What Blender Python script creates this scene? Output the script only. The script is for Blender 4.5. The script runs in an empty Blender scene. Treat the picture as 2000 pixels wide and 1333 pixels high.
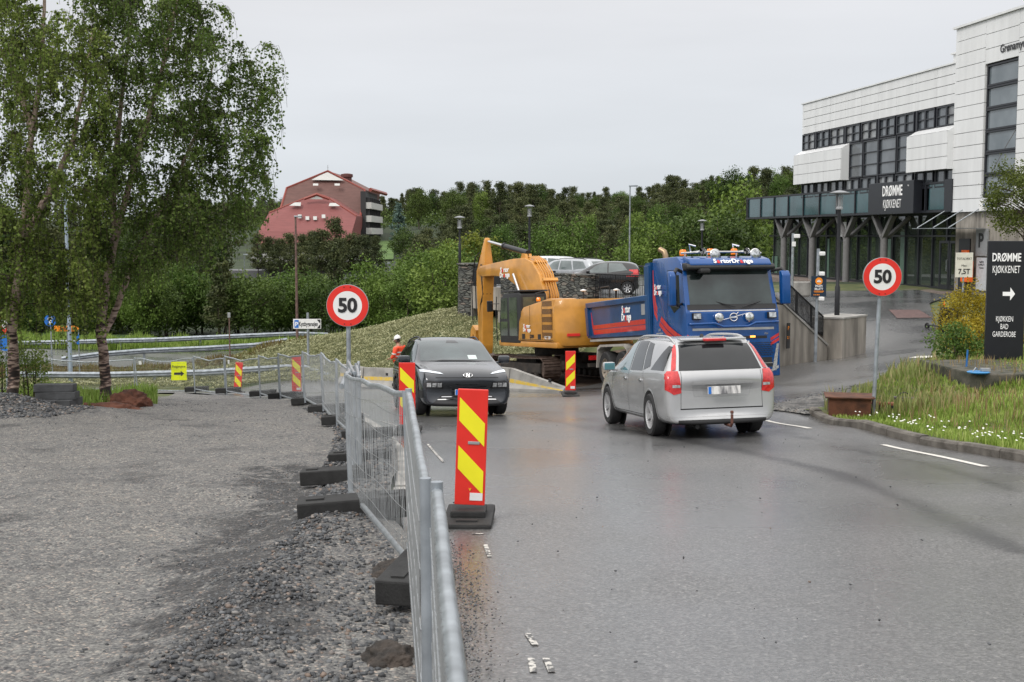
import bpy, bmesh, math, random
import numpy as np
from mathutils import Vector, Matrix, geometry
from mathutils.bvhtree import BVHTree
random.seed(7); rng = np.random.default_rng(11)
R = math.radians; PI = math.pi
sc = bpy.context.scene; col = sc.collection
# ---------------------------------------------------------------- camera
F = 2400.0; CAMZ = 1.65; TH = math.atan(207/F)
cam = bpy.data.objects.new('camera', bpy.data.cameras.new('camera')); col.objects.link(cam)
cam.location = (0, 0, CAMZ); cam.rotation_euler = (PI/2-TH, 0, 0)
cam.data.sensor_width = 36; cam.data.lens = 36*F/2000
cam.data.clip_start = 0.05; cam.data.clip_end = 4000
cam.data.dof.use_dof = True; cam.data.dof.focus_distance = 20; cam.data.dof.aperture_fstop = 11
sc.camera = cam
# ---------------------------------------------------------------- world, sun, exposure
SUN_EL, SUN_AZ = R(44), R(222)
w = bpy.data.worlds.new('World'); sc.world = w; w.use_nodes = True
nt = w.node_tree; nt.nodes.clear(); N = nt.nodes.new; L = nt.links.new
out = N('ShaderNodeOutputWorld'); bg = N('ShaderNodeBackground'); sky = N('ShaderNodeTexSky')
sky.sky_type = 'NISHITA'; sky.sun_disc = False; sky.sun_elevation = SUN_EL; sky.sun_rotation = SUN_AZ
tc = N('ShaderNodeTexCoord'); sep = N('ShaderNodeSeparateXYZ'); L(tc.outputs['Generated'], sep.inputs[0])
ramp = N('ShaderNodeValToRGB'); L(sep.outputs['Z'], ramp.inputs[0])
ramp.color_ramp.elements[0].position = 0.0; ramp.color_ramp.elements[0].color = (6.4, 6.85, 7.4, 1)
ramp.color_ramp.elements[1].position = 0.95; ramp.color_ramp.elements[1].color = (19.5, 19.1, 18.7, 1)
e = ramp.color_ramp.elements.new(0.20); e.color = (7.9, 7.9, 8.1, 1)
mp = N('ShaderNodeMapping'); mp.inputs['Scale'].default_value = (1.2, 1.2, 7.0); L(tc.outputs['Generated'], mp.inputs[0])
ns = N('ShaderNodeTexNoise'); ns.inputs['Scale'].default_value = 1.6; ns.inputs['Detail'].default_value = 5; L(mp.outputs[0], ns.inputs[0])
mr = N('ShaderNodeMapRange'); L(ns.outputs[0], mr.inputs[0]); mr.inputs[1].default_value = 0.3; mr.inputs[2].default_value = 0.7
mr.inputs[3].default_value = 0.915; mr.inputs[4].default_value = 1.05
mul = N('ShaderNodeVectorMath'); mul.operation = 'SCALE'; L(ramp.outputs[0], mul.inputs[0]); L(mr.outputs[0], mul.inputs['Scale'])
mix = N('ShaderNodeMix'); mix.data_type = 'RGBA'; mix.inputs[0].default_value = 0.93
L(sky.outputs[0], mix.inputs[6]); L(mul.outputs[0], mix.inputs[7]); L(mix.outputs[2], bg.inputs[0])
bg.inputs[1].default_value = 0.1; L(bg.outputs[0], out.inputs[0])
sl = bpy.data.lights.new('sun', 'SUN'); sl.energy = 1.5; sl.angle = R(18); sl.color = (1, .965, .91)
so = bpy.data.objects.new('sun', sl); col.objects.link(so)
so.rotation_euler = (PI/2-SUN_EL, 0, PI-SUN_AZ)
sc.view_settings.view_transform = 'Standard'; sc.view_settings.look = 'None'
sc.view_settings.exposure = 0.12; sc.view_settings.gamma = 1; sc.view_settings.use_curve_mapping = False
try:
    sc.cycles.max_bounces = 6; sc.cycles.transparent_max_bounces = 12; sc.cycles.use_denoising = True
except Exception: pass
# ---------------------------------------------------------------- picture geometry: a pixel of the photograph at world distance Y
CT, ST = math.cos(TH), math.sin(TH)
def at(px, py, Y):
    a = (px-1000)/F; b = (666.5-py)/F
    d = Vector((a, b*ST+CT, b*CT-ST))
    return Vector((0, 0, CAMZ)) + d*(Y/d.y)
# ---------------------------------------------------------------- materials
MATS = {}
def _mat(name):
    m = bpy.data.materials.new(name); m.use_nodes = True; t = m.node_tree
    return m, t, t.nodes['Principled BSDF']
def mat(name, c, rough=.5, metal=0, var=.08, scale=6, bump=0, bscale=40, coat=0, emit=0, spec=.5, detail=4, c2=None, lo=.35, hi=.65, stretch=None, alpha=1):
    if name in MATS: return MATS[name]
    m, t, p = _mat(name); n = t.nodes.new; l = t.links.new
    tcn = n('ShaderNodeTexCoord'); src = tcn.outputs['Object']
    if stretch:
        mpn = n('ShaderNodeMapping'); mpn.inputs['Scale'].default_value = stretch; l(src, mpn.inputs[0]); src = mpn.outputs[0]
    no = n('ShaderNodeTexNoise'); no.inputs['Scale'].default_value = scale; no.inputs['Detail'].default_value = detail; l(src, no.inputs[0])
    rp = n('ShaderNodeValToRGB'); l(no.outputs[0], rp.inputs[0])
    rp.color_ramp.elements[0].position = lo; rp.color_ramp.elements[1].position = hi
    ca = tuple(max(0, x*(1-var)) for x in c[:3]); cb = tuple(min(1, x*(1+var)) for x in c[:3])
    if c2: ca, cb = c[:3], c2[:3]
    rp.color_ramp.elements[0].color = (*ca, 1); rp.color_ramp.elements[1].color = (*cb, 1)
    l(rp.outputs[0], p.inputs['Base Color'])
    p.inputs['Roughness'].default_value = rough; p.inputs['Metallic'].default_value = metal
    p.inputs['Specular IOR Level'].default_value = spec
    if coat: p.inputs['Coat Weight'].default_value = coat; p.inputs['Coat Roughness'].default_value = .04
    if emit: l(rp.outputs[0], p.inputs['Emission Color']); p.inputs['Emission Strength'].default_value = emit
    if bump:
        nb = n('ShaderNodeTexNoise'); nb.inputs['Scale'].default_value = bscale; nb.inputs['Detail'].default_value = 6; l(src, nb.inputs[0])
        b = n('ShaderNodeBump'); b.inputs['Strength'].default_value = bump; b.inputs['Distance'].default_value = .02
        l(nb.outputs[0], b.inputs['Height']); l(b.outputs[0], p.inputs['Normal'])
    MATS[name] = m; return m
def ramp_into(t, src, stops):
    rp = t.nodes.new('ShaderNodeValToRGB'); t.links.new(src, rp.inputs[0]); cr = rp.color_ramp
    cr.elements[0].position, cr.elements[0].color = stops[0][0], (*stops[0][1], 1)
    cr.elements[1].position, cr.elements[1].color = stops[-1][0], (*stops[-1][1], 1)
    for p_, c_ in stops[1:-1]: cr.elements.new(p_).color = (*c_, 1)
    return rp.outputs[0]
def leafmat(name, cols, trans=.25, rough=.55):
    if name in MATS: return MATS[name]
    m, t, p = _mat(name); n = t.nodes.new; l = t.links.new
    a = n('ShaderNodeAttribute'); a.attribute_name = 'rnd'
    k = len(cols)-1
    c = ramp_into(t, a.outputs['Fac'], [(i/k, x) for i, x in enumerate(cols)])
    oi = n('ShaderNodeObjectInfo'); hs = n('ShaderNodeHueSaturation'); l(c, hs.inputs['Color'])
    m1 = n('ShaderNodeMapRange'); l(oi.outputs['Random'], m1.inputs[0]); m1.inputs[3].default_value = .75; m1.inputs[4].default_value = 1.25; l(m1.outputs[0], hs.inputs['Value'])
    m2 = n('ShaderNodeMapRange'); l(oi.outputs['Random'], m2.inputs[0]); m2.inputs[3].default_value = .515; m2.inputs[4].default_value = .487; l(m2.outputs[0], hs.inputs['Hue'])
    l(hs.outputs[0], p.inputs['Base Color']); p.inputs['Roughness'].default_value = rough; p.inputs['Specular IOR Level'].default_value = .18
    tr = n('ShaderNodeBsdfTranslucent'); l(hs.outputs[0], tr.inputs['Color']); mx = n('ShaderNodeMixShader'); mx.inputs[0].default_value = trans
    l(p.outputs[0], mx.inputs[1]); l(tr.outputs[0], mx.inputs[2]); l(mx.outputs[0], t.nodes['Material Output'].inputs['Surface'])
    MATS[name] = m; return m
# ---------------------------------------------------------------- mesh builder
class MB:
    def __init__(s): s.v = []; s.f = []; s.m = []; s.T = None
    def add(s, vs, fs, m=0):
        o = len(s.v)
        if s.T is not None: vs = [tuple(s.T @ Vector(x)) for x in vs]
        s.v += [tuple(x) for x in vs]; s.f += [tuple(i+o for i in f) for f in fs]; s.m += [m]*len(fs); return s
    def box(s, c, d, m=0, rz=0, rx=0, ry=0, bev=0):
        x, y, z = d[0]/2, d[1]/2, d[2]/2
        M_ = Matrix.Translation(c) @ Matrix.Rotation(rz, 4, 'Z') @ Matrix.Rotation(ry, 4, 'Y') @ Matrix.Rotation(rx, 4, 'X')
        if bev:
            bm = bmesh.new(); bmesh.ops.create_cube(bm, size=1)
            for v in bm.verts: v.co = Vector((v.co.x*d[0], v.co.y*d[1], v.co.z*d[2]))
            bmesh.ops.bevel(bm, geom=bm.edges[:]+bm.verts[:], offset=min(bev, min(d)*.45), segments=2, affect='EDGES', profile=.6)
            bm.verts.index_update()
            s.add([M_ @ v.co for v in bm.verts], [[v.index for v in f.verts] for f in bm.faces], m); bm.free(); return s
        vs = [M_ @ Vector((a*x, b*y, g*z)) for a in (-1, 1) for b in (-1, 1) for g in (-1, 1)]
        return s.add(vs, [(0,1,3,2),(4,6,7,5),(0,4,5,1),(2,3,7,6),(0,2,6,4),(1,5,7,3)], m)
    def tube(s, pts, r, n=8, m=0, cap=True):
        pts = [Vector(p) for p in pts]; k = len(pts)
        rs = r if isinstance(r, (list, tuple)) else [r]*k
        t0 = (pts[1]-pts[0]).normalized(); up = Vector((0,0,1)) if abs(t0.z) < .95 else Vector((1,0,0))
        nx = t0.cross(up).normalized(); vs = []
        for i, p in enumerate(pts):
            t = (pts[min(i+1,k-1)]-pts[max(i-1,0)]).normalized()
            nx = (nx - t*nx.dot(t)).normalized(); ny = t.cross(nx)
            for j in range(n):
                a = 2*PI*j/n; vs.append(p+(nx*math.cos(a)+ny*math.sin(a))*rs[i])
        fs = [(i*n+j, i*n+(j+1)%n, (i+1)*n+(j+1)%n, (i+1)*n+j) for i in range(k-1) for j in range(n)]
        if cap: fs += [tuple(range(n))[::-1], tuple((k-1)*n+j for j in range(n))]
        return s.add(vs, fs, m)
    def cyl(s, a, b, r, n=16, m=0): return s.tube([a, b], r, n, m)
    def lathe(s, prof, n=24, m=0, T=None):      # profile (r, z) turned about Z
        vs = []; T = T or Matrix()
        for r_, z_ in prof:
            for j in range(n):
                a = 2*PI*j/n; vs.append(T @ Vector((r_*math.cos(a), r_*math.sin(a), z_)))
        k = len(prof)
        fs = [(i*n+j, i*n+(j+1)%n, (i+1)*n+(j+1)%n, (i+1)*n+j) for i in range(k-1) for j in range(n)]
        return s.add(vs, fs, m)
    def prism(s, poly, a, b, m=0, axis='y'):    # polygon in the plane across an axis, pushed from a to b
        def P(u, v, w):
            return {'y': (u, w, v), 'x': (w, u, v), 'z': (u, v, w)}[axis]
        n = len(poly); vs = [P(u, v, a) for u, v in poly]+[P(u, v, b) for u, v in poly]
        fs = [tuple(range(n)), tuple(range(2*n-1, n-1, -1))]+[(i, (i+1)%n+0, (i+1)%n+n, i+n) for i in range(n)]
        return s.add(vs, fs, m)
    def build(s, name, mats, parent=None, smooth=None, fix=True):
        me = bpy.data.meshes.new(name); me.from_pydata(s.v, [], s.f)
        mats = mats if isinstance(mats, (list, tuple)) else [mats]
        for x in mats: me.materials.append(x)
        if len(mats) > 1: me.polygons.foreach_set('material_index', s.m)
        if fix:
            bm = bmesh.new(); bm.from_mesh(me); bmesh.ops.recalc_face_normals(bm, faces=bm.faces); bm.to_mesh(me); bm.free()
        if smooth:
            me.polygons.foreach_set('use_smooth', [True]*len(me.polygons)); me.set_sharp_from_angle(angle=R(smooth))
        return link(name, me, parent)
def link(name, me, parent=None):
    o = bpy.data.objects.new(name, me); col.objects.link(o)
    if parent: o.parent = parent
    return o
def tag(o, label=None, cat=None, group=None, kind=None):
    if label: o['label'] = label
    if cat: o['category'] = cat
    if group: o['group'] = group
    if kind: o['kind'] = kind
    return o
def thing(name, label, cat, loc=(0,0,0), rz=0, group=None):
    o = bpy.data.objects.new(name, None); col.objects.link(o); o.empty_display_size = .2
    o.location = loc; o.rotation_euler = (0, 0, rz); return tag(o, label, cat, group)
def dup(root, label=None, loc=None, rz=None, scale=None):
    r = root.copy(); col.objects.link(r)
    if label: r['label'] = label
    if loc is not None: r.location = loc
    if rz is not None: r.rotation_euler = (0, 0, rz)
    if scale is not None: r.scale = scale
    for ch in list(root.children):
        c = ch.copy(); col.objects.link(c); c.parent = r
        for g in list(ch.children):
            d = g.copy(); col.objects.link(d); d.parent = c
    return r
def np_mesh(name, V, Fc, mats, attr=None, mi=None):
    me = bpy.data.meshes.new(name); V = np.asarray(V, dtype=np.float32); Fc = np.asarray(Fc, dtype=np.int32); k = Fc.shape[1]
    me.vertices.add(len(V)); me.vertices.foreach_set('co', V.ravel())
    me.loops.add(Fc.size); me.loops.foreach_set('vertex_index', Fc.ravel())
    me.polygons.add(len(Fc)); me.polygons.foreach_set('loop_start', np.arange(0, Fc.size, k, dtype=np.int32))
    try: me.polygons.foreach_set('loop_total', np.full(len(Fc), k, dtype=np.int32))
    except Exception: pass
    if attr is not None:
        a = me.attributes.new('rnd', 'FLOAT', 'POINT'); a.data.foreach_set('value', np.asarray(attr, dtype=np.float32))
    for x in (mats if isinstance(mats, (list, tuple)) else [mats]): me.materials.append(x)
    if mi is not None: me.polygons.foreach_set('material_index', np.asarray(mi, dtype=np.int32))
    me.update(calc_edges=True); return me
def lettering(body, h, mt, parent, T, sx=1.0, bold=0.0, name='lettering', align='CENTER', depth=.004, space=1.0):
    cu = bpy.data.curves.new('t', 'FONT'); cu.body = body; cu.size = 1; cu.align_x = align; cu.align_y = 'CENTER'
    cu.extrude = .01; cu.offset = bold; cu.resolution_u = 3; cu.space_character = space
    o = bpy.data.objects.new('t', cu); col.objects.link(o); bpy.context.view_layer.update()
    me = bpy.data.meshes.new_from_object(o.evaluated_get(bpy.context.evaluated_depsgraph_get()))
    bpy.data.objects.remove(o); bpy.data.curves.remove(cu)
    S = Matrix.Diagonal((h*1.39*sx, h*1.39, depth/.02, 1))     # text in XY; turned to face -Y
    me.transform(T @ Matrix.Rotation(PI/2, 4, 'X') @ S); me.materials.clear(); me.materials.append(mt); me.name = name
    return link(name, me, parent)
def logo(rows, h_, mts, parent, T, sx=1.0, bold=.02, gap=1.05, name='lettering'):
    dep = bpy.context.evaluated_depsgraph_get
    for ri, row in enumerate(rows):
        x = 0; parts = []
        for tk, mi_ in row:
            o = lettering(tk, h_, mts[mi_], parent, Matrix(), sx=sx, bold=bold, align='LEFT', name=name, depth=.006)
            wd = max(v.co.x for v in o.data.vertices); parts.append((o, x)); x += wd+h_*.10*sx
        for o, xx in parts: o.data.transform(T @ Matrix.Translation((xx-x/2, 0, -ri*h_*gap)))
def TR(x, y, z, rz=0, rx=0, ry=0): return Matrix.Translation((x,y,z)) @ Matrix.Rotation(rz,4,'Z') @ Matrix.Rotation(ry,4,'Y') @ Matrix.Rotation(rx,4,'X')
# ---------------------------------------------------------------- terrain
prof = [(-20,1.3),(-8,.55),(0,0),(5,-.39),(10.3,-.80),(17,-1.335),(20.8,-1.635),(24.4,-1.93),(27.8,-2.23),(31.3,-2.57),(34.3,-2.91),(37,-3.16),(39.5,-3.43),(41.5,-3.73),(46,-4.3),(50,-4.8),(56,-5.3)]
CP = []
for Y, z in prof:
    for X in ((-30,-14,-8,-3,0) if Y < 30 else ((-30,-18,-12,-8) if Y < 43 else (-30,-18,-13))): CP.append((X, Y, z))
for Y, z in prof[:9]: CP.append((3, Y, z))
CP += [(6.3,Y,float(np.interp(Y,[p[0] for p in prof],[p[1] for p in prof]))) for Y in (12,14,16,18,20,22)]+[(8.5,Y,float(np.interp(Y,[p[0] for p in prof],[p[1] for p in prof]))) for Y in (-4,1,5,8)]
CP += [(6.2,16,-1.25),(5.6,20,-1.5),(5.3,22.5,-1.62),(2.5,29,-2.25),(5.6,31.3,-2.25),(4.6,34.5,-2.63),(3.6,36,-2.8),(2.3,38.5,-3.1),(1,41,-3.15),(2.5,41,-3.15),(-.5,39,-3.1),(-.5,43,-3.2),(-3.5,40,-3.35),(3,45,-3.2),(-1,47,-3.4),(-5.5,43,-3.85),
 (-6.5,50,-4.6),(-4,49.5,-4.4),(-2,48.5,-3.9),(-3.6,58,-2.35),(-1,55,-2.5),(-6,57.5,-3.3),(-7.75,62,-3.3),(-5,62,-2.6),(-11.4,62,-3.85),(-14.5,62,-4.7),(-10,55.5,-4.6),(-8,68,-3.8),(-3,68,-3.2),(-12,70,-5.0),
 (8,36,-2.2),(9.7,37.9,-2.2),(11.2,41,-2.15),(8.75,30,-1.85),(8,27,-1.6),(10,33,-1.95),(12.5,40,-2.0),(13,45,-1.6),(15,50,-1.2),(14,57,-1.05),(20,57,-1.02),(18,50,-1.1),(25,50,-.9),(16,43,-1.6),(13,35,-1.6),
 (8.5,20,-1.1),(8.2,24,-1.15),(10.5,28,-1.15),(12,22,-.95),(11,15,-.95),(12,8,-.45),(14,30,-1.1),(20,20,-.6),(25,10,.2),(25,35,-.8),
 (5,60,-1.2),(10,60,-1.1),(10,75,-1.5),(25,80,-1.5),(0,75,-3.5),(45,60,-.5),(60,30,0),(60,-10,1),(-60,0,0),(-60,30,-2.6),(-60,60,-5.3),(12,-8,.6),(12,0,.2)]
for X in (-90,-60,-30,-12): CP += [(X,67,-5.4),(X,80,-5.4),(X,110,-5.4)]
for X in (20,60): CP += [(X,110,-2.5),(X,160,-2.5)]
CP += [(2,100,-4.5),(-150,110,-5.4),(-100,170,-5.3),(-30,170,-5.3),(-100,235,-5),(-30,235,-4.5),(30,235,-2),(100,235,0),(180,235,2),(-60,290,-.5),(-30,300,0),(-140,300,1),(0,330,3.5),(60,330,5.5),(140,330,8),(-60,380,5),(-140,400,5),(0,430,8),(100,430,10),(220,430,11),(0,560,9),(-200,560,8),(250,560,12),(0,800,0),(-400,800,0),(400,800,0),(-400,300,0),(400,300,5),(400,0,0),(-400,0,0),(0,-200,2),(-200,-200,2),(200,-200,2)]
CP = np.array(CP, float)
def _U(r2): return np.where(r2 > 1e-12, r2*np.log(np.maximum(r2, 1e-12)), 0)
SC = 50.0
_P = CP[:, :2]/SC; _n = len(CP)
_K = _U(((_P[:,None]-_P[None])**2).sum(-1)) + np.eye(_n)*2e-5
_A = np.zeros((_n+3, _n+3)); _A[:_n,:_n] = _K; _A[:_n,_n] = 1; _A[:_n,_n+1:] = _P; _A[_n,:_n] = 1; _A[_n+1:,:_n] = _P.T
_W = np.linalg.solve(_A, np.concatenate([CP[:,2], np.zeros(3)]))
def H(X, Y):
    X = np.asarray(X, float)/SC; Y = np.asarray(Y, float)/SC; sh = X.shape; X = X.ravel(); Y = Y.ravel(); o = np.empty(len(X))
    for i in range(0, len(X), 20000):
        x = X[i:i+20000]; y = Y[i:i+20000]
        o[i:i+20000] = _U((x[:,None]-_P[:,0])**2+(y[:,None]-_P[:,1])**2) @ _W[:_n] + _W[_n] + _W[_n+1]*x + _W[_n+2]*y
    return o.reshape(sh)
def h(x, y): return float(H(np.array([x]), np.array([y]))[0])
def gat(px, py, Y0=3, Y1=120):      # where the ray through a pixel meets the ground
    prev = None
    for Y in np.arange(Y0, Y1, .25):
        p = at(px, py, Y); d = p.z-h(p.x, p.y)
        if d < 0: return Vector((p.x, p.y, h(p.x, p.y)))
    return at(px, py, Y1)
# ---------------------------------------------------------------- ground sheets
def inside(poly, x, y):
    x = np.asarray(x); y = np.asarray(y); r = np.zeros(x.shape, bool); n = len(poly)
    for i in range(n):
        x0, y0 = poly[i]; x1, y1 = poly[(i+1)%n]
        if y0 == y1: continue
        r ^= ((y0 > y) != (y1 > y)) & (x < (x1-x0)*(y-y0)/(y1-y0)+x0)
    return r
def dens(poly, step):
    o = []
    for i in range(len(poly)):
        a = Vector(poly[i]); b = Vector(poly[(i+1)%len(poly)]); k = max(1, int((b-a).length/step))
        o += [tuple(a.lerp(b, j/k)) for j in range(k)]
    return o
def sheet(name, poly, mt, off, res=.3, wob=0, attrf=None, zf=None):
    b = dens(poly, .7)
    if wob: b = [(x+random.uniform(-wob, wob), y+random.uniform(-wob, wob)) for x, y in b]
    xs = [p[0] for p in b]; ys = [p[1] for p in b]; pts = [Vector(p) for p in b]; gx = []
    y = min(ys)
    while y < max(ys):
        st = res*max(1, abs(y)/14)
        x = np.arange(min(xs), max(xs), st); x = x+rng.uniform(-.15, .15, len(x))*st; yy = np.full(len(x), y)+rng.uniform(-.15, .15, len(x))*st
        k = inside(b, x, yy); gx += [Vector((a_, c_)) for a_, c_ in zip(x[k], yy[k])]; y += st
    n = len(pts)
    vo, eo, fo, *_ = geometry.delaunay_2d_cdt(pts+gx, [(i, (i+1)%n) for i in range(n)], [list(range(n))], 1, 1e-5)
    V = np.array([(v.x, v.y, 0) for v in vo]); V[:,2] = (zf or H)(V[:,0], V[:,1])+off
    fo = [f for f in fo if len(f) == 3]
    me = np_mesh(name, V, np.array(fo), mt, attrf(V) if attrf else None)
    bm = bmesh.new(); bm.from_mesh(me); bmesh.ops.recalc_face_normals(bm, faces=bm.faces)
    if sum(f.normal.z for f in bm.faces) < 0: bmesh.ops.reverse_faces(bm, faces=bm.faces)
    bm.to_mesh(me); bm.free(); me.polygons.foreach_set('use_smooth', [True]*len(me.polygons))
    return tag(link(name, me), kind='structure')
def dist_path(V, pts):
    d = np.full(len(V), 1e9)
    for a, b in zip(pts[:-1], pts[1:]):
        a = np.array(a); b = np.array(b); ab = b-a; t = np.clip(((V[:,:2]-a) @ ab)/(ab @ ab), 0, 1)
        d = np.minimum(d, np.hypot(*(V[:,:2]-(a+t[:,None]*ab)).T))
    return d
def asphalt():
    m, t, p = _mat('wet_asphalt'); n = t.nodes.new; l = t.links.new
    tcn = n('ShaderNodeTexCoord')
    v = n('ShaderNodeTexVoronoi'); v.inputs['Scale'].default_value = 62; l(tcn.outputs['Object'], v.inputs[0])
    big = n('ShaderNodeTexNoise'); big.inputs['Scale'].default_value = .35; big.inputs['Detail'].default_value = 6; l(tcn.outputs['Object'], big.inputs[0])
    fine = n('ShaderNodeTexNoise'); fine.inputs['Scale'].default_value = 28; fine.inputs['Detail'].default_value = 8; fine.inputs['Roughness'].default_value = .75; l(tcn.outputs['Object'], fine.inputs[0])
    c1 = ramp_into(t, v.outputs['Color'], [(0, (.055,.056,.057)), (.5, (.111,.112,.114)), (.88, (.172,.172,.172)), (1, (.32,.31,.30))])
    c2 = ramp_into(t, fine.outputs[0], [(.3, (.5,.5,.5)), (.7, (1.35,1.34,1.32))])
    mm = n('ShaderNodeMix'); mm.data_type = 'RGBA'; mm.blend_type = 'MULTIPLY'; mm.inputs[0].default_value = 1; l(c1, mm.inputs[6]); l(c2, mm.inputs[7])
    cb = ramp_into(t, big.outputs[0], [(.3, (.78,.78,.79)), (.7, (1.15,1.14,1.12))])
    m3 = n('ShaderNodeMix'); m3.data_type = 'RGBA'; m3.blend_type = 'MULTIPLY'; m3.inputs[0].default_value = 1; l(mm.outputs[2], m3.inputs[6]); l(cb, m3.inputs[7])
    a = n('ShaderNodeAttribute'); a.attribute_name = 'rnd'
    # attribute: 0..1 worn wet wheel track
    mk = n('ShaderNodeMath'); mk.operation = 'MULTIPLY_ADD'; l(fine.outputs[0], mk.inputs[0]); mk.inputs[1].default_value = 2.0; l(a.outputs['Fac'], mk.inputs[2])
    mr_ = n('ShaderNodeMapRange'); l(mk.outputs[0], mr_.inputs[0]); mr_.inputs[1].default_value = 1.22; mr_.inputs[2].default_value = 1.5
    m4 = n('ShaderNodeMix'); m4.data_type = 'RGBA'; l(mr_.outputs[0], m4.inputs[0]); l(m3.outputs[2], m4.inputs[6]); m4.inputs[7].default_value = (.022,.022,.024,1)
    l(m4.outputs[2], p.inputs['Base Color'])
    rr = n('ShaderNodeMapRange'); l(big.outputs[0], rr.inputs[0]); rr.inputs[1].default_value = .35; rr.inputs[2].default_value = .68; rr.inputs[3].default_value = .2; rr.inputs[4].default_value = .46
    l(rr.outputs[0], p.inputs['Roughness']); p.inputs['Specular IOR Level'].default_value = .5
    ad = n('ShaderNodeMath'); ad.operation = 'ADD'; l(v.outputs['Distance'], ad.inputs[0]); l(fine.outputs[0], ad.inputs[1])
    b = n('ShaderNodeBump'); b.inputs['Strength'].default_value = .38; b.inputs['Distance'].default_value = .006; l(ad.outputs[0], b.inputs['Height']); l(b.outputs[0], p.inputs['Normal'])
    cw = n('ShaderNodeMapRange'); l(big.outputs[0], cw.inputs[0]); cw.inputs[1].default_value = .36; cw.inputs[2].default_value = .62; cw.inputs[3].default_value = .75; cw.inputs[4].default_value = .2
    l(cw.outputs[0], p.inputs['Coat Weight']); p.inputs['Coat Roughness'].default_value = .17; p.inputs['Coat IOR'].default_value = 1.33
    b2 = n('ShaderNodeBump'); b2.inputs['Strength'].default_value = .3; b2.inputs['Distance'].default_value = .005; l(fine.outputs[0], b2.inputs['Height']); l(b2.outputs[0], p.inputs['Coat Normal'])
    return m
def gravel(name, dark, mid, light, sc_=22):
    m, t, p = _mat(name); n = t.nodes.new; l = t.links.new
    tcn = n('ShaderNodeTexCoord')
    v = n('ShaderNodeTexVoronoi'); v.inputs['Scale'].default_value = sc_; v.inputs['Randomness'].default_value = 1; l(tcn.outputs['Object'], v.inputs[0])
    v2 = n('ShaderNodeTexVoronoi'); v2.inputs['Scale'].default_value = sc_*3.1; l(tcn.outputs['Object'], v2.inputs[0])
    big = n('ShaderNodeTexNoise'); big.inputs['Scale'].default_value = .8; big.inputs['Detail'].default_value = 9; big.inputs['Roughness'].default_value = .62; l(tcn.outputs['Object'], big.inputs[0])
    s1 = n('ShaderNodeSeparateColor'); l(v2.outputs['Color'], s1.inputs[0])
    c1 = ramp_into(t, s1.outputs[0], [(0, dark), (.5, mid), (.9, light), (1, (.34,.28,.24))])
    s2 = n('ShaderNodeSeparateColor'); l(v.outputs['Color'], s2.inputs[0])
    c2 = ramp_into(t, s2.outputs[1], [(0, (.7,.7,.72)), (1, (1.25,1.24,1.2))])
    mm = n('ShaderNodeMix'); mm.data_type = 'RGBA'; mm.blend_type = 'MULTIPLY'; mm.inputs[0].default_value = 1; l(c1, mm.inputs[6]); l(c2, mm.inputs[7])
    a = n('ShaderNodeAttribute'); a.attribute_name = 'rnd'
    m4_ = n('ShaderNodeTexNoise'); m4_.inputs['Scale'].default_value = 5; m4_.inputs['Detail'].default_value = 8; m4_.inputs['Roughness'].default_value = .7; l(tcn.outputs['Object'], m4_.inputs[0])
    mr5 = n('ShaderNodeMapRange'); l(m4_.outputs[0], mr5.inputs[0]); mr5.inputs[1].default_value = .38; mr5.inputs[2].default_value = .62; mk5 = n('ShaderNodeMath'); mk5.operation = 'MULTIPLY'; l(mr5.outputs[0], mk5.inputs[0]); l(a.outputs['Fac'], mk5.inputs[1])
    mk = n('ShaderNodeMath'); mk.operation = 'ADD'; l(big.outputs[0], mk.inputs[0]); l(mk5.outputs[0], mk.inputs[1])
    cb = ramp_into(t, mk.outputs[0], [(.3, (1.18,1.16,1.12)), (.56, (1,1,1)), (.74, (.36,.36,.37))])
    m3 = n('ShaderNodeMix'); m3.data_type = 'RGBA'; m3.blend_type = 'MULTIPLY'; m3.inputs[0].default_value = 1; l(mm.outputs[2], m3.inputs[6]); l(cb, m3.inputs[7])
    l(m3.outputs[2], p.inputs['Base Color']); p.inputs['Roughness'].default_value = .75; p.inputs['Specular IOR Level'].default_value = .35
    ad = n('ShaderNodeMath'); ad.operation = 'MULTIPLY_ADD'; l(v2.outputs['Distance'], ad.inputs[0]); ad.inputs[1].default_value = .5; l(v.outputs['Distance'], ad.inputs[2])
    b = n('ShaderNodeBump'); b.inputs['Strength'].default_value = .7; b.inputs['Distance'].default_value = .015; b.invert = True; l(ad.outputs[0], b.inputs['Height']); l(b.outputs[0], p.inputs['Normal'])
    return m
M_asph = asphalt(); M_grav = gravel('path_gravel', (.06,.061,.063), (.125,.124,.121), (.20,.196,.188)); 
M_soil = mat('soil', (.05,.035,.025), .9, c2=(.13,.09,.065), scale=3, bump=.8, bscale=25, detail=8)
M_turf = mat('turf', (.045,.07,.018), .9, c2=(.13,.13,.05), scale=1.3, bump=.8, bscale=12, detail=8)
M_meadow = mat('forest_floor', (.014,.024,.009), .95, c2=(.035,.055,.018), scale=.15, detail=8); M_lawn = mat('hill_grass', (.05,.10,.02), .95, c2=(.10,.17,.04), scale=.3, detail=8)
M_conc = mat('concrete', (.30,.29,.27), .8, var=.22, scale=2.2, bump=.25, bscale=30, detail=8)
M_concd = mat('stained_concrete', (.16,.145,.125), .85, c2=(.34,.31,.27), scale=1.2, bump=.3, bscale=25, detail=8, stretch=(2.5,2.5,.5))
M_kerb = mat('kerb_stone', (.07,.062,.052), .8, c2=(.17,.155,.135), scale=4, bump=.6, bscale=40, detail=8)
M_galv = mat('galvanised_steel', (.36,.39,.41), .38, .75, var=.25, scale=9, detail=8)
M_galvd = mat('dull_galvanised', (.30,.33,.36), .5, .45, var=.25, scale=5, detail=6)
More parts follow.
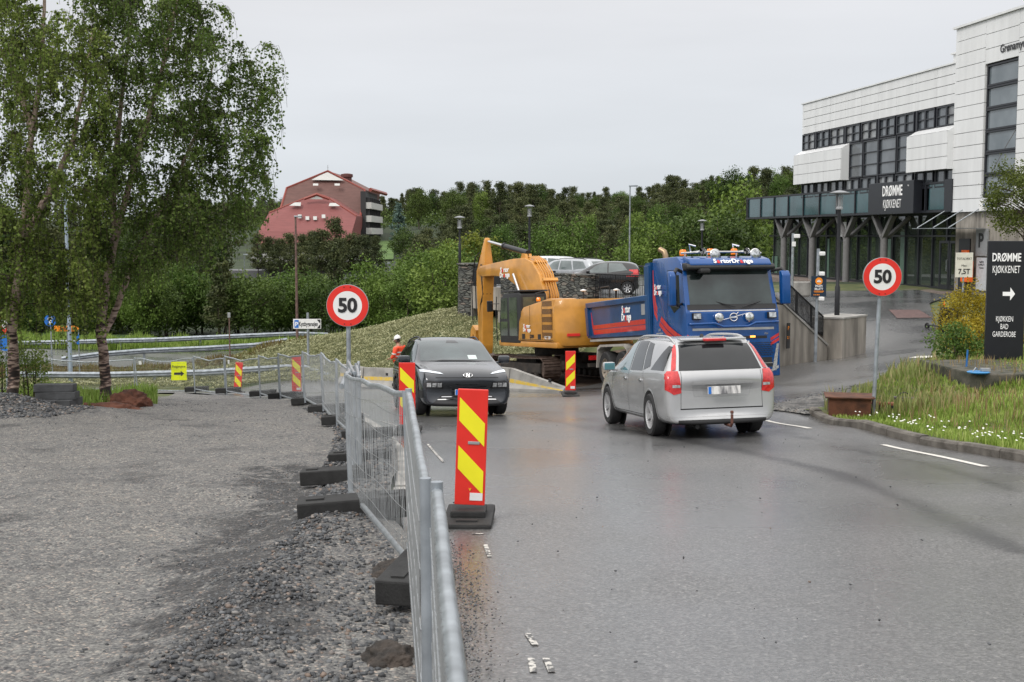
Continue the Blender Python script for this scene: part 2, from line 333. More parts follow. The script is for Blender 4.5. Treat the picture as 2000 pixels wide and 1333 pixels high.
M_blackm = mat('black_metal', (.012,.013,.016), .4, .2)
M_rubber = mat('black_rubber', (.018,.018,.018), .75, var=.3, scale=8, bump=.2, bscale=60)
M_white = mat('white_paint', (.78,.78,.77), .45, var=.03)
M_red = mat('sign_red', (.72,.03,.02), .4, var=.04); M_yel = mat('sign_yellow', (.85,.78,.02), .4, var=.03)
M_blk = mat('sign_black', (.015,.015,.017), .45); M_blue = mat('sign_blue', (.02,.16,.55), .4, var=.04); M_or = mat('sign_orange', (.9,.28,.01), .45)
M_signback = mat('sign_back', (.33,.34,.35), .5, .3)
# base terrain
def gline(a, b, st, grow, far):
    o = list(np.arange(a, b, st)); x = b; s_ = st
    while x < far: o.append(x); s_ *= grow; x += s_
    x = a-st; s_ = st; lo = []
    while x > -far: lo.append(x); s_ *= grow; x -= s_
    return np.array(lo[::-1]+o)
gx = gline(-34, 28, .6, 1.12, 1500); gy = gline(-6, 84, .6, 1.07, 1500)
GX, GY = np.meshgrid(gx, gy); GZ = H(np.clip(GX, -400, 400), np.clip(GY, -200, 800))
GZ = GZ - .05 + rng.normal(0, .02, GZ.shape)*np.clip((np.abs(GX)+np.abs(GY)-40)/60, 0, 4)
far_ = np.hypot(GX, GY-100) > 700; GZ[far_] = np.minimum(GZ[far_], 0)
nX, nY = len(gx), len(gy); idx = np.arange(nX*nY).reshape(nY, nX)
Fq = np.stack([idx[:-1,:-1], idx[:-1,1:], idx[1:,1:], idx[1:,:-1]], -1).reshape(-1, 4)
V = np.stack([GX, GY, GZ], -1).reshape(-1, 3); ce = V[Fq].mean(1)
mi = np.where(ce[:,1] > 66, 1, 0); mi[(ce[:,0] > -9) & (ce[:,0] < 9.5) & (ce[:,1] > 30) & (ce[:,1] < 48)] = 2
me = np_mesh('ground', V, Fq, [M_turf, M_meadow, M_soil], mi=mi); me.polygons.foreach_set('use_smooth', [True]*len(me.polygons))
tag(link('ground', me), kind='structure')
# road
LE = [(-.3,-8),(-.3,4),(-.42,7),(-.75,9),(-.95,10.4),(-1.1,13),(-1.44,16.5),(-1.95,19.5),(-3.0,24.2),(-4.0,27),(-5.3,30),(-7.5,34),(-10,38.5),(-14,42.5),(-20,46),(-40,49),(-80,50)]
BE = [(-80,56),(-40,56),(-14,55.5),(-9,53.5),(-5,50),(-3,47.5),(-2.8,44),(-1.8,38.5),(1.5,37),(3.2,40),(5.5,39.5),(7.7,35.9),(9.8,37.75),(11.25,40.9),(11.2,45),(12,58.2),(19.6,59.2),(19.3,54),(17,50),(14.9,43),(12,35),(9,28.5),(6.9,24.6),(5.3,23.2)]
RK = [(5.45,22.4),(5.62,20.5),(5.85,18.6),(6.1,17),(6.4,15.2),(6.8,13),(7.4,10.5),(8.6,6),(10,-8)]
tr1 = [gat(x, y)[:2] for x, y in ((1215,840),(1500,893),(1640,930),(1770,985),(1990,1080))]
tr2 = [gat(x, y)[:2] for x, y in ((1510,842),(1700,888),(1820,912),(1990,965))]
tr3 = [gat(x, y)[:2] for x, y in ((800,800),(1020,815),(1120,830),(1215,850))]
def trackattr(V):
    v = np.zeros(len(V)); nz = np.sin(V[:,0]*3.1)*np.sin(V[:,1]*1.7)*.12
    for tr, wd, am in ((tr1,.20,.56),(tr2,.14,.50),(tr3,.25,.34)):
        v = np.maximum(v, am*np.exp(-(dist_path(V, tr)/wd)**2)+nz*np.exp(-(dist_path(V, tr)/.6)**2))
    return v
sheet('road', LE+BE+RK, M_asph, 0, res=.2, attrf=trackattr)
sheet('ramp_road', [(-80,66.5),(-30,67.2),(-16,68.5),(-9,72),(-4,76),(-8,78),(-20,76.5),(-40,75.2),(-80,75)], M_asph, .02, res=.5, attrf=lambda V: V[:,0]*0)
# gravel path with churned-up dark band
DK = [gat(x, y)[:2] for x, y in ((545,925),(560,1010),(480,1080),(430,1200),(380,1330))]
def gattr(V): return (.62+.15*np.sin(V[:,0]*5)*np.sin(V[:,1]*3.3))*np.exp(-(dist_path(V, DK)/.40)**2)+.14*np.exp(-((V[:,0]+1.35)/.4)**2)*(V[:,1] < 20)+.15*np.exp(-(((V[:,0]+11)/4)**2+((V[:,1]-23.5)/2.2)**2))
GP = [(-.27,-8),(-.27,4),(-.38,7),(-.72,8.9),(-1.06,10.4),(-1.25,13),(-1.6,16.5),(-2.1,19.5),(-3.15,24.2),(-4.15,27),(-5.45,30),(-7.6,34),(-9.3,37),(-10.3,37.6),(-9.8,33),(-8.6,29),(-8.4,26),(-9.2,24.6),(-13,24),(-20,24.5),(-40,25),(-40,-8)]
def gz(X, Y):
    z = H(X, Y); b = .035*np.sin(X*2.3+Y*.7)*np.sin(Y*1.3+X) + .02*np.sin(X*7+1)*np.sin(Y*6)
    rub = np.exp(-((X+1.55)/.35)**2)*np.clip((Y-2)/3, 0, 1)*np.clip((24-Y)/6, 0, 1)
    z = z+b+.10*rub; hp = .5*np.exp(-(((X+11.0)/2.2)**2+((Y-24)/1.2)**2)); return z+hp
sheet('gravel_path', GP, M_grav, .02, res=.18, attrf=gattr, wob=.04, zf=gz)
# painted lines
M_line = mat('worn_road_paint', (.62,.60,.55), .6, var=.15, scale=30, detail=8)
M_faded = mat('faded_road_paint', (.09,.09,.09), .6, c2=(.55,.53,.49), scale=26, lo=.46, hi=.54, detail=8)
def dashes(name, pts, wd=.1, mt=None):
    mb = MB()
    for a, b in pts:
        a = gat(*a); b = gat(*b); d = (b-a).normalized(); nrm = Vector((-d.y, d.x, 0))*wd/2; k = max(2, int((b-a).length/.25))
        vs = []
        for i in range(k+1):
            p = a.lerp(b, i/k); j = random.uniform(-.006, .006)
            for s_ in (-1, 1):
                q = p+nrm*s_*(1+j*10); vs.append((q.x, q.y, h(q.x, q.y)+.006))
        mb.add(vs, [(2*i, 2*i+1, 2*i+3, 2*i+2) for i in range(k)])
    return tag(mb.build(name, mt or M_line, smooth=None), kind='structure')
dashes('road_marking', [((1725,870),(1925,913)),((1497,824),(1582,838))], .1)
dashes('road_marking', [((835,870),(866,906)),((742,823),(792,841)),((700,803),(722,814)),((922,1046),(944,1044)),((948,1073),(956,1096)),((1030,1240),(1046,1280)),((1037,1310),(1042,1332)),((1066,1308),(1078,1330))], .035, M_faded)
dashes('stop_marking', [((1784,698),(1824,698))], .35)
sheet('brick_patch', [tuple(gat(x, y)[:2]) for x, y in ((1735,607),(1795,607),(1820,622),(1752,624))], mat('red_setts', (.10,.055,.05), .6, var=.3, scale=8, bump=.4), .015, res=.5)
# kerbs
def kerb(path, wd, ht, label, seg=1.0, mt=M_kerb, dip=None):
    mb = MB(); L_ = []; 
    for a, b in zip(path[:-1], path[1:]):
        a = Vector(a); b = Vector(b); k = max(1, int((b-a).length/.25)); L_ += [a.lerp(b, j/k) for j in range(k)]
    L_.append(Vector(path[-1])); acc = 0; run = []
    def flush(run):
        if len(run) < 2: return
        vs = []; jz = random.uniform(-.012, .012); j2 = random.uniform(-.012, .012)
        for i, p in enumerate(run):
            t = (run[min(i+1,len(run)-1)]-run[max(i-1,0)]).normalized(); nn = Vector((t.y, -t.x)); q = p+nn*j2
            z = h(p.x, p.y)
            for u, zz in ((0,-.1),(0,ht*.75),(.025,ht),(wd-.02,ht),(wd,ht*.8),(wd,-.1)): vs.append((*(q+nn*u), z+zz+jz*(zz > 0)))
        k = 6; n = len(run)
        fs = [(i*k+j, i*k+(j+1)%k, (i+1)*k+(j+1)%k, (i+1)*k+j) for i in range(n-1) for j in range(k)]+[tuple(range(k)), tuple((n-1)*k+j for j in range(k))]
        mb.add(vs, fs)
    for p in L_:
        if run: acc += (p-run[-1]).length
        run.append(p)
        if acc > seg: flush(run); run = [p+(run[-1]-run[-2]).normalized()*.015]; acc = 0
    flush(run)
    return tag(mb.build('kerb', mt, smooth=25), kind='structure')
kerb(RK[::-1], .16, .13, '', 1.0)
kerb(LE[4:11][::-1], .14, .05, '', 1.0, M_conc)
sheet('hill_meadow', [tuple(at(px, 470, Y).xy) for px, Y in ((733,250),(768,250),(770,300),(738,300))], M_lawn, .3, res=.5)
sheet('valley_grass', [(-70,79),(-14,80),(-4,84),(-4,88),(-70,88)], M_lawn, .06, res=.5)
# ---------------------------------------------------------------- building with white panels
B0 = Vector((20.5, 57, -1.02)); UA = math.atan2(.988, -.1545)   # local +x runs away along the facade, local -y... faces the road
# local frame: x = -s (so that text reads left to right), y = into the building, z up.  s = distance away from the near corner
bt = thing('office_building', 'large white panelled office building with dark window bands and glass ground floor', 'building', B0, UA+PI)
M_panel = mat('white_cladding', (.70,.71,.715), .38, var=.055, scale=.9, stretch=(2.2,2.2,.35), detail=7, coat=.1)
M_joint = mat('panel_joint', (.10,.10,.11), .7)
M_frame = mat('dark_window_frame', (.018,.020,.026), .4)
def glassmat(name, c, rough=.04, spec=.6, c2=None, scale=.6):
    return mat(name, c, rough, 0, var=.25, scale=scale, spec=spec, coat=.15, c2=c2)
M_glass = glassmat('office_glass', (.06,.07,.08), .04, .9, (.13,.145,.16)); M_tglass = glassmat('stair_tower_glass', (.09,.115,.13), .05, 1.0, (.19,.22,.24), .5)
M_curt = glassmat('curtained_glass', (.16,.16,.17), c2=(.30,.32,.32), scale=2)
M_teal = glassmat('teal_spandrel_glass', (.035,.085,.095), .08, .5)
M_shop = glassmat('shop_glass', (.015,.02,.018), .02, 1.0, (.05,.065,.055), .35)
M_inner = mat('dim_interior', (.05,.055,.05), .9, c2=(.11,.13,.10), scale=.7)
def S(s): return -s
def panel_wall(name, s0, s1, z0, z1, y, ns, nz, par, thick=.12, gap=.018):
    mb = MB(); w_ = (s1-s0)/ns; hh = (z1-z0)/nz
    mb.box((-(s0+s1)/2, y+thick+.02, (z0+z1)/2), (abs(s1-s0)-.02, thick, z1-z0-.02), 1)
    for i in range(ns):
        for j in range(nz):
            mb.box((-(s0+(i+.5)*w_), y+thick/2+random.uniform(0,.003), z0+(j+.5)*hh), (abs(w_)-gap, thick, hh-gap*1.6), 0)
    return mb.build(name, [M_panel, M_joint], par)
# upper storeys, white wing: s 0..18.5
g = MB(); g.box((-9.2, 8.3, 7.8), (18.4, 15.6, 5.2)); g.box((-13.0, 9.5, 2.6), (26.5, 10, 5.15)); core = g.build('wall', M_frame, bt)
panel_wall('cladding', 0, 18.5, 8.72, 10.52, -.06, 9, 4, bt)
panel_wall('end_cladding', 18.38, 18.5, 5.75, 7.7, .1, 1, 3, bt)
g = MB(); g.box((-9.25, .25, 10.56), (18.7, .75, .07), 0); g.box((-18.45, 8, 10.56), (.3, 15.6, .07)); g.build('roof_trim', M_panel, bt)
g = MB(); g.box((-9.2, 8.3, 10.42), (18.2, 15.2, .1)); rf = g.build('roof', M_conc, bt)
g = MB(); g.box((-2.2, 4.5, 11.0), (4.4, 5, 1.1)); g.box((-2.2, 4.5, 11.58), (4.6, 5.2, .08)); g.build('plant_room', M_panel, rf)
def window(s0, s1, z0, z1, y, glass, par, nh=1, nv=2, fr=.07, name='window'):
    mb = MB(); w_ = s1-s0; hgt = z1-z0; d = .12
    mb.box((-(s0+s1)/2, y, z1-fr/2), (w_, d, fr)); mb.box((-(s0+s1)/2, y, z0+fr/2), (w_, d, fr))
    for i in range(nh+1):
        mb.box((-(s0+fr/2+(w_-fr)*i/nh), y, (z0+z1)/2), (fr, d-.006, hgt-2*fr))
    for j in range(1, nv): mb.box((-(s0+s1)/2, y+.003, z0+hgt*j/nv), (w_-2*fr, d-.02, fr*.8))
    o = mb.build(name, M_frame, par)
    k = MB(); k.box((-(s0+s1)/2, y+.03, (z0+z1)/2), (w_-fr, .012, hgt-fr)); k.build('pane', glass, o); return o
for i in range(9):
    for j in range(2):
        s0 = i*2.055+.12+j*.93
        window(s0, s0+.93, 7.74, 8.70, -.02, random.choice([M_glass, M_glass, M_curt]), bt)
for i in range(9):
    for j in range(2):
        s0 = i*2.055+.12+j*.93
        window(s0, s0+.93, 4.9, 5.74, -.02, random.choice([M_glass, M_curt]), bt, 1, 1)
for k, (a_, b_) in enumerate(((3.95,5.95),(6.05,8.0),(8.1,9.85),(9.95,11.65))):
    window(a_, b_, 5.78, 7.70, -.03, M_glass, bt, 1, 3)
for a_, b_, n_ in ((-.02,3.94,2),(11.66,18.5,3)):
    w_ = b_-a_; mb = MB()
    z0, z1 = 5.70, 7.45
    for i in range(n_):
        for j in range(3):
            mb.box((-(a_+(i+.5)*w_/n_), -.52, z0+(j+.5)*(z1-z0)/3), (w_/n_-.018, .1, (z1-z0)/3-.022), 0)
    mb.box((-(a_+b_)/2, -.23, (z0+z1)/2), (w_-.03, .46, z1-z0-.03), 1)
    mb.prism([(-.57, z1), (-.47, z1+.03), (-.02, z1+.3), (-.02, z1-.01), (-.5, z1-.01)], -b_, -a_, 0, 'x')
    mb.box((-b_-.005, -.25, (z0+z1)/2), (.02, .56, z1-z0), 0); mb.box((-a_+.005, -.25, (z0+z1)/2), (.02, .56, z1-z0), 0)
    mb.build('bay_cladding', [M_panel, M_joint], bt)
g = MB()
for s_ in (3.9, 8.05, 12.2, 16.3, .05): g.box((-s_, -.06, 6.75 if s_ in (8.05,) else 8.2), (.16, .1, 3.95 if s_ in (8.05,) else 1.0))
g.build('mullion', M_frame, bt)
# canopy band of teal glass, z 3.82..5.17 over the ground floor
g = MB()
g.box((-14.0, .65, 3.80), (28.3, 1.5, .12)); g.box((-14.0, .65, 5.14), (28.3, 1.5, .10)); g.box((-14, .9, 4.47), (28.0, .8, 1.22))
cs = [.15, 2.75, 8.25] + [8.25+2.43*i for i in range(1, 9)]
for s_ in cs: g.box((-min(s_, 28.0), -.1, 4.47), (.09, .1, 1.24))
g.box((-28.1, .65, 4.47), (.08, 1.46, 1.24)); can = g.build('canopy', M_frame, bt)
for a_, b_ in [(.55,2.55)]+[(cs[i], cs[i+1]) for i in range(2, len(cs)-1)]:
    g = MB(); g.box((-(a_+b_)/2, -.06, 4.47), (b_-a_-.14, .03, 1.2)); g.build('glass_panel', M_teal, can)
# sign box on the canopy
g = MB(); g.box((-5.7, -.28, 4.53), (5.0, .46, 1.62), bev=.02); g.box((-.25, -.16, 4.5), (.7, .3, 1.5)); sb = g.build('sign_box', M_frame, bt)
M_let = mat('white_lettering', (.9,.9,.9), .5, var=.01)
lettering('DRØMME', .52, M_let, sb, TR(-5.45, -.52, 4.87), sx=.72, bold=.022); lettering('KJØKKENET', .44, M_let, sb, TR(-5.45, -.52, 4.22), sx=.60)
lettering('TM', .08, M_let, sb, TR(-3.75, -.52, 5.08))
# ground floor: recessed glazing
g = MB(); YG = 1.3
for i in range(0, 19):
    s_ = .2+i*1.45; g.box((-s_, YG, 1.87), (.08 if i % 2 else .12, .14, 3.74))
g.box((-13.6, YG, 2.62), (27.2, .13, .09)); g.box((-13.6, YG, .06), (27.2, .15, .12)); g.box((-13.6, YG, 3.7), (27.2, .15, .1))
gf = g.build('glazing_frame', M_frame, bt)
for i in range(18):
    s_ = .2+i*1.45
    g = MB(); g.box((-(s_+.725), YG+.03, 1.35), (1.35, .012, 2.45)); g.box((-(s_+.725), YG+.03, 3.17), (1.35, .012, 1.0)); g.build('shop_pane', M_shop, gf)
M_green = mat('pale_green_blind', (.10,.17,.13), .5)
for a_, z1 in ((26.4,1.3),(24.9,1.3),(23.4,1.3),(17.7,2.5),(9.6,2.5),(8.0,2.9)):
    g = MB(); g.box((-(a_-.2), YG-.005, z1/2), (1.0 if z1 < 2 else .5, .01, z1-.1)); g.build('frosted_film', M_green, gf)
for a_, w2 in ((15.0,1.0),(3.2,.95),(2.2,.95)):
    g = MB()
    for dx in (-w2/2+.06, w2/2-.06): g.box((-a_+dx, YG-.1, 1.2), (.12, .07, 2.38))
    g.box((-a_, YG-.1, 2.33), (w2-.24, .066, .12)); g.box((-a_, YG-.1, .13), (w2-.24, .066, .22)); d_ = g.build('door', M_frame, bt)
    g = MB(); g.box((-a_, YG-.09, 1.25), (w2-.26, .02, 2.0)); g.build('door_glass', M_shop, d_)
    g = MB(); g.tube([(-a_+w2/2-.12, YG-.13, .9), (-a_+w2/2-.12, YG-.19, .92), (-a_+w2/2-.12, YG-.19, 1.45), (-a_+w2/2-.12, YG-.13, 1.47)], .015, 6); g.build('handle', M_galv, d_)
g = MB(); g.box((-15.05, YG-.2, 3.0), (1.25, .04, .85)); gh = g.build('notice_panel', M_white, bt)
lettering('HOME', .16, M_blk, gh, TR(-14.75, YG-.225, 3.0), sx=.7)
# Y shaped columns under the canopy
M_col = mat('grey_column', (.17,.165,.165), .5, var=.1)
for s_ in (22.2, 17.6, 12.7, 8.0):
    g = MB(); g.cyl((-s_, .35, 0), (-s_, .35, 2.55), .19, 20)
    for sg in (-1, 1):
        g.box((-s_+sg*.56, .30, 3.10), (.20, .26, 1.72), ry=sg*R(44)); g.box((-s_+sg*.5, .95, 3.12), (.15, .18, 1.6), ry=sg*R(42), rx=R(-28))
    g.build('forked_column', M_col, bt, smooth=30)
g = MB(); g.box((-13.9, .7, -.15), (28.4, 2.6, .3)); g.build('plinth', mat('entrance_paving', (.20,.16,.14), .7, scale=9, var=.2), bt)
# stair tower at the near end
tw = MB(); tw.box((6.2, 6.2, 6.0), (12.3, 12.0, 11.9)); tower = tw.build('stair_tower', M_joint, bt)
def tower_panels(s0, s1, z0, z1, ns, nz, nm='tower_cladding'):
    mb = MB()
    for i in range(ns):
        for j in range(nz):
            w_ = (s1-s0)/ns; hh = (z1-z0)/nz
            mb.box((-(s0+(i+.5)*w_), .06+random.uniform(0,.003), z0+(j+.5)*hh), (abs(w_)-.015, .12, hh-.025))
    return mb.build(nm, M_panel, bt)
tw_y = -.25
o_ = []
o_.append(tower_panels(.02, -2.55, 3.7, 12.0, 1, 14)); o_.append(tower_panels(-2.55, -5.15, 10.08, 12.0, 1, 3)); o_.append(tower_panels(-5.15, -12.3, 3.7, 12.0, 3, 14)); o_.append(tower_panels(-2.55, -5.15, 3.7, 4.3, 1, 1))
for x in o_: x.location.y = tw_y
g = MB(); g.box((.06, 6, 7.9), (.14, 12.2, 8.2)); g.build('tower_side_cladding', M_panel, bt)
g = MB(); g.box((6.1, 5.9, 12.05), (12.6, 12.5, .1)); g.build('tower_roof_trim', M_panel, bt)
for k in range(6):
    z0 = 4.36+k*.95; window(-5.1, -2.6, z0, z0+.93, -.12, M_tglass, bt, 1, 1, .08)
g = MB(); g.tube([(2.9,-.07,5.2),(4.0,-.07,6.3),(4.9,-.07,7.1)], .04, 6); g.build('stair_rail', M_col, bt)
g = MB(); g.box((7.0, .1, 1.85), (10.3, .3, 3.68)); g.box((1.0,.1,1.85), (1.8,.3,3.68)); g.build('concrete_base', M_concd, bt)
g = MB(); g.box((1.0, -.08, 1.25), (.95, .05, 2.5)); g.build('dark_doorway', M_frame, bt)
lettering('Grønamyr', .34, M_blk, bt, TR(3.75, tw_y-.03, 10.55), sx=.95, align='LEFT', bold=.02)
g = MB(); g.box((3.3, tw_y-.03, 3.95), (1.6, .03, .42)); gp = g.build('small_sign', M_white, bt); lettering('APT GARD', .13, M_blue, gp, TR(3.2, tw_y-.05, 3.95), sx=.8)
# parking payment point boards on the wall
g = MB(); g.box((2.55, -.12, 2.35), (.95, .08, 1.2)); pb = g.build('parking_board', M_signback, bt); lettering('P', .62, M_blk, pb, TR(2.5, -.165, 2.4), bold=.03)
g = MB(); g.box((2.6, -.12, .95), (.85, .06, 1.45)); pb = g.build('price_board', mat('pale_board', (.5,.52,.55), .5), bt); lettering('Mail/SMS\nKOMPLETT\nP-system', .09, M_blk, pb, TR(2.6, -.155, 1.35), sx=.8)
g = MB()
for s_ in (-.5, 1.0, 2.4):
    g.cyl((s_, -.1, 3.9), (s_-.1, -1.6, 3.0), .025, 6)
g.box((1.0, -.95, 2.97), (3.8, 1.5, .03)); g.build('glass_awning', M_galv, bt)
# orange payment machine beside the door
t = thing('payment_machine', 'orange wall mounted payment machine left of the black pylon sign', 'machine', B0+Matrix.Rotation(UA+PI,3,'Z')@Vector((1.85,-.42,.0)), UA+PI)
g = MB(); g.box((0,0,1.05), (.62,.28,.95), bev=.03); g.box((0,-.1,1.75), (.5,.1,.5)); g.build('case', mat('orange_paint', (.85,.13,.01), .4), t)
g = MB(); g.box((0,-.16,1.3), (.36,.03,.3)); g.build('screen', M_blk, t); g = MB(); g.cyl((0,0,0),(0,0,.6),.06,10); g.build('post', M_blackm, t)
lettering('easy', .12, M_let, t, TR(0,-.15,.85))
# ---------------------------------------------------------------- stone faced parking deck
M_stone = None
def stone():
    m, t_, p = _mat('dry_stone'); n = t_.nodes.new; l = t_.links.new
    tcn = n('ShaderNodeTexCoord'); g_ = n('ShaderNodeNewGeometry'); mpn = n('ShaderNodeMapping'); mpn.inputs['Scale'].default_value = (2.2, 2.2, 7.5)
    wn = n('ShaderNodeTexNoise'); wn.inputs['Scale'].default_value = 1.5; l(tcn.outputs['Object'], wn.inputs[0])
    va = n('ShaderNodeVectorMath'); va.operation = 'MULTIPLY_ADD'; l(wn.outputs['Color'], va.inputs[0]); va.inputs[1].default_value = (.25,.25,.25); l(tcn.outputs['Object'], va.inputs[2]); l(va.outputs[0], mpn.inputs[0])
    v = n('ShaderNodeTexVoronoi'); v.inputs['Scale'].default_value = 1.3; l(mpn.outputs[0], v.inputs[0]); v2 = n('ShaderNodeTexVoronoi'); v2.feature = 'DISTANCE_TO_EDGE'; v2.inputs['Scale'].default_value = 1.3; l(mpn.outputs[0], v2.inputs[0])
    s_ = n('ShaderNodeSeparateColor'); l(v.outputs['Color'], s_.inputs[0])
    c = ramp_into(t_, s_.outputs[0], [(0, (.05,.052,.05)), (.4, (.11,.115,.105)), (.75, (.17,.17,.15)), (1, (.22,.17,.14))])
    e_ = ramp_into(t_, v2.outputs['Distance'], [(0, (.1,.1,.1)), (.06, (.5,.5,.5)), (.14, (1,1,1))])
    mm = n('ShaderNodeMix'); mm.data_type = 'RGBA'; mm.blend_type = 'MULTIPLY'; mm.inputs[0].default_value = 1; l(c, mm.inputs[6]); l(e_, mm.inputs[7]); l(mm.outputs[2], p.inputs['Base Color'])
    p.inputs['Roughness'].default_value = .8; b = n('ShaderNodeBump'); b.inputs['Strength'].default_value = 1; b.inputs['Distance'].default_value = .06; l(e_, b.inputs['Height']); l(b.outputs[0], p.inputs['Normal']); return m
M_stone = stone()
DZ = -1.0
deck = [(-2.4,58.3),(3.4,50.4),(7.6,44.5),(8.05,36.35),(9.75,38.15),(10.5,40.2),(10.6,45),(11.6,58),(11,80),(-2.2,80)]
g = MB(); g.prism([(x, y) for x, y in deck], DZ-.35, DZ, 0, 'z')
tag(g.build('parking_deck', M_asph), kind='structure')
A = Vector((-2.4,58.3)); Bp = Vector((3.4,50.4)); Cp = Vector((7.6,44.5)); dAB = (Bp-A).normalized()
wt = thing('deck_stone_wall', 'dark dry stone parapet wall of the raised parking deck behind the excavator', 'wall')
def wseg(p, q, z0, z1, th, mt, name, par, cap=True, off=0):
    p = Vector(p); q = Vector(q); d = (q-p); L_ = d.length; a = math.atan2(d.y, d.x); c = (p+q)/2; n_ = Vector((d.y, -d.x)).normalized()*off; mb = MB()
    nx_ = max(1, int(L_/.4)); nz_ = max(1, int((z1-z0)/.3))
    mb.box((c.x+n_.x, c.y+n_.y, (z0+z1)/2), (L_, th, z1-z0), rz=a)
    if cap: mb.box((c.x+n_.x, c.y+n_.y, z1+.03), (L_+.05, th+.1, .06), rz=a, m=0)
    return mb.build(name, mt, par)
g = MB(); g.lathe([(.95,-3.2),(.9,.25),(0,.25)], 28, T=TR(A.x+.75, A.y+.1, 0)); g.lathe([(0,.33),(.98,.32),(.98,.25),(.9,.24)], 28, T=TR(A.x+.75, A.y+.1, 0)); g.build('round_pillar', M_stone, wt, smooth=40)
def alongAB(px):        # point of the deck edge under a photograph column
    q = (px-1000)/F; t_ = (q*A.y-A.x)/(dAB.x-q*dAB.y); return A+dAB*t_
wseg(alongAB(990), alongAB(1040), -2.6, -.04, .5, M_stone, 'stone_facing', wt, off=.1)
wseg(alongAB(1086), alongAB(1163), -3.2, -.02, .6, M_stone, 'stone_facing', wt, off=.1)
wseg(alongAB(925), alongAB(1090), -1.75, -.72, .3, M_concd, 'concrete_beam', wt, cap=False)
for px in (925, 950, 985, 1045): 
    c_ = alongAB(px); g = MB(); g.box((c_.x, c_.y+.2, -2.6), (.45,.4,1.9), rz=-.9); g.build('concrete_pier', M_concd, wt)
g = MB(); c0, c1 = alongAB(915)+Vector((.9,1.1)), alongAB(1160)+Vector((.9,1.1)); g.cyl((*c0,-3.6),(*c0,-3.5),.1)
wseg(c0, c1, -3.8, -1.36, .2, mat('painted_void_shade', (.01,.01,.01), .9), 'garage_dark_panel', wt, cap=False)  # near-black panel: the garage's inner darkness is put into its colour
def railing(name, label, p, q, pz, qz, ht, n, par=None, panel=False, qht=None, r=.012, group=None):
    t_ = thing(name, label, 'railing', group=group); p = Vector(p); q = Vector(q); qht = qht or ht
    mb = MB(); mb.tube([(*p, pz+ht), (*q, qz+qht)], .028, 8); mb.tube([(*p, pz+.08), (*q, qz+.08)], .018, 6); mb.build('handrail', M_blackm, t_, smooth=40)
    mb = MB()
    for i in range(n+1):
        f = i/n; c = p.lerp(q, f); z = pz+(qz-pz)*f; hh = ht+(qht-ht)*f; big = i % 12 == 0
        mb.tube([(c.x, c.y, z-.05 if big else z+.08), (c.x, c.y, z+hh)], r*2 if big else r, 5)
    mb.build('baluster', M_blackm, t_)
    if panel:
        d = (q-p); a = math.atan2(d.y, d.x); c = (p+q)/2; mb = MB(); mb.box((c.x, c.y, (pz+qz)/2+.5), (d.length, .02, .7), rz=a); mb.build('mesh_panel', M_blackm, t_)
    return t_
railing('deck_railing', 'short black railing on concrete beam right of the round stone pillar', alongAB(925), alongAB(990), -.75, -.72, .75, 24, panel=True)
railing('deck_railing', 'black railing between two stone facings behind the excavator boom', alongAB(1041), alongAB(1085), -.72, -.72, .75, 24, panel=True)
Bq = alongAB(1164); railing('deck_railing', 'black bar railing in front of the parked black hatchback', Bq, Cp, -.98, -.98, 1.05, 70)
railing('deck_railing', 'black railing at the far side of the parking deck behind parked cars', (2,66), (10,60), -.98, -.98, 1.05, 70)
# wing wall and stair railing right of the truck
ww = thing('retaining_wall', 'board marked concrete retaining wall with square end pier right of the blue truck', 'wall')
g = MB(); a_ = Vector((8.0,36.05)); b_ = Vector((9.75,37.85)); d_ = (b_-a_); rz_ = math.atan2(d_.y, d_.x)
g.T = TR(a_.x, a_.y, 0, rz_); Lw = d_.length
g.prism([(-.6,-2.6),(Lw,-2.6),(Lw,-1.75),(0,-.42),(-.6,-.1)], 0, .3, 0, 'y'); wl = g.build('wing_wall', M_concd, ww)
g = MB(); g.T = TR(a_.x, a_.y, 0, rz_); g.prism([(Lw,-1.77),(Lw,-1.70),(-.02,-.35),(-.6,-.03),(-.6,-.1),(0,-.42)], -.03, .33, 0, 'y'); g.build('coping', M_conc, ww)
g = MB(); c_ = Vector((10.33, 38.75)); g.box((c_.x, c_.y, -1.65), (1.05,1.9,1.45), rz=R(-38), bev=.02); g.build('end_pier', M_concd, ww)
g = MB(); g.box((10.33,38.75,-.905), (1.1,1.95,.05), rz=R(-38)); g.build('pier_cap', M_conc, ww)
railing('stair_railing', 'black bar railing sloping down to the concrete pier right of the truck', a_+Vector((-.05,.2)), b_+Vector((-.1,.2)), -.35, -1.55, .75, 34, r=.016, qht=.68)
g = MB(); g.box((8.12, 36.0, -1.3), (.16,.03,.75), rz=rz_); q_ = g.build('warning_plate', M_blk, ww); lettering('P', .12, M_or, q_, TR(8.12,35.975,-1.08, rz_)); lettering('2,1', .08, M_or, q_, TR(8.12,35.975,-1.35, rz_))
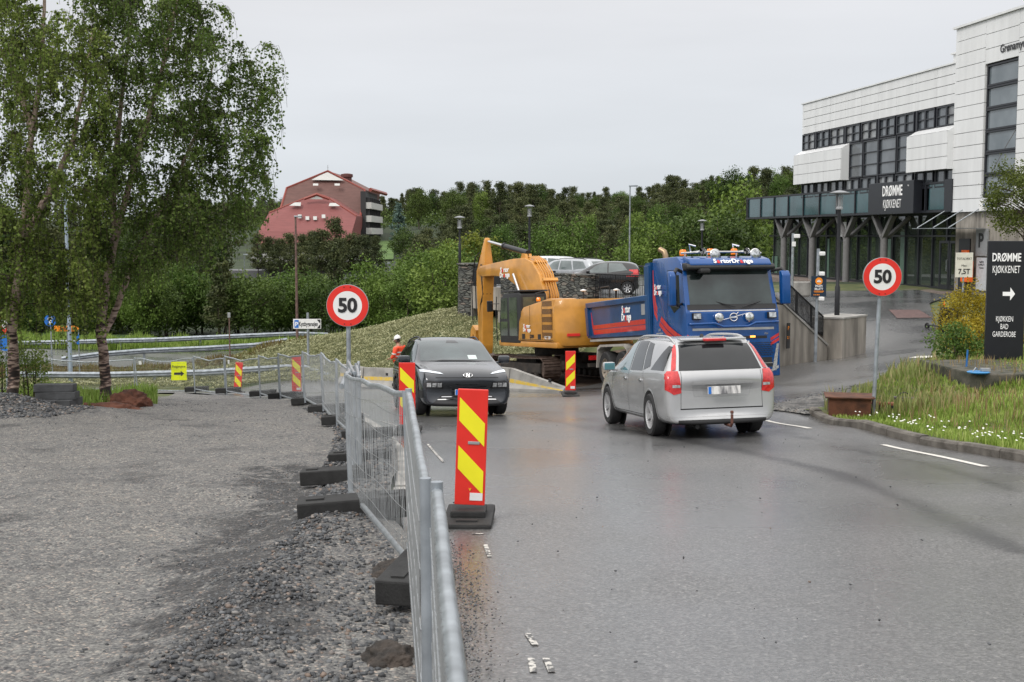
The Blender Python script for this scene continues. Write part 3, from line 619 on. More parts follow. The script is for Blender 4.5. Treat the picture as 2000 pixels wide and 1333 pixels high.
# ---------------------------------------------------------------- temporary mesh fence along the road
def fence_mesh(Lp, Hp, sag, wires=True, bottom=.06, seed=0):
    rr = random.Random(seed); k = 9
    def zt(x): return Hp-sag*math.sin(PI*x/Lp)**2+.01*math.sin(x*5+seed)
    def zb(x): return bottom-(sag*.6)*math.sin(PI*x/Lp)**2*(.4 if sag else 0)
    fr = MB(); xs = [Lp*i/(k-1) for i in range(k)]
    fr.tube([(x, 0, zt(x)) for x in xs], .021, 10); fr.tube([(x, 0, zb(x)+.02) for x in xs], .021, 10)
    po = []
    for x in (0, Lp): pp = MB(); pp.tube([(x, 0, -.02), (x, 0, Hp+.03)], .021, 12); po.append(pp)
    fr.tube([(0,0,Hp-.01),(.015,0,Hp-.01)], .02, 8)
    ms = MB(); n = int(Lp/.062)
    for i in range(1, n):
        x = Lp*i/n; j = rr.uniform(-.004, .004)
        ms.tube([(x, .018, zb(x)), (x+j*2, .022+j, (Hp)/2), (x, .018, zt(x)+.015)], .0021, 3, cap=False)
    for z in (.22, .42, .62, .82, 1.0):
        ms.tube([(x, .024, z-sag*.5*math.sin(PI*x/Lp)**2+.012*math.sin(x*3+z*9)) for x in xs], .0024, 3, cap=False)
    return fr, po, ms
def foot_mb(): 
    g = MB(); g.box((0,0,.065), (.74,.24,.13), bev=.012); g.box((.25,0,.134), (.12,.08,.012)); g.box((-.25,0,.134), (.12,.08,.012)); g.box((0,0,.02),(.3,.245,.03)); return g
PTS = [(.03,.6,.90),(-.24,4.0,.78),(-.30,4.3,.76),(-.635,7.55,.66),(-1.5,11.2,.27),(-1.93,14.65,-.02),(-2.25,18.1,-.30),(-3.04,21.2,-.57),(-3.8,24.4,-.74),(-4.75,27.8,-1.08),(-5.97,31.3,-1.48),(-7.1,34.3,-1.80),(-8.7,37,-2.07),(-10.3,39.5,-2.32),(-12.9,41.7,-2.6),(-16.9,43.6,-2.8)]
segs = [(0,1),(2,3),(3,4)]+[(i, i+1) for i in range(4, len(PTS)-1)]
flabels = ['nearest mesh fence panel, its bare top tube leaving the bottom of the photo','second nearest mesh fence panel, seen almost edge on',
 'mesh fence panel with thick top rail before the kerb, beside the nearest hazard board','steep mesh fence panel leading away to the left speed sign pole','mesh fence panel just beyond the left speed sign pole','mesh fence panel behind the panel bundle, turning left along the kerb','mesh fence panel right of the hazard board by the garage sign','mesh fence panel with tag, left of the fence panel by the garage sign board','mesh fence panel between the two distant hazard boards, nearer one','mesh fence panel just right of the farthest hazard board','mesh fence panel behind the farthest hazard board','mesh fence panel right beside the yellow pedestrian arrow board','mesh fence panel behind the yellow pedestrian arrow board','leftmost mesh fence panel behind the birch trunk']
HP = 1.13
M_wire = mat('fence_wire', (.42,.44,.45), .35, .7)
for k, (i, j) in enumerate(segs):
    a = Vector(PTS[i]); b = Vector(PTS[j]); d = (b-a); Lh = d.length
    t = bpy.data.objects.new('mesh_fence', None); col.objects.link(t)
    d = d.normalized(); side = d.cross(Vector((0,0,1))).normalized(); lean = random.uniform(-.02,.02) if k > 2 else 0
    up = (Vector((0,0,1))+side*lean).normalized(); up = (up-d*up.dot(d)*(.55)).normalized(); yy = up.cross(d).normalized()
    m3 = Matrix((d, yy, up)).transposed().to_4x4(); m3.translation = a-up*HP; t.matrix_world = m3
    tag(t, flabels[k], 'fence', 'mesh fence panels along the road works')
    fr, po, ms = fence_mesh(Lh-(.1 if k else 0), HP, .0 if k < 4 else random.choice([.05,.09,.12]), seed=k)
    fr.build('rail', M_galv, t, smooth=40); [pp.build('post', M_galvd, t, smooth=40) for pp in po]; ms.build('wire_mesh', M_wire, t)
    if k >= 4 and k % 2 == 0 or k == 12:
        g = MB(); g.box((Lh-.35, -.03, HP-.16), (.17,.01,.11)); g.build('tag_plate', M_white, t)
# flat reinforcing strap bolted to the near panel (the bent corner)
# bundle of spare panels leaning at the sign pole
for n_, (dx, dy, rz) in enumerate(((.12,-.5,.10),(.22,-.9,.06))):
    t = thing('mesh_fence', ['spare narrow fence panel leaning against the post bundle, nearer one','spare narrow fence panel leaning against the post bundle, farther one'][n_], 'fence', (-1.9+dx, 14.3+dy, h(-1.9, 14)+.08), R(95)+rz, 'mesh fence panels along the road works')
    fr, po, ms = fence_mesh(1.3, 1.1, 0, seed=40+n_); fr.build('rail', M_galv, t, smooth=40); [pp.build('post', M_galvd, t, smooth=40) for pp in po]; ms.build('wire_mesh', M_wire, t)
a, b = Vector((-1.57,11.25,.29)), Vector((-1.88,14.3,.02))
t = thing('brace_tube', 'slanting galvanised brace tube joining the fence corner to the sign pole', 'brace', a); g = MB(); g.tube([(0,0,-.03), tuple((b-a)*.5+Vector((.0,0,.05))), tuple(b-a)], .026, 10); g.build('tube', M_galv, t, smooth=40)
# concrete/rubber feet
ft = tag(foot_mb().build('ballast_block', M_rubber), 'x', 'block', 'fence feet')
fl = ['black fence foot under the nearest panel joint, its notched end showing','long black fence foot under the near panel corner with posts, largest in view','black fence foot beside the left speed sign pole','black fence foot with a blue mark behind the near mesh','black fence foot just behind the mesh left of the kerb','fourth black fence foot beyond the panel bundle','black fence foot below the hazard board near the garage sign','black fence foot between the two distant hazard boards, right one','black fence foot between the two distant hazard boards, left one','black fence foot right of the farthest hazard board','black fence foot under the farthest hazard board','black fence foot right of the yellow pedestrian board','black fence foot left of the yellow pedestrian board']
fpos = [(-.60,7.3),(-1.5,10.1)]+[(PTS[i][0], PTS[i][1]) for i in range(4, 15)]
frot = [R(78), R(8)]+[R(random.uniform(-6, 10)) for _ in range(11)]
fpos[1] = (-1.45,10.3); fpos[2] = (-1.75,12.8)
for i, ((x, y), rz) in enumerate(zip(fpos, frot)):
    o = ft if i == 0 else ft.copy()
    if i: col.objects.link(o)
    sc_ = 1.25 if i == 1 else 1.0
    o.location = (x-(-.10 if i > 2 else .1 if i == 2 else (-.1 if i else 0)), y, h(x, y)+(.1 if i == 0 else .05)); o.rotation_euler = (0, R(-3), rz); o.scale = (sc_, sc_, sc_*1.15); o['label'] = fl[i]
# stack of fence feet by the birch
pb = gat(106, 812)
sl_ = ['top grey block lying across the stack beside the birch','second grey block from the top of the stack beside the birch','left notched end block in the third row of the stack','middle notched end block in the third row of the stack','right notched end block in the third row of the stack','bottom block of the grey stack beside the birch']
M_blkg = mat('weathered_block', (.045,.047,.05), .7, var=.3, scale=5, bump=.3, bscale=40)
def notch(): 
    g = MB(); g.prism([(-.13,0),(-.07,0),(-.07,.05),(.07,.05),(.07,0),(.13,0),(.13,.155),(-.13,.155)], -.37, .37, 0, 'y'); return g
zc = pb.z
for i, (dx, dz, kind, rz) in enumerate(((0,.46,'l',.03),(.04,.31,'l',-.02),(-.27,.155,'n',.02),(0,.155,'n',0),(.28,.155,'n',-.01),(.02,0,'l',.01))):
    if kind == 'l': g = MB(); g.box((0,0,.075), (.80 if i else .78,.26,.148), bev=.01)
    else: g = notch()
    o = g.build('concrete_block', M_blkg); o.location = (pb.x+dx, pb.y+.1, zc+dz); o.rotation_euler = (0,0,rz); tag(o, sl_[i], 'block', 'stacked fence feet beside the birch')
# ---------------------------------------------------------------- hazard boards
def hazard(label, x, y, rz, lean=0, flip=1):
    z = h(x, y); t = thing('hazard_board', label, 'hazard board', (x, y, z), rz, 'red and yellow hazard boards')
    W, Hh, z0 = .26, 1.0, .15; a = Matrix.Rotation(lean, 4, 'Y')
    g = MB(); g.T = a; g.box((0,0,z0+Hh/2), (W,.035,Hh), bev=.008); bd = g.build('board', M_red, t)
    g = MB(); g.T = a; i_ = W/2-.02
    for zz in (z0+.57, z0+.155):
        g.prism([(-i_*flip, zz+.36), (-i_*flip, zz+.16), (i_*flip, zz-.06+.0), (i_*flip, zz+.14)], -.0215, -.0185, 0, 'y')
    g.build('stripe', M_yel, bd)
    g = MB(); g.T = a; g.box((.02,-.02,z0+.56-.02), (.10,.012,.026), bev=.005); g.build('hand_slot', M_signback, bd)
    g = MB(); g.T = a; g.box((.055,-.0205,z0+.075), (.11,.004,.065)); s_ = g.build('sticker', M_white, bd)

    lettering('V', .025, M_yel, bd, a @ TR(.0,-.022,z0+.135), name='letter')
    g = MB(); g.box((0,0,.035), (.42,.8,.07), bev=.02); g.box((0,0,.095), (.3,.3,.06), bev=.015); g.box((0,-.28,.075),(.18,.06,.02)); g.build('base', M_rubber, t)
    return t
hz = [('nearest red and yellow hazard board, standing on the asphalt beside the near fence panel',916,1020,-.03,.035,1),('hazard board behind the near mesh fence, left of the dark car',796,848,.0,.0,1),
 ('hazard board between the excavator track and the blue truck wheel',1114,775,.03,0,-1),('hazard board behind the fence just left of the parking garage sign post',580,783,.02,0,1),('farthest hazard board, tilted, behind the fence right of the yellow pedestrian board',463,772,.0,.09,1)]
yy_ = [10.4,19.6,31.0,34.6,42.8]
for (lb, px, py, rz, ln, fl_), Y in zip(hz, yy_):
    p = at(px, py, Y); hazard(lb, p.x, p.y, rz, ln, fl_)
# ---------------------------------------------------------------- road signs
def speed_sign(label, px, py, Y, lean, zlow):
    k = 1.15 if Y > 20 else 1.0
    c = at(px, py, Y); gz_ = h(c.x, c.y); t = thing('speed_sign', label, 'road sign', (c.x, c.y, gz_), 0, '50 speed limit signs'); t.scale = (k,k,k); H0 = (c.z-gz_)/k
    g = MB(); g.tube([(lean,0,-.3),(0,0.03,H0+.25)], .031, 14); g.build('pole', M_galvd, t, smooth=40)
    g = MB(); g.T = TR(0,-.03,H0,0,PI/2); g.lathe([(.300,-.012),(.300,.012),(.291,.013),(0,.013)], 64); g.lathe([(0,-.012),(.300,-.012)], 64); g.build('sign_back', M_signback, t)
    g = MB(); g.T = TR(0,-.044,H0,0,PI/2); g.lathe([(.205,.0),(.292,.0),(.292,.003),(.205,.003)], 64); g.build('red_ring', M_red, t)
    g = MB(); g.T = TR(0,-.044,H0,0,PI/2); g.lathe([(.206,.002),(0,.002)], 64); fc = g.build('sign_face', M_white, t)
    lettering('50', .20, M_blk, t, TR(0,-.052,H0-.005), sx=1.0, bold=.035, space=.97)
    for sx_ in (-.045,.045):
        for sz in (-.26,.26):
            g = MB(); g.T = TR(sx_,-.05,H0+sz,0,PI/2); g.lathe([(.008,0),(.008,.004),(0,.004)],10); g.build('bolt', M_blk, t)
    g = MB(); g.box((0,0,H0+.18),(.1,.06,.04)); g.box((0,0,H0-.18),(.1,.06,.04)); g.build('clamp', M_galv, t)
    return t
speed_sign('round 50 speed limit sign on the grey pole behind the fence, left of the cars', 679.5, 597, 17.4, 0, 0)
speed_sign('round 50 speed limit sign on the grey pole in the daisy grass at the right', 1722, 541, 21.8, -.09, 0)
# garage sign
c = at(600, 633, 56); gz_ = h(c.x, c.y)
t = thing('garage_sign', 'white arrow shaped parking garage sign on a grey post behind the fence', 'road sign', (c.x, c.y, gz_)); H0 = c.z-gz_
g = MB(); g.cyl((0.02,.06,-.2),(0.02,.06,H0+.5),.06,12); g.build('post', M_galvd, t, smooth=40)
g = MB(); g.box((0,-.02,H0),(1.27,.04,.45),bev=.01); bd = g.build('board', M_white, t)
g = MB(); g.prism([(.45,H0+.2),(.61,H0),(.45,H0-.2),(.61,H0-.2),(.61,H0+.2)], -.046,-.042,0,'y'); g.build('arrow_edge', M_blk, bd)
g = MB(); g.box((-.48,-.045,H0),(.19,.006,.36)); b2 = g.build('parking_symbol', M_blue, bd); lettering('P', .2, M_let, b2, TR(-.48,-.05,H0-.02), bold=.02)
lettering('Kystbygarasjen', .20, M_blk, bd, TR(.06,-.045,H0-.01), sx=.52, bold=.02)
# yellow pedestrian board on the fence
c = at(349.5, 725, 40.6)
t = thing('pedestrian_board', 'bright yellow board with black arrow hanging on the fence', 'sign', (c.x, c.y, c.z), R(8))
g = MB(); g.box((0,0,0),(.50,.012,.62)); bd = g.build('board', mat('fluorescent_yellow', (.85,.95,.0), .4), t)
lettering('Fotgjengere', .085, M_blk, bd, TR(0,-.009,.15), sx=.75); g = MB(); g.prism([(-.16,-.13),(.06,-.13),(.06,-.18),(.17,-.09),(.06,0),(.06,-.05),(-.16,-.05)],-.011,-.008,0,'y'); g.build('arrow', M_blk, bd)
# left hand distant signs
def post(name, label, px, py0, py1, Y, r, mt, cat='post', base_z=None):
    b = at(px, py0, Y); zz = h(b.x, b.y); top = at(px, py1, Y).z; t = thing(name, label, cat, (b.x, b.y, zz)); g = MB(); g.tube([(0,0,-.2),(0,0,top-zz)],[r, r*.75],10); g.build('pole', mt, t, smooth=40); return t, top-zz
t, H0 = post('lamp_mast', 'tall pale steel mast standing behind the fence between the birches', 138, 722, 300, 57.5, .09, mat('pale_blue_steel', (.32,.39,.46), .5, .2), 'lamp mast')
g = MB(); g.tube([(0,0,H0),(.3,-.2,H0+.15)],.04,8); g.box((.5,-.35,H0+.17),(.6,.25,.1),rz=-.6,bev=.03); g.build('lamp_head', M_galvd, t)
c = at(137, 642, 59); t, H0 = post('direction_sign', 'orange arrow shaped direction sign with black lettering behind the left birches', 133, 700, 632, 59, .04, M_galvd, 'road sign')
Hc = c.z-h(c.x, c.y); g = MB(); g.prism([(-.6,Hc-.13),(.45,Hc-.13),(.6,Hc),(.45,Hc+.13),(-.6,Hc+.13)],-.06,-.03,0,'y'); bd = g.build('board', M_or, t); lettering('asfjellet', .16, M_blk, bd, TR(-.03,-.065,Hc), sx=.8, bold=.02)
t, H0 = post('slim_sign', 'small blue edge-on sign on a thin grey post beside the pale mast', 155, 705, 645, 60, .03, M_galvd, 'road sign'); g = MB(); g.box((-.02,-.05,H0-.45),(.12,.03,.5),bev=.01); g.build('board', M_blue, t)
t, H0 = post('yield_sign', 'red and white triangular give way sign half hidden behind the left birch trunk', 14, 760, 620, 55, .035, M_galvd, 'road sign')
g = MB(); g.prism([(-.45,H0),(.45,H0),(0,H0-.75)],-.06,-.04,0,'y'); b2 = g.build('red_border', M_red, t); g = MB(); g.prism([(-.3,H0-.08),(.3,H0-.08),(0,H0-.58)],-.066,-.062,0,'y'); g.build('white_field', M_white, b2)
g = MB(); g.T = TR(.0,-.05,H0-1.15,0,PI/2); g.lathe([(.36,0),(.36,.02),(0,.02)],32); g.build('round_plate', M_blue, t)
t, H0 = post('mandatory_sign', 'round blue sign half hidden in the birch leaves left of the orange sign', 102, 720, 612, 58, .035, M_galvd, 'road sign'); g = MB(); g.T = TR(0,-.05,H0-.35,0,PI/2); g.lathe([(.28,0),(.28,.02),(0,.02)],32); b2 = g.build('round_plate', M_blue, t)
g = MB(); g.prism([(-.06,H0-.55),(.06,H0-.55),(.06,H0-.3),(.15,H0-.3),(0,H0-.1),(-.15,H0-.3),(-.06,H0-.3)],-.075,-.071,0,'y'); g.build('arrow', M_white, b2)
t, H0 = post('marker_post', 'thin brown marker post with pale top on the planted bank', 449, 690, 616, 60, .04, mat('rusty_post', (.14,.085,.07), .7, var=.3)); g = MB(); g.box((0,-.03,H0),(.14,.06,.25),bev=.02); g.build('head', M_signback, t)
# guard rails
def guardrail(label, pts, post_step=4.0, hgt=.75):
    t = thing('guard_rail', label, 'guard rail', group='steel guard rails by the far roads'); P3 = []
    for a, b in zip(pts[:-1], pts[1:]):
        a = Vector(a); b = Vector(b); k = max(1, int((b-a).length/2)); P3 += [a.lerp(b, i/k) for i in range(k)]
    P3.append(Vector(pts[-1])); prof_ = [(0,0),(.02,.04),(.08,.09),(.02,.14),(.02,.17),(.08,.22),(.02,.28),(0,.31)]
    vs = []; n = len(P3)
    for i, p in enumerate(P3):
        d = (P3[min(i+1,n-1)]-P3[max(i-1,0)]); nn = Vector((d.y, -d.x, 0)).normalized()
        if nn.y > 0: nn = -nn
        for u, v_ in prof_: vs.append((p.x+nn.x*u*1.2, p.y+nn.y*u*1.2, p.z-.31+v_))
    k = len(prof_); g = MB(); g.add(vs, [(i*k+j, i*k+j+1, (i+1)*k+j+1, (i+1)*k+j) for i in range(n-1) for j in range(k-1)]); g.build('beam', M_galvd, t, smooth=30)
    acc = 0; last = P3[0]; 
    for p in P3:
        acc += (p-last).length; last = p
        if acc >= post_step: 
            acc = 0; g = MB(); z0 = h(p.x, p.y+.1); g.box((p.x, p.y+.12, (z0-.3+p.z)/2), (.1,.14,p.z-z0+.3)); g.build('post', M_galvd, t)
    return t
guardrail('near guard rail below the planted bank behind the temporary fence', [at(x, y, Y) for x, y, Y in ((40,726,57),(200,727,57.5),(400,722,57.5),(560,712,56.5),(596,713,55.5),(640,728,53.5),(660,740,52))])
guardrail('middle guard rail along the ramp road edge behind the bank', [at(x, y, Y) for x, y, Y in ((120,697,69),(190,688,69.5),(280,681,70.5),(400,676,72),(500,670,73.5),(560,660,75))])
guardrail('far guard rail in front of the dense green bushes', [at(x, y, Y) for x, y, Y in ((-60,668,76.5),(100,665,77),(300,660,77),(480,652,78),(580,648,79),(640,650,80))])
# concrete barriers
def barrier(label, pa, pb_, ha=.8, hb=.8):
    a = Vector(pa); b = Vector(pb_); d = b-a; L_ = d.length; rz = math.atan2(d.y, d.x)
    t = thing('concrete_barrier', label, 'barrier', (a.x, a.y, h(a.x, a.y)), rz, 'grey concrete traffic barriers'); dz = h(b.x, b.y)-h(a.x, a.y)
    prf = lambda H_: [(-.24,0),(-.24,.08),(-.12,.3*H_/.8),(-.07,H_),(.07,H_),(.12,.3*H_/.8),(.24,.08),(.24,0)]
    vs = []
    for x, H_, z in ((.03,ha,0),(L_-.03,hb,dz)):
        vs += [(x, u, z+v_) for u, v_ in prf(H_)]
    g = MB(); g.add(vs, [(i,(i+1)%8,(i+1)%8+8,i+8) for i in range(8)]+[tuple(range(8)), tuple(range(15,7,-1))]); g.build('body', M_conc, t)
    M_yb = mat('worn_yellow_band', (.62,.42,.05), .6, c2=(.45,.40,.28), scale=5, detail=8, lo=.42, hi=.7)
    vs = []
    for x, H_, z in ((.06,ha,0),(L_-.06,hb,dz)):
        f = H_/.8; vs += [(x,-.127,z+.3*f),(x,-.113,z+.44*f),(x,-.10,z+.44*f),(x,-.10,z+.3*f)]
    g = MB(); g.add(vs, [(0,1,5,4),(1,2,6,5),(0,3,2,1),(4,5,6,7),(2,3,7,6),(3,0,4,7)]); g.build('yellow_band', M_yb, t)
    g = MB(); g.box((L_*.75,-.095,.62*ha/.8),(.12,.03,.1)); g.build('lifting_slot', M_blk, t)
    return t
q = [at(x, 755, Y) for x, Y in ((668,51.5),(713,50.2),(775,49))]
barrier('left concrete barrier beside the fence behind the dark car', q[0], q[1]); barrier('concrete barrier with yellow band ending behind the dark car', q[1], q[2])
q = [at(x, 770, Y) for x, Y in ((940,38.6),(1000,36.5),(1107,34.1))]
barrier('concrete barrier between the dark car and the excavator track', q[0], q[1], .66, .66); barrier('sloping end piece of concrete barrier pointing at the hazard board', q[1], q[2], .66, .14)
# ---------------------------------------------------------------- lamps
def disc_lamp(label, px, pyb, pyt, Y, mt=M_blackm, r=.055, zb=None):
    b = at(px, pyb, Y); top = at(px, pyt, Y).z; zb = zb if zb is not None else h(b.x, b.y)
    t = thing('street_lamp', label, 'street lamp', (b.x, b.y, zb), 0, 'black disc topped street lamps'); H0 = top-zb
    g = MB(); g.tube([(0,0,0),(0,0,.9),(0,0,.95),(0,0,H0-.55)],[r*1.5,r*1.5,r,r],14); g.build('pole', mt, t, smooth=40)
    g = MB(); g.lathe([(.11,H0-.6),(.11,H0-.56),(.05,H0-.5)],16)
    for a in range(6): g.cyl((.10*math.cos(a*PI/3),.10*math.sin(a*PI/3),H0-.58),(.10*math.cos(a*PI/3),.10*math.sin(a*PI/3),H0-.1),.008,4)
    g.lathe([(.05,H0-.5),(.05,H0-.2)],12); g.build('lantern', M_signback, t, smooth=40)
    q = .32 if Y < 50 else .27; g = MB(); g.lathe([(q-.02,H0-.1),(q,H0-.08),(q*.4,H0-.02),(0,H0)],28); g.lathe([(0,H0-.09),(q-.02,H0-.1)],28); g.build('shade', mat('lamp_shade_grey', (.24,.25,.26), .4, .3), t, smooth=30); return t
disc_lamp('black disc topped lamp on the concrete pier in front of the shop windows', 1634.5, 618, 372, 38.9, zb=-.88)
disc_lamp('black disc topped lamp above the round stone pillar', 898, 514, 422, 59, zb=.3, r=.045)
disc_lamp('black disc topped lamp rising behind the excavator boom', 1034, 560, 400, 62, zb=-1)
disc_lamp('black disc topped lamp behind the roof of the blue truck', 1370, 560, 429, 68, zb=-1)
def mast(label, px, pyb, pyt, Y, mt, arm=.5, r=.07):
    b = at(px, pyb, Y); top = at(px, pyt, Y).z; zb = h(b.x, b.y); t = thing('lamp_mast', label, 'lamp mast', (b.x, b.y, zb)); H0 = top-zb
    g = MB(); g.tube([(0,0,-.2),(0,0,H0)],[r,r*.6],10); g.build('pole', mt, t, smooth=40); g = MB(); g.box((arm/2,0,H0+.02),(abs(arm)+.15,.22,.1),bev=.03); g.build('lamp_head', M_galvd, t); return t
mast('tall silver lamp mast beyond the parked cars', 1229, 560, 364, 85, M_galv, .45); mast('rusty brown lamp mast in front of the red roofed building', 580.5, 650, 424, 72, mat('rusty_post', (.14,.085,.07)), .3, .09)
mast('small white lamp in the trees below the red roofed building', 478, 560, 498, 120, M_galv, .3, .06); mast('small white lamp among bushes right of the left speed sign', 761.5, 560, 515, 120, M_galv, -.3, .06); mast('small lamp seen through birch leaves between the trunks', 284, 560, 512, 120, M_galv, -.3, .06)
# poles with cameras, parking notice
b = at(1592, 706, 37); zz = -2.2
t = thing('parking_notice', 'dark blue parking notice with orange car emblem on a pole by the retaining wall', 'sign', (b.x, b.y, zz)); H0 = at(1592,486,37).z-zz
g = MB(); g.tube([(0,0,-.1),(.03,0,H0)],.05,12); g.build('pole', M_galvd, t, smooth=40); c = at(1595,560,36.9); zc = c.z-zz; g = MB(); g.box((.04,-.08,zc),(.45,.03,.62)); bd = g.build('board', mat('navy_board', (.01,.025,.05), .45), t)
g = MB(); g.T = TR(.04,-.1,zc+.16,0,PI/2); g.lathe([(.11,0),(.11,.006),(0,.006)],24); em = g.build('car_emblem', M_or, bd)
g = MB(); g.box((.04,-.112,zc+.15),(.12,.006,.04)); g.box((.04,-.112,zc+.18),(.07,.006,.03)); g.build('car_outline', M_white, em)
lettering('INGEN\nBILLETT', .065, M_let, bd, TR(.04,-.1,zc-.03), sx=.8, bold=.02); g = MB(); g.box((.04,-.098,zc-.14),(.3,.004,.02)); g.box((.04,-.098,zc-.17),(.26,.004,.012)); 
for i in range(4): g.box((-.1+i*.05,-.098,zc-.25),(.03,.004,.03))
g.build('small_print', M_or, bd)
g = MB()
for zc2 in (H0-.15, H0-.75, H0-1.5): g.box((.12,-.08,zc2),(.16,.2,.12),bev=.03)
g.build('camera', M_white, t)
b = at(1547, 560, 52); t = thing('camera_mast', 'slim steel mast with white cameras in front of the glass facade', 'camera mast', (b.x, b.y, -1)); H0 = at(1547,456,52).z+1
g = MB(); g.cyl((0,0,0),(0,0,H0),.06,12); g.build('pole', M_galv, t, smooth=40); g = MB(); g.box((.14,-.05,H0-.12),(.25,.22,.16),bev=.03); g.box((.02,-.08,H0-.45),(.14,.1,.2)); g.build('camera', M_white, t)
t = thing('concrete_planter', 'round pale concrete planter at the foot of the camera mast', 'planter', (*at(1561,560,53).xy, -1)); g = MB(); g.lathe([(.42,0),(.48,.08),(.48,.62),(.44,.66),(.38,.66),(.36,.5),(0,.5)],28); g.build('bowl', M_conc, t, smooth=30); g = MB(); g.lathe([(0,.56),(.36,.52)],16); g.build('soil', M_soil, t)
# pylon sign
b = Vector((9.93,24.6)); zg = -.92; t = thing('pylon_sign', 'tall black pylon sign with white lettering and arrow at the right edge', 'sign', (b.x-.05, b.y, zg), R(-14))
g = MB(); g.box((0,0,1.23),(.72,.15,2.45),bev=.01); bd = g.build('panel', mat('pylon_black', (.010,.011,.015), .35), t)
lettering('DRØMME', .165, M_let, bd, TR(-.01,-.085,2.12), sx=.56, bold=.02); lettering('KJØKKENET', .15, M_let, bd, TR(-.01,-.085,1.88), sx=.46); lettering('KJØKKEN\nBAD\nGARDEROBE', .11, M_let, bd, TR(-.01,-.085,.74), sx=.50)
g = MB(); g.prism([(-.06,1.36),(.08,1.36),(.08,1.27),(.17,1.40),(.08,1.53),(.08,1.44),(-.06,1.44)],-.090,-.083,0,'y'); g.build('arrow', M_let, bd)
g = MB(); g.box((0,0,-.1),(.5,.1,.25)); g.build('foot', M_blackm, t)
# weight limit sign, sandwich board, scooter
b = at(1883,518,40); t = thing('weight_sign', 'white weight limit board beside the golden bush', 'sign', (b.x, b.y, h(b.x, b.y))); zc = b.z-t.location.z
g = MB(); g.cyl((.0,.04,0),(.0,.04,zc+.3),.03,8); g.build('post', M_galvd, t); g = MB(); g.box((0,0,zc),(.56,.03,.8),bev=.004); bd = g.build('board', mat('cream_board', (.66,.64,.56), .5), t)
lettering('TOTALVEKT', .075, M_blk, bd, TR(0,-.02,zc+.2), sx=.85); lettering('Max:', .07, M_blk, bd, TR(0,-.02,zc-.02)); lettering('7,5T', .17, M_blk, bd, TR(0,-.02,zc-.22), sx=.9, bold=.02)
b = at(1850,610,41); t = thing('sandwich_board', 'leaning black pavement board with orange and white lettering beside the golden bush', 'pavement sign', (b.x, b.y, h(b.x, b.y)), R(-8))
g = MB(); g.T = Matrix.Rotation(R(8),4,'Y') @ Matrix.Rotation(R(-12),4,'X'); g.box((0,0,.52),(.66,.03,1.0)); bd = g.build('front_board', M_blk, t)
TT = Matrix.Rotation(R(8),4,'Y') @ Matrix.Rotation(R(-12),4,'X'); lettering('NYTT', .14, M_or, bd, TT @ TR(0,-.02,.86), bold=.03); lettering('PARKERINGS\nSYSTEM', .07, M_let, bd, TT @ TR(0,-.02,.68), sx=.9); lettering('Vi har fått nytt system.\nSkann nummerskiltet og\nbetal på automaten.', .03, M_let, bd, TT @ TR(0,-.02,.4))
g = MB(); g.T = Matrix.Rotation(R(8),4,'Y') @ Matrix.Rotation(R(14),4,'X'); g.box((0,.06,.5),(.64,.03,.98)); g.build('back_board', M_blk, t)
b = at(1830,590,43); t = thing('electric_scooter', 'orange and black electric scooter standing by the pavement board', 'scooter', (b.x, b.y, h(b.x, b.y)), R(-65))
g = MB(); g.tube([(.42,0,.13),(.33,0,1.02)],.03,8); g.build('stem', mat('orange_paint', (.85,.13,.01)), t); g = MB(); g.tube([(.33,-.22,1.02),(.33,.22,1.02)],.018,8); g.build('handlebar', M_blk, t)
g = MB(); g.box((-.02,0,.14),(.72,.15,.05),bev=.02); g.build('deck', M_blk, t)
for x in (.44,-.44): g = MB(); g.T = TR(x,0,.11,0,PI/2); g.lathe([(.05,-.025),(.1,-.025),(.115,0),(.1,.025),(.05,.025)],20); g.build('wheel', M_rubber, t)
# rusty box, pots, foundation, hoop, kerbstone, blue ring
b = Vector((6.08,22.0)); t = thing('rusty_hopper', 'rusty steel box with flared rim standing in weeds at the driveway corner', 'metal box', (b.x, b.y, h(*b)+.02), R(-12))
M_rust = mat('rust', (.055,.022,.012), .85, c2=(.13,.05,.025), scale=5, bump=.3, detail=8)
g = MB(); vs = [(x*(.36 if z < .1 else .31)*(1.0), y*.28, z) for z in (0,) for x, y in ((-1,-1),(1,-1),(1,1),(-1,1))]+[(x*.36, y*.32, .36) for x, y in ((-1,-1),(1,-1),(1,1),(-1,1))]
g.add([(v[0], v[1], v[2]+.1) for v in vs], [(0,1,2,3),(0,1,5,4),(1,2,6,5),(2,3,7,6),(3,0,4,7)]); g.build('body', M_rust, t); g = MB(); g.box((0,0,.47),(.86,.74,.02)); g.box((0,0,.09),(.84,.7,.025)); g.build('rim', M_rust, t)
g = MB(); g.box((-.25,0,-.02),(.1,.5,.22)); g.box((.25,0,-.02),(.1,.5,.22)); g.build('foot', M_blk, t)
M_terra = mat('terracotta', (.16,.045,.025), .85, c2=(.27,.09,.05), scale=6, bump=.3)
for k, (px, py, w_, lb) in enumerate(((1708,826,.26,'larger terracotta block at the foot of the right speed sign'),(1739,828,.2,'smaller broken terracotta block right of the speed sign pole'))):
    b = gat(px, py-6, 14); t = thing('terracotta_block', lb, 'block', (b.x, b.y+.05, h(b.x, b.y)+.13), R(random.uniform(-20,20)), 'terracotta blocks'); g = MB(); g.box((0,0,.07),(w_,.2,.16),bev=.01); g.build('block', M_terra, t); g = MB(); g.box((-w_/4,-.101,.07),(w_*.3,.01,.08)); g.build('hole', M_blk, t); g = MB(); g.box((w_/4,-.101,.07),(w_*.3,.01,.08)); g.build('hole', M_blk, t)
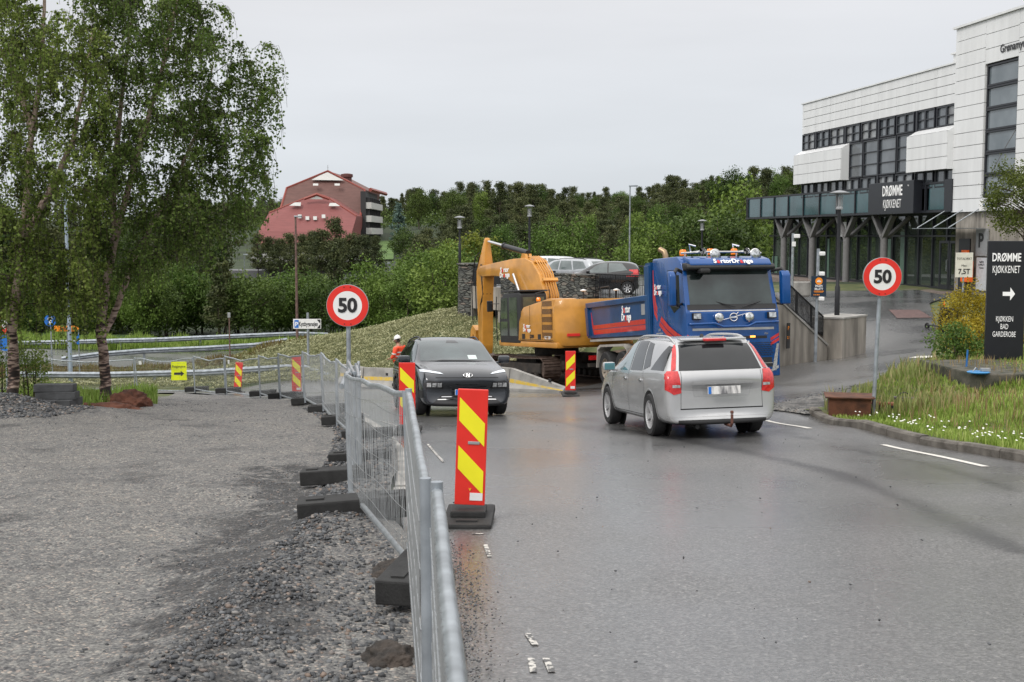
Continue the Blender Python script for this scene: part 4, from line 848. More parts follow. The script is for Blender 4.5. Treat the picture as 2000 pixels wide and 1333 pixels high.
t = thing('sign_foundation', 'mossy dark concrete foundation slab below the pylon sign', 'foundation', (9.6, 22.6, -.84), R(4)); g = MB(); g.box((.3,.7,-.25),(3.2,2.6,.5),bev=.03); g.build('slab', mat('mossy_concrete', (.03,.035,.022), .9, c2=(.11,.10,.08), scale=4, bump=.5, detail=8), t)
t = thing('plastic_disc', 'flat blue plastic disc lying on the sign foundation', 'disc', (8.4,22.0,-.825)); g = MB(); g.lathe([(.19,0),(.2,.02),(.17,.03),(0,.03)],28); g.build('disc', mat('blue_plastic', (.03,.22,.5), .4), t)
g = MB(); g.box((.12,0,.06),(.16,.1,.05)); g.tube([(-.1,0,.03),(-.05,0,.1),(0,.05,.06)],.01,5); g.build('fitting', M_signback, t)
t = thing('blue_stake', 'short bright blue stake in front of the green bush', 'stake', (8.62,23.2,-1.0)); g = MB(); g.cyl((0,0,0),(.02,0,.48),.018,8); g.build('stake', mat('blue_plastic2', (.02,.14,.4), .4), t)
t = thing('cable_hoop', 'black cable hoop curving out of the grass', 'cable', (*gat(1765,800,14).xy, 0)); zz = h(t.location.x, t.location.y); g = MB(); g.tube([(-.22+.022*i, 0, zz+.05+.22*math.sin(PI*i/20)) for i in range(21)],.012,6); g.build('hoop', M_rubber, t)
b = gat(1785,803,14); t = thing('loose_kerbstone', 'loose grey kerbstone lying in the long grass', 'stone', (b.x, b.y+.2, h(b.x,b.y)+.06), R(-24)); g = MB(); g.box((0,0,.05),(.62,.16,.14),bev=.02); g.build('stone', M_kerb, t)
# ---------------------------------------------------------------- cars
def eval_mesh(me, sub=2, cuts=()):
    o = bpy.data.objects.new('tmp', me); col.objects.link(o); m = o.modifiers.new('s', 'SUBSURF'); m.levels = sub; m.render_levels = sub
    cs = []
    for i, cme in enumerate(cuts):
        c = bpy.data.objects.new('cut', cme); col.objects.link(c); b = o.modifiers.new('b%d' % i, 'BOOLEAN'); b.operation = 'DIFFERENCE'; b.object = c; b.solver = 'EXACT'; cs.append(c)
    dg = bpy.context.evaluated_depsgraph_get(); dg.update(); r = bpy.data.meshes.new_from_object(o.evaluated_get(dg))
    bpy.data.objects.remove(o)
    for c in cs: bpy.data.objects.remove(c)
    return r
def car_hull(st):   # st rows: x, w, zb, zm, zbelt, wb, wr, zre, zr, bulge
    rows = []
    for (x, w, zb, zm, zbt, wb, wr, zre, zr, bl) in st:
        P = [(0, zb), (w*.82, zb), (w*.965, zb+.05), (w, zm), (w*.995, (zm+zbt)/2), (wb, zbt-.012), (wb-.02, zbt+.02), ((wb+wr)/2+.01, (zbt+zre)/2), (wr+.01, zre-.03), (wr-.05, zre+.005), (wr*.55, zr-.008), (0, zr)]
        rows.append([(x+bl*(1-(y/w)**2), y, z) for y, z in P])
    K = len(rows[0]); vs = []; ring = []
    for r in rows:
        ids = []
        for k in range(K): ids.append(len(vs)); vs.append(r[k])
        for k in range(K-2, 0, -1): ids.append(len(vs)); x, y, z = r[k]; vs.append((x, -y, z))
        ring.append(ids)
    n = len(ring[0]); fs = []
    for a, b in zip(ring[:-1], ring[1:]):
        for j in range(n): fs.append((a[j], a[(j+1)%n], b[(j+1)%n], b[j]))
    for rr in (ring[0], ring[-1]):
        fs.append((rr[0], rr[1], rr[n-1]))
        for k in range(1, K-2): fs.append((rr[k], rr[k+1], rr[n-k-1], rr[n-k]))
        fs.append((rr[K-2], rr[K-1], rr[K]))
    me = bpy.data.meshes.new('hull'); me.from_pydata(vs, [], fs); bm = bmesh.new(); bm.from_mesh(me); bmesh.ops.recalc_face_normals(bm, faces=bm.faces)
    if bm.calc_volume(signed=True) < 0: bmesh.ops.reverse_faces(bm, faces=bm.faces)
    bm.to_mesh(me); bm.free(); return me
def patch(me, poly, view, off, name, mt, parent, sides=1, thresh=.12, two=False):
    """piece of the hull inside a convex outline seen along an axis, lifted off by a few millimetres"""
    if two:
        for sg in (1, -1): o = patch(me, poly, view, off, name, mt, parent, sg, thresh)
        return o
    out_v = []; out_f = []
    for sgn in ((1, -1) if two else (sides,)):
        bm = bmesh.new(); bm.from_mesh(me); pl = [Vector(p) for p in poly]; ar = sum(pl[i].x*pl[(i+1)%len(pl)].y-pl[(i+1)%len(pl)].x*pl[i].y for i in range(len(pl)))
        if ar < 0: pl = pl[::-1]
        ax = {'side': (0, 2), 'front': (1, 2), 'top': (0, 1)}[view]
        if view == 'side': bmesh.ops.bisect_plane(bm, geom=bm.verts[:]+bm.edges[:]+bm.faces[:], plane_co=(0,0,0), plane_no=(0,-sgn,0), clear_outer=True)
        for i in range(len(pl)):
            a, b = pl[i], pl[(i+1)%len(pl)]; d = b-a; nn = (d.y, -d.x); no = [0,0,0]; co = [0,0,0]; no[ax[0]], no[ax[1]] = nn; co[ax[0]], co[ax[1]] = a.x, a.y
            g_ = bm.verts[:]+bm.edges[:]+bm.faces[:]
            if not bm.faces: break
            bmesh.ops.bisect_plane(bm, geom=g_, plane_co=co, plane_no=no, clear_outer=True)
        bm.normal_update(); dr = {'side': Vector((0,sgn,0)), 'front': Vector((sgn,0,0)), 'top': Vector((0,0,1))}[view]
        bmesh.ops.delete(bm, geom=[f for f in bm.faces if f.normal.dot(dr) < thresh], context='FACES')
        bm.normal_update(); nv = [v.normal.copy() for v in bm.verts]
        for v, n_ in zip(bm.verts, nv): v.co += n_*off
        bm.verts.index_update(); o_ = len(out_v); out_v += [tuple(v.co) for v in bm.verts]; out_f += [tuple(v.index+o_ for v in f.verts) for f in bm.faces]; bm.free()
    m = bpy.data.meshes.new(name); m.from_pydata(out_v, [], out_f); m.materials.append(mt); m.polygons.foreach_set('use_smooth', [True]*len(m.polygons))
    return link(name, m, parent)
M_tyre = mat('tyre', (.02,.02,.021), .8, var=.2, scale=12, bump=.15, bscale=50)
M_alloy = mat('alloy', (.62,.62,.63), .3, .6, var=.1); M_alloyd = mat('dark_alloy', (.12,.12,.125), .35, .7)
M_wellb = mat('wheel_well', (.008,.008,.008), .95); M_chrome = mat('chrome', (.7,.7,.7), .12, 1, var=.02)
M_tint = mat('tinted_glass', (.012,.014,.016), .03, spec=.5, coat=.15); M_carglass = mat('car_glass', (.03,.045,.05), .03, spec=.7, coat=.3, c2=(.07,.10,.105), scale=1.1)
M_tail = mat('tail_light', (.42,.008,.012), .18, coat=.8, c2=(.62,.03,.03), scale=20); M_clear = mat('clear_lens', (.45,.46,.47), .12, .3, coat=.8, scale=30, var=.4)
M_trim = mat('black_trim', (.02,.02,.021), .55); M_gap = mat('panel_gap', (.006,.006,.006), .9)
def wheel(par, x, y, r, wd, spokes=5, rimmat=None, side=1, rr=.66, hub=.1, dish=.02):
    w_ = bpy.data.objects.new('wheel', None); col.objects.link(w_); w_.parent = par; w_.location = (x, y, r)
    T = Matrix.Rotation(-side*PI/2, 4, 'X'); h_ = wd/2
    g = MB(); g.lathe([(r*rr,-h_),(r*.90,-h_),(r*.975,-h_*.8),(r,-h_*.45),(r,h_*.45),(r*.975,h_*.8),(r*.90,h_),(r*rr,h_*.9),(r*rr,-h_)], 40, T=T); g.build('tyre', M_tyre, w_, smooth=35)
    g = MB(); z1 = h_*.72
    g.lathe([(r*rr,h_*.92),(r*(rr-.03),h_*.88),(r*(rr-.06),h_*.3),(r*(rr-.06),-h_*.5)], 40, T=T)
    g.lathe([(r*hub*1.6,z1-dish-.02),(r*hub*1.6,z1-dish),(r*hub,z1-dish+.012),(0,z1-dish+.012)], 20, T=T)
    for k in range(spokes):
        a = 2*PI*k/spokes+.3; ca, sa = math.cos(a), math.sin(a)
        def sp(rad, tt, z): return T @ Vector((ca*rad-sa*tt, sa*rad+ca*tt, z))
        w0, w1 = r*.085, r*.12*(5/spokes)**.6; r0, r1 = r*hub*.8, r*(rr-.04)
        vs = [sp(r0,-w0,z1-dish),sp(r0,w0,z1-dish),sp(r1,w1,z1+.01),sp(r1,-w1,z1+.01),sp(r0,-w0,z1-dish-.03),sp(r0,w0,z1-dish-.03),sp(r1,w1,z1-.04),sp(r1,-w1,z1-.04)]
        g.add(vs, [(0,1,2,3),(4,7,6,5),(0,4,5,1),(2,6,7,3),(1,5,6,2),(0,3,7,4)])
    g.build('rim', rimmat or M_alloy, w_, smooth=35)
    g = MB(); g.lathe([(r*(rr-.05),z1-.09),(0,z1-.09)], 24, T=T); g.build('brake_disc', M_wellb, w_)
    return w_
def place_car(o, x, y, ang, wb):
    f = Vector((math.cos(ang), math.sin(ang))); pf = Vector((x, y))+f*wb/2; pr = Vector((x, y))-f*wb/2; l = Vector((-f.y, f.x))
    zf, zr = h(*pf), h(*pr); zl, zR = h(x+l.x*.75, y+l.y*.75), h(x-l.x*.75, y-l.y*.75)
    X = Vector((f.x*wb, f.y*wb, zf-zr)).normalized(); Y = Vector((l.x*1.5, l.y*1.5, zl-zR)); Y = (Y-X*Y.dot(X)).normalized(); Z = X.cross(Y)
    m = Matrix((X, Y, Z)).transposed().to_4x4(); m.translation = (x, y, (zf+zr)/2+.005); o.matrix_world = m
def make_car(name, label, cat, st, paint, wheels, arch=1.12, rim=None, spokes=5, cladding=None, group=None):
    t = thing(name, label, cat, group=group); hull = car_hull(st); sm = eval_mesh(hull, 2)
    (xf, xr, r, track) = wheels; cuts = []
    for x in (xf, xr):
        g = MB(); g.tube([(x,-1.3,r*1.02),(x,-track/2+.18,r*1.02)], r*arch, 40); g.tube([(x,track/2-.18,r*1.02),(x,1.3,r*1.02)], r*arch, 40)
        g.tube([(x,-1.3,-.05),(x,-track/2+.18,-.05)], r*arch*.98, 20); g.tube([(x,track/2-.18,-.05),(x,1.3,-.05)], r*arch*.98, 20)
        for half in (0, 1):
            c = MB(); k = len(g.v)//4
        for q in range(2):
            c = MB(); c.add(g.v[q*80:(q+1)*80], [f if True else f for f in [tuple(i-q*80 for i in ff) for ff in g.f if q*80 <= ff[0] < (q+1)*80]]); me = bpy.data.meshes.new('c'); me.from_pydata(c.v, [], c.f); bm = bmesh.new(); bm.from_mesh(me); bmesh.ops.recalc_face_normals(bm, faces=bm.faces); bm.to_mesh(me); bm.free(); cuts.append(me)
    bd = eval_mesh(hull, 2, cuts); bd.materials.clear(); bd.materials.append(paint); bd.name = 'body'
    bd.polygons.foreach_set('use_smooth', [True]*len(bd.polygons)); bd.set_sharp_from_angle(angle=R(40)); body = link('body', bd, t)
    for x in (xf, xr):
        for s_ in (-1, 1): g = MB(); g.tube([(x, s_*(track/2-.17), r), (x, s_*(track/2-.16), r)], r*arch*.99, 28); g.build('wheel_arch_liner', M_wellb, t)
    g = MB(); g.cyl((xf,-track/2,r),(xf,track/2,r),.05,8); g.build('axle', M_wellb, t); g = MB(); g.cyl((xr,-track/2,r),(xr,track/2,r),.05,8); g.build('axle', M_wellb, t)
    for x in (xf, xr):
        for s_ in (-1, 1): wheel(t, x, s_*(track/2), r, .215, spokes, rim, s_)
    return t, sm, body
# arch lips: ring strip around the opening
def arch_ring(sm, x, r, wd, off, mt, par, name='wheel_arch_trim', a0=-.15, a1=PI+.15, z0=None):
    bvh = BVHTree.FromPolygons([v.co for v in sm.vertices], [p.vertices[:] for p in sm.polygons]); z0 = r if z0 is None else z0
    for s_ in (-1, 1):
        vs = []; fs = []; n2 = 28
        for i in range(n2+1):
            a = a0+(a1-a0)*i/n2
            for rad in (r, r+wd*.5, r+wd):
                p = Vector((x+math.cos(a)*rad, s_*1.6, z0+math.sin(a)*rad)); hit = bvh.ray_cast(p, Vector((0,-s_,0)))
                y = hit[0].y if hit[0] else (s_*.86); vs.append((p.x, y+s_*(off if rad > r and rad < r+wd else off*.6), p.z))
        for i in range(n2): 
            for k in (0,1): fs.append((i*3+k, i*3+k+1, i*3+k+4, i*3+k+3))
        g = MB(); g.add(vs, fs); g.build(name, mt, par, smooth=40)
def mirrors(par, x, y, z, capmat, glass, fwd=1, sz=1.0):
    for s_ in (-1, 1):
        g = MB(); g.box((x, s_*(y+.13), z+.02), (.13*sz,.22*sz,.14*sz), bev=.045, rz=-s_*.15); g.box((x+.01, s_*(y+.01), z-.04), (.06,.12,.04), bev=.015); m_ = g.build('door_mirror', capmat, par, smooth=50)
        g = MB(); g.box((x-.068*fwd*sz, s_*(y+.13), z+.02), (.012,.18*sz,.11*sz), bev=.004, rz=-s_*.15); g.build('mirror_glass', glass, m_)
def rails(par, sm, x0, x1, y, mt, hgt=.05, r=.017):
    bvh = BVHTree.FromPolygons([v.co for v in sm.vertices], [p.vertices[:] for p in sm.polygons])
    for s_ in (-1, 1):
        pts = []; n = 16
        for i in range(n+1):
            x = x0+(x1-x0)*i/n; hit = bvh.ray_cast(Vector((x, s_*y, 3)), Vector((0,0,-1))); pts.append((x, s_*y, hit[0].z-.012+hgt*min(1, 2.2*math.sin(PI*i/n))))
        g = MB(); g.tube(pts, r, 8); g.build('roof_rail', mt, par, smooth=60)
def plate(par, T, wd=.52, hh=.11, smudge=True, text=None, mt=None):
    g = MB(); g.T = T; g.box((0,0,0), (wd,.012,hh), bev=.004); p_ = g.build('number_plate', mt or mat('blurred_plate', (.16,.16,.17), .5, c2=(.75,.74,.72), scale=11, lo=.35, hi=.6, stretch=(1,1,.4)), par)
    g = MB(); g.T = T; g.box((-wd/2+.03,-.007,0), (.045,.006,hh-.012)); g.build('country_band', M_blue, p_)
    if text: lettering(text, hh*.62, M_blk, p_, T @ TR(.03,-.008,0), sx=.82)
    return p_
# --- silver estate, seen from behind
M_silver = mat('silver_paint', (.48,.485,.49), .27, .5, var=.02, coat=.6)
#        x     w    zb   zm   zbelt wb   wr    zre   zr   bulge
KIA = [(-2.19, 0.6, 0.36, 0.52, 0.66, 0.6, 0.56, 0.72, 0.74, -0.03), (-2.2, 0.8, 0.24, 0.48, 0.72, 0.8, 0.74, 0.8, 0.84, -0.09), (-2.17, 0.87, 0.22, 0.48, 0.88, 0.865, 0.8, 0.93, 0.96, -0.1), (-2.07, 0.885, 0.21, 0.48, 0.955, 0.872, 0.72, 1.06, 1.1, -0.09), (-1.9, 0.89, 0.2, 0.48, 0.96, 0.872, 0.685, 1.28, 1.32, -0.09), (-1.74, 0.892, 0.2, 0.48, 0.96, 0.872, 0.645, 1.415, 1.445, -0.07), (-1.45, 0.893, 0.2, 0.46, 0.955, 0.872, 0.645, 1.445, 1.475, -0.02), (-0.8, 0.893, 0.2, 0.46, 0.94, 0.874, 0.645, 1.46, 1.492, 0), (0, 0.893, 0.2, 0.46, 0.925, 0.874, 0.645, 1.455, 1.487, 0), (0.45, 0.893, 0.2, 0.46, 0.915, 0.872, 0.635, 1.4, 1.43, 0.04), (0.9, 0.893, 0.2, 0.46, 0.905, 0.87, 0.657, 1.19, 1.23, 0.08), (1.22, 0.892, 0.2, 0.46, 0.9, 0.865, 0.72, 0.99, 1.02, 0.12), (1.45, 0.89, 0.2, 0.46, 0.87, 0.85, 0.7, 0.9, 0.935, 0.1), (1.8, 0.88, 0.2, 0.46, 0.8, 0.82, 0.66, 0.83, 0.86, 0.1), (2.05, 0.83, 0.2, 0.46, 0.7, 0.76, 0.6, 0.73, 0.76, 0.1), (2.16, 0.74, 0.24, 0.44, 0.6, 0.7, 0.55, 0.62, 0.65, 0.1), (2.17, 0.6, 0.32, 0.44, 0.52, 0.58, 0.48, 0.54, 0.56, 0.08)]
t, sm, body = make_car('estate_car', 'silver estate car seen from behind in the right lane', 'car', KIA, M_silver, (1.33,-1.32,.325,1.60), rim=M_alloy)
place_car(t, 2.84, 20.75, math.atan2(.985,-.175), 2.65); t.matrix_world = t.matrix_world @ Matrix.Diagonal((1,1,1.05,1))
patch(sm, [(.93,.955),(.42,1.36),(-.02,1.425),(-.06,.955)], 'side', .004, 'front_door_window', mat('front_window_glass', (.05,.10,.11), .03, spec=1, coat=.8, c2=(.10,.16,.17)), t, two=True)
patch(sm, [(-.12,.965),(-.10,1.425),(-.62,1.425),(-.82,.975)], 'side', .004, 'rear_door_window', M_tint, t, two=True)
patch(sm, [(-.88,.985),(-.69,1.41),(-.97,1.385),(-1.20,1.05)], 'side', .004, 'quarter_window', M_tint, t, two=True)
patch(sm, [(-1.28,1.0),(-1.72,1.36),(-1.86,1.34),(-1.97,1.0)], 'side', .004, 'rear_side_window', M_tint, t, two=True)
for a_, b_ in (((-.055,.3),(-.055,1.43)),((-1.04,.62),(-.90,.97)),((1.02,.3),(.95,.93))):
    d_ = (Vector(b_)-Vector(a_)).normalized(); n_ = Vector((d_.y,-d_.x))*.004; patch(sm, [tuple(Vector(a_)+n_), tuple(Vector(b_)+n_), tuple(Vector(b_)-n_), tuple(Vector(a_)-n_)], 'side', .0015, 'door_gap', M_gap, body, two=True)
patch(sm, [(1.0,.296),(1.0,.304),(-1.0,.304),(-1.0,.296)], 'side', .0015, 'door_gap', M_gap, body, two=True)
patch(sm, [(-.66,1.0),(.66,1.0),(.56,1.37),(-.56,1.37)], 'front', .005, 'rear_window', M_tint, t, sides=-1)
for s_ in (-1, 1):
    patch(sm, [(s_*.70,1.01),(s_*.77,1.0),(s_*.635,1.39),(s_*.59,1.39)], 'front', .007, 'tail_light_upper', M_tail, t, sides=-1, thresh=.42)
    tl = patch(sm, [(s_*.64,.68),(s_*.76,.655),(s_*.90,.75),(s_*.90,.90),(s_*.82,.995),(s_*.675,.995)], 'front', .009, 'tail_light', M_tail, t, sides=-1, thresh=.16)
    patch(sm, [(s_*.66,.76),(s_*.78,.76),(s_*.78,.80),(s_*.66,.80)], 'front', .012, 'reversing_lens', M_clear, tl, sides=-1, thresh=.02)
for pl in ([(-.655,.45),(-.649,.45),(-.634,.99),(-.640,.99)],[(.655,.45),(.649,.45),(.634,.99),(.640,.99)],[(-.66,.435),(.66,.435),(.66,.452),(-.66,.452)]):
    patch(sm, pl, 'front', .002, 'tailgate_gap', M_gap, body, sides=-1)
patch(sm, [(-.43,.62),(.43,.62),(.47,.80),(-.47,.80)], 'front', .004, 'plate_recess_shade', mat('silver_painted_shade', (.44,.445,.45), .3, .45), t, sides=-1)  # darker silver patch: shade of the plate recess painted on the flat tailgate
patch(sm, [(-.48,.80),(.48,.80),(.46,.845),(-.46,.845)], 'front', .02, 'tailgate_handle', M_silver, t, sides=-1)
g = MB(); g.box((-1.93,0,1.44), (.09,.36,.04), bev=.012, ry=-.15); g.build('brake_light', M_tail, t)
g = MB(); g.box((-1.80,0,1.448), (.2,1.06,.03), bev=.012, ry=-.08); g.build('roof_spoiler', M_silver, t, smooth=50)
patch(sm, [(-.70,.285),(.70,.285),(.70,.20),(-.70,.20)], 'front', .006, 'lower_valance', M_trim, t, sides=-1, thresh=-.2)
patch(sm, [(-.88,.325),(.88,.325),(.88,.333),(-.88,.333)], 'front', .003, 'bumper_crease_shade', mat('silver_painted_shade', (.36,.36,.355)), t, sides=-1)  # same darker silver, a painted shade line in place of a modelled crease
plate(t, TR(-2.315,0,.71,-PI/2), .52, .115)
g = MB(); g.T = TR(-2.20,0,.905,-PI/2,PI/2); g.lathe([(.0,.016),(.06,.014),(.075,.0)],24); g.T = None
o = g.build('badge', M_blk, t); o.scale = (1,1,1); lettering('KIA', .035, M_let, t, TR(-2.235,0,.905,-PI/2), name='badge_letters', sx=1.1)
lettering('ecodynamics', .022, mat('green_letters', (.35,.6,.05), .5), t, TR(-2.165,-.53,.90,-PI/2), name='letters', sx=.8); lettering("cee'd", .03, M_chrome, t, TR(-2.165,.53,.90,-PI/2), name='letters')
g = MB(); g.tube([(-2.16,-.42,1.02),(-2.13,-.1,1.045),(-2.12,.0,1.04)],.015,6); g.box((-2.13,-.2,1.06),(.02,.5,.04),bev=.008); g.build('rear_wiper', M_blk, t)
g = MB(); g.tube([(-2.1,-.08,.2),(-2.36,-.08,.19),(-2.40,-.08,.23),(-2.41,-.08,.36)],.022,8); g.box((-2.41,-.08,.39),(.05,.05,.05),bev=.02); g.build('tow_bar', mat('rust2', (.12,.05,.035), .7), t)
g = MB(); g.tube([(-2.15,.38,.18),(-1.9,.38,.2)],.035,10); g.build('exhaust', M_trim, t)
mirrors(t, .80, .86, .985, M_silver, mat('mirror_blue', (.12,.28,.33), .04, .6), 1)
rails(t, sm, -1.78, .35, .585, mat('rail_silver', (.5,.5,.5), .25, .6), .06, .02)
for s_ in (-1, 1):
    for x_ in (.12, -.80):
        g = MB(); g.box((x_, s_*.892, .83), (.17,.03,.032), bev=.012); g.box((x_, s_*.885,.83), (.10,.012,.06), bev=.01); g.build('door_handle', M_chrome, t, smooth=50)
patch(sm, [(-1.28,.74),(-1.12,.74),(-1.12,.90),(-1.28,.90)], 'side', .002, 'fuel_flap', M_silver, t, sides=-1)
arch_ring(sm, 1.33, .362, .03, .012, M_silver, t, z0=.33); arch_ring(sm, -1.32, .362, .03, .012, M_silver, t, z0=.33)
g = MB(); g.tube([(-1.3,0,1.47),(-1.34,0,1.50)],.03,8); g.build('aerial', M_blk, t)
# --- dark crossover facing the camera
M_dark = mat('dark_paint', (.020,.024,.031), .22, .3, var=.05, coat=.9)
KON = [(-2.09, 0.62, 0.42, 0.55, 0.75, 0.6, 0.56, 0.82, 0.85, -0.04), (-2.1, 0.8, 0.32, 0.52, 0.9, 0.8, 0.585, 0.97, 1.0, -0.07), (-2.02, 0.88, 0.25, 0.52, 1.0, 0.86, 0.585, 1.12, 1.16, -0.07), (-1.8, 0.9, 0.22, 0.52, 1.02, 0.87, 0.585, 1.38, 1.42, -0.06), (-1.6, 0.9, 0.2, 0.52, 1.02, 0.87, 0.585, 1.475, 1.505, -0.03), (-1.1, 0.9, 0.2, 0.5, 1.01, 0.87, 0.585, 1.52, 1.55, 0), (-0.4, 0.9, 0.2, 0.5, 1.0, 0.87, 0.635, 1.53, 1.565, 0), (0.1, 0.9, 0.2, 0.5, 1.0, 0.87, 0.67, 1.505, 1.54, 0.02), (0.48, 0.9, 0.2, 0.5, 1.0, 0.87, 0.685, 1.37, 1.405, 0.06), (0.88, 0.9, 0.2, 0.5, 1.0, 0.87, 0.731, 1.12, 1.155, 0.1), (1.08, 0.9, 0.2, 0.5, 0.985, 0.86, 0.72, 1.01, 1.045, 0.13), (1.4, 0.9, 0.2, 0.5, 0.94, 0.84, 0.66, 0.965, 1.005, 0.13), (1.75, 0.89, 0.2, 0.5, 0.87, 0.82, 0.62, 0.9, 0.93, 0.12), (1.93, 0.87, 0.2, 0.5, 0.78, 0.82, 0.62, 0.81, 0.84, 0.13), (1.99, 0.84, 0.22, 0.5, 0.68, 0.8, 0.62, 0.72, 0.745, 0.14), (2.01, 0.78, 0.26, 0.46, 0.6, 0.74, 0.6, 0.64, 0.66, 0.12), (1.98, 0.6, 0.34, 0.44, 0.52, 0.56, 0.5, 0.55, 0.57, 0.08)]
t, sm, body = make_car('crossover_car', 'dark grey crossover car facing the camera in the left lane', 'car', KON, M_dark, (1.27,-1.33,.335,1.60), rim=M_alloyd, spokes=5)
place_car(t, -1.34, 25.4, math.atan2(-.972,.235), 2.6)
patch(sm, [(-.74,1.06),(.74,1.06),(.64,1.48),(-.64,1.48)], 'front', .005, 'windscreen', M_carglass, t, sides=1)
patch(sm, [(.80,1.045),(.30,1.40),(-.05,1.465),(-.10,1.045)], 'side', .004, 'front_door_window', M_carglass, t, two=True)
patch(sm, [(-.16,1.05),(-.14,1.47),(-.85,1.46),(-1.02,1.07)], 'side', .004, 'rear_door_window', M_tint, t, two=True)
patch(sm, [(-1.08,1.09),(-.95,1.43),(-1.3,1.36),(-1.5,1.2)], 'side', .004, 'quarter_window', M_tint, t, two=True)
M_drl = mat('daytime_light', (.7,.75,.8), .3, emit=.2)
for s_ in (-1, 1):
    patch(sm, [(s_*.46,.815),(s_*.52,.85),(s_*.84,.905),(s_*.84,.86)], 'front', .008, 'daytime_running_light', M_drl, t, thresh=.02)
    hl = patch(sm, [(s_*.46,.535),(s_*.50,.67),(s_*.74,.70),(s_*.84,.64),(s_*.84,.55)], 'front', .006, 'headlight', M_blk, t, thresh=.02)
    for k in range(3):
        patch(sm, [(s_*(.54+.10*k-.04),.575),(s_*(.54+.10*k+.04),.575),(s_*(.54+.10*k+.04),.65),(s_*(.54+.10*k-.04),.655)], 'front', .010, 'lens', M_clear, hl, thresh=.02)
    patch(sm, [(s_*.845,.36),(s_*.90,.36),(s_*.90,.50),(s_*.845,.50)], 'front', .006, 'air_curtain', M_trim, t, thresh=.02)
patch(sm, [(-.70,.235),(.70,.235),(.48,.42),(-.48,.42)], 'front', .006, 'lower_grille', M_blk, t)
for z_, w_ in ((.33,.58),(.385,.50)): patch(sm, [(-w_,z_-.008),(w_,z_-.008),(w_-.01,z_+.008),(-w_+.01,z_+.008)], 'front', .010, 'grille_bar', M_chrome, t)
patch(sm, [(-.86,.20),(.86,.20),(.86,.235),(-.86,.235)], 'front', .007, 'front_lip', M_trim, t, thresh=-.2)
patch(sm, [(-.62,.745),(.62,.745),(.60,.757),(-.60,.757)], 'front', .003, 'bonnet_gap', M_gap, body)
plate(t, TR(2.155,0,.475,PI/2,R(0)), .52, .11)
g = MB(); g.T = TR(2.10,0,.80,PI/2,PI/2); 
M_badge = M_chrome
o_ = []; n = 24
g.T = TR(2.105,0,.80,PI/2,R(-20)); g.tube([(.085*math.cos(2*PI*i/n), 0, .043*math.sin(2*PI*i/n)) for i in range(n+1)], .007, 6, cap=False)
g.tube([(-.03,0,-.03),(-.018,0,.03)],.007,6); g.tube([(.018,0,-.03),(.03,0,.03)],.007,6); g.tube([(-.03,0,-.005),(.03,0,.006)],.006,6); g.T = None; g.build('badge', M_chrome, t, smooth=50)
mirrors(t, .72, .90, 1.07, M_dark, M_tint, 1, 1.1); rails(t, sm, -1.6, .2, .60, M_blk, .05, .018)
for x_ in (1.27, -1.33): arch_ring(sm, x_, .372, .075, .018, M_trim, t, z0=.34)
patch(sm, [(.86,.21),(.86,.36),(-.92,.36),(-.92,.21)], 'side', .008, 'sill_cladding', M_trim, t, two=True, thresh=-.3)
for a_, b_ in (((-.10,.36),(-.10,1.0)),((-1.06,.62),(-.98,1.0)),((.92,.36),(.86,1.0))):
    d_ = (Vector(b_)-Vector(a_)).normalized(); n_ = Vector((d_.y,-d_.x))*.004; patch(sm, [tuple(Vector(a_)+n_), tuple(Vector(b_)+n_), tuple(Vector(b_)-n_), tuple(Vector(a_)-n_)], 'side', .0015, 'door_gap', M_gap, body, two=True)
for s_ in (-1, 1):
    for x_ in (.02,-.86):
        g = MB(); g.box((x_, s_*.895, .90), (.17,.03,.03), bev=.012); g.build('door_handle', M_dark, t, smooth=50)
g = MB(); g.box((.86,.30,1.10),(.01,.2,.1),rz=0); g.T = None
patch(sm, [(.22,1.095),(.40,1.095),(.40,1.175),(.22,1.175)], 'front', .007, 'paper_permit', mat('permit_paper', (.55,.62,.6), .6), t)
patch(sm, [(-.60,1.06),(.66,1.06),(.1,1.075),(-.3,1.078)], 'front', .012, 'wiper', M_blk, t)
patch(sm, [(-.13,1.42),(.13,1.42),(.09,1.475),(-.09,1.475)], 'front', .007, 'mirror_sensor', M_tint, t)
M_parkg = mat('parked_car_glass', (.07,.09,.09), .03, spec=.9, coat=.2, c2=(.16,.19,.19), scale=1.3)
# --- parked cars on the deck
def parked(name, label, st, paint, wheels, x, y, ang, wb, glassq, rim=M_alloy, sc_=1):
    t, sm, body = make_car(name, label, 'car', st, paint, wheels, rim=rim, spokes=7, group='cars parked on the raised deck')
    m = Matrix.Translation((x, y, DZ+.01)) @ Matrix.Rotation(ang, 4, 'Z') @ Matrix.Scale(sc_, 4); t.matrix_world = m
    for nm, q, v_ in glassq: patch(sm, q, v_, .006, nm, M_parkg, t, two=(v_ == 'side'), sides=(-1 if 'back' in nm else 1))
    return t, sm
AYG = [(-1.66,.62,.40,.5,.80,.60,.55,.86,.9,-.03),(-1.70,.76,.28,.5,.92,.76,.66,1.0,1.04,-.05),(-1.62,.80,.22,.5,.97,.79,.60,1.20,1.24,-.05),(-1.42,.81,.20,.5,.97,.79,.55,1.40,1.43,-.04),(-.9,.81,.20,.5,.95,.79,.54,1.44,1.47,0),(-.2,.81,.2,.5,.93,.79,.54,1.445,1.475,0),(.25,.81,.2,.5,.92,.79,.56,1.36,1.40,.03),(.75,.81,.2,.5,.92,.78,.64,1.06,1.10,.06),(1.0,.81,.2,.5,.90,.78,.66,.95,.99,.08),(1.35,.80,.2,.5,.82,.76,.60,.85,.88,.08),(1.6,.74,.22,.5,.68,.70,.55,.72,.75,.09),(1.66,.6,.3,.45,.58,.58,.5,.6,.62,.06)]
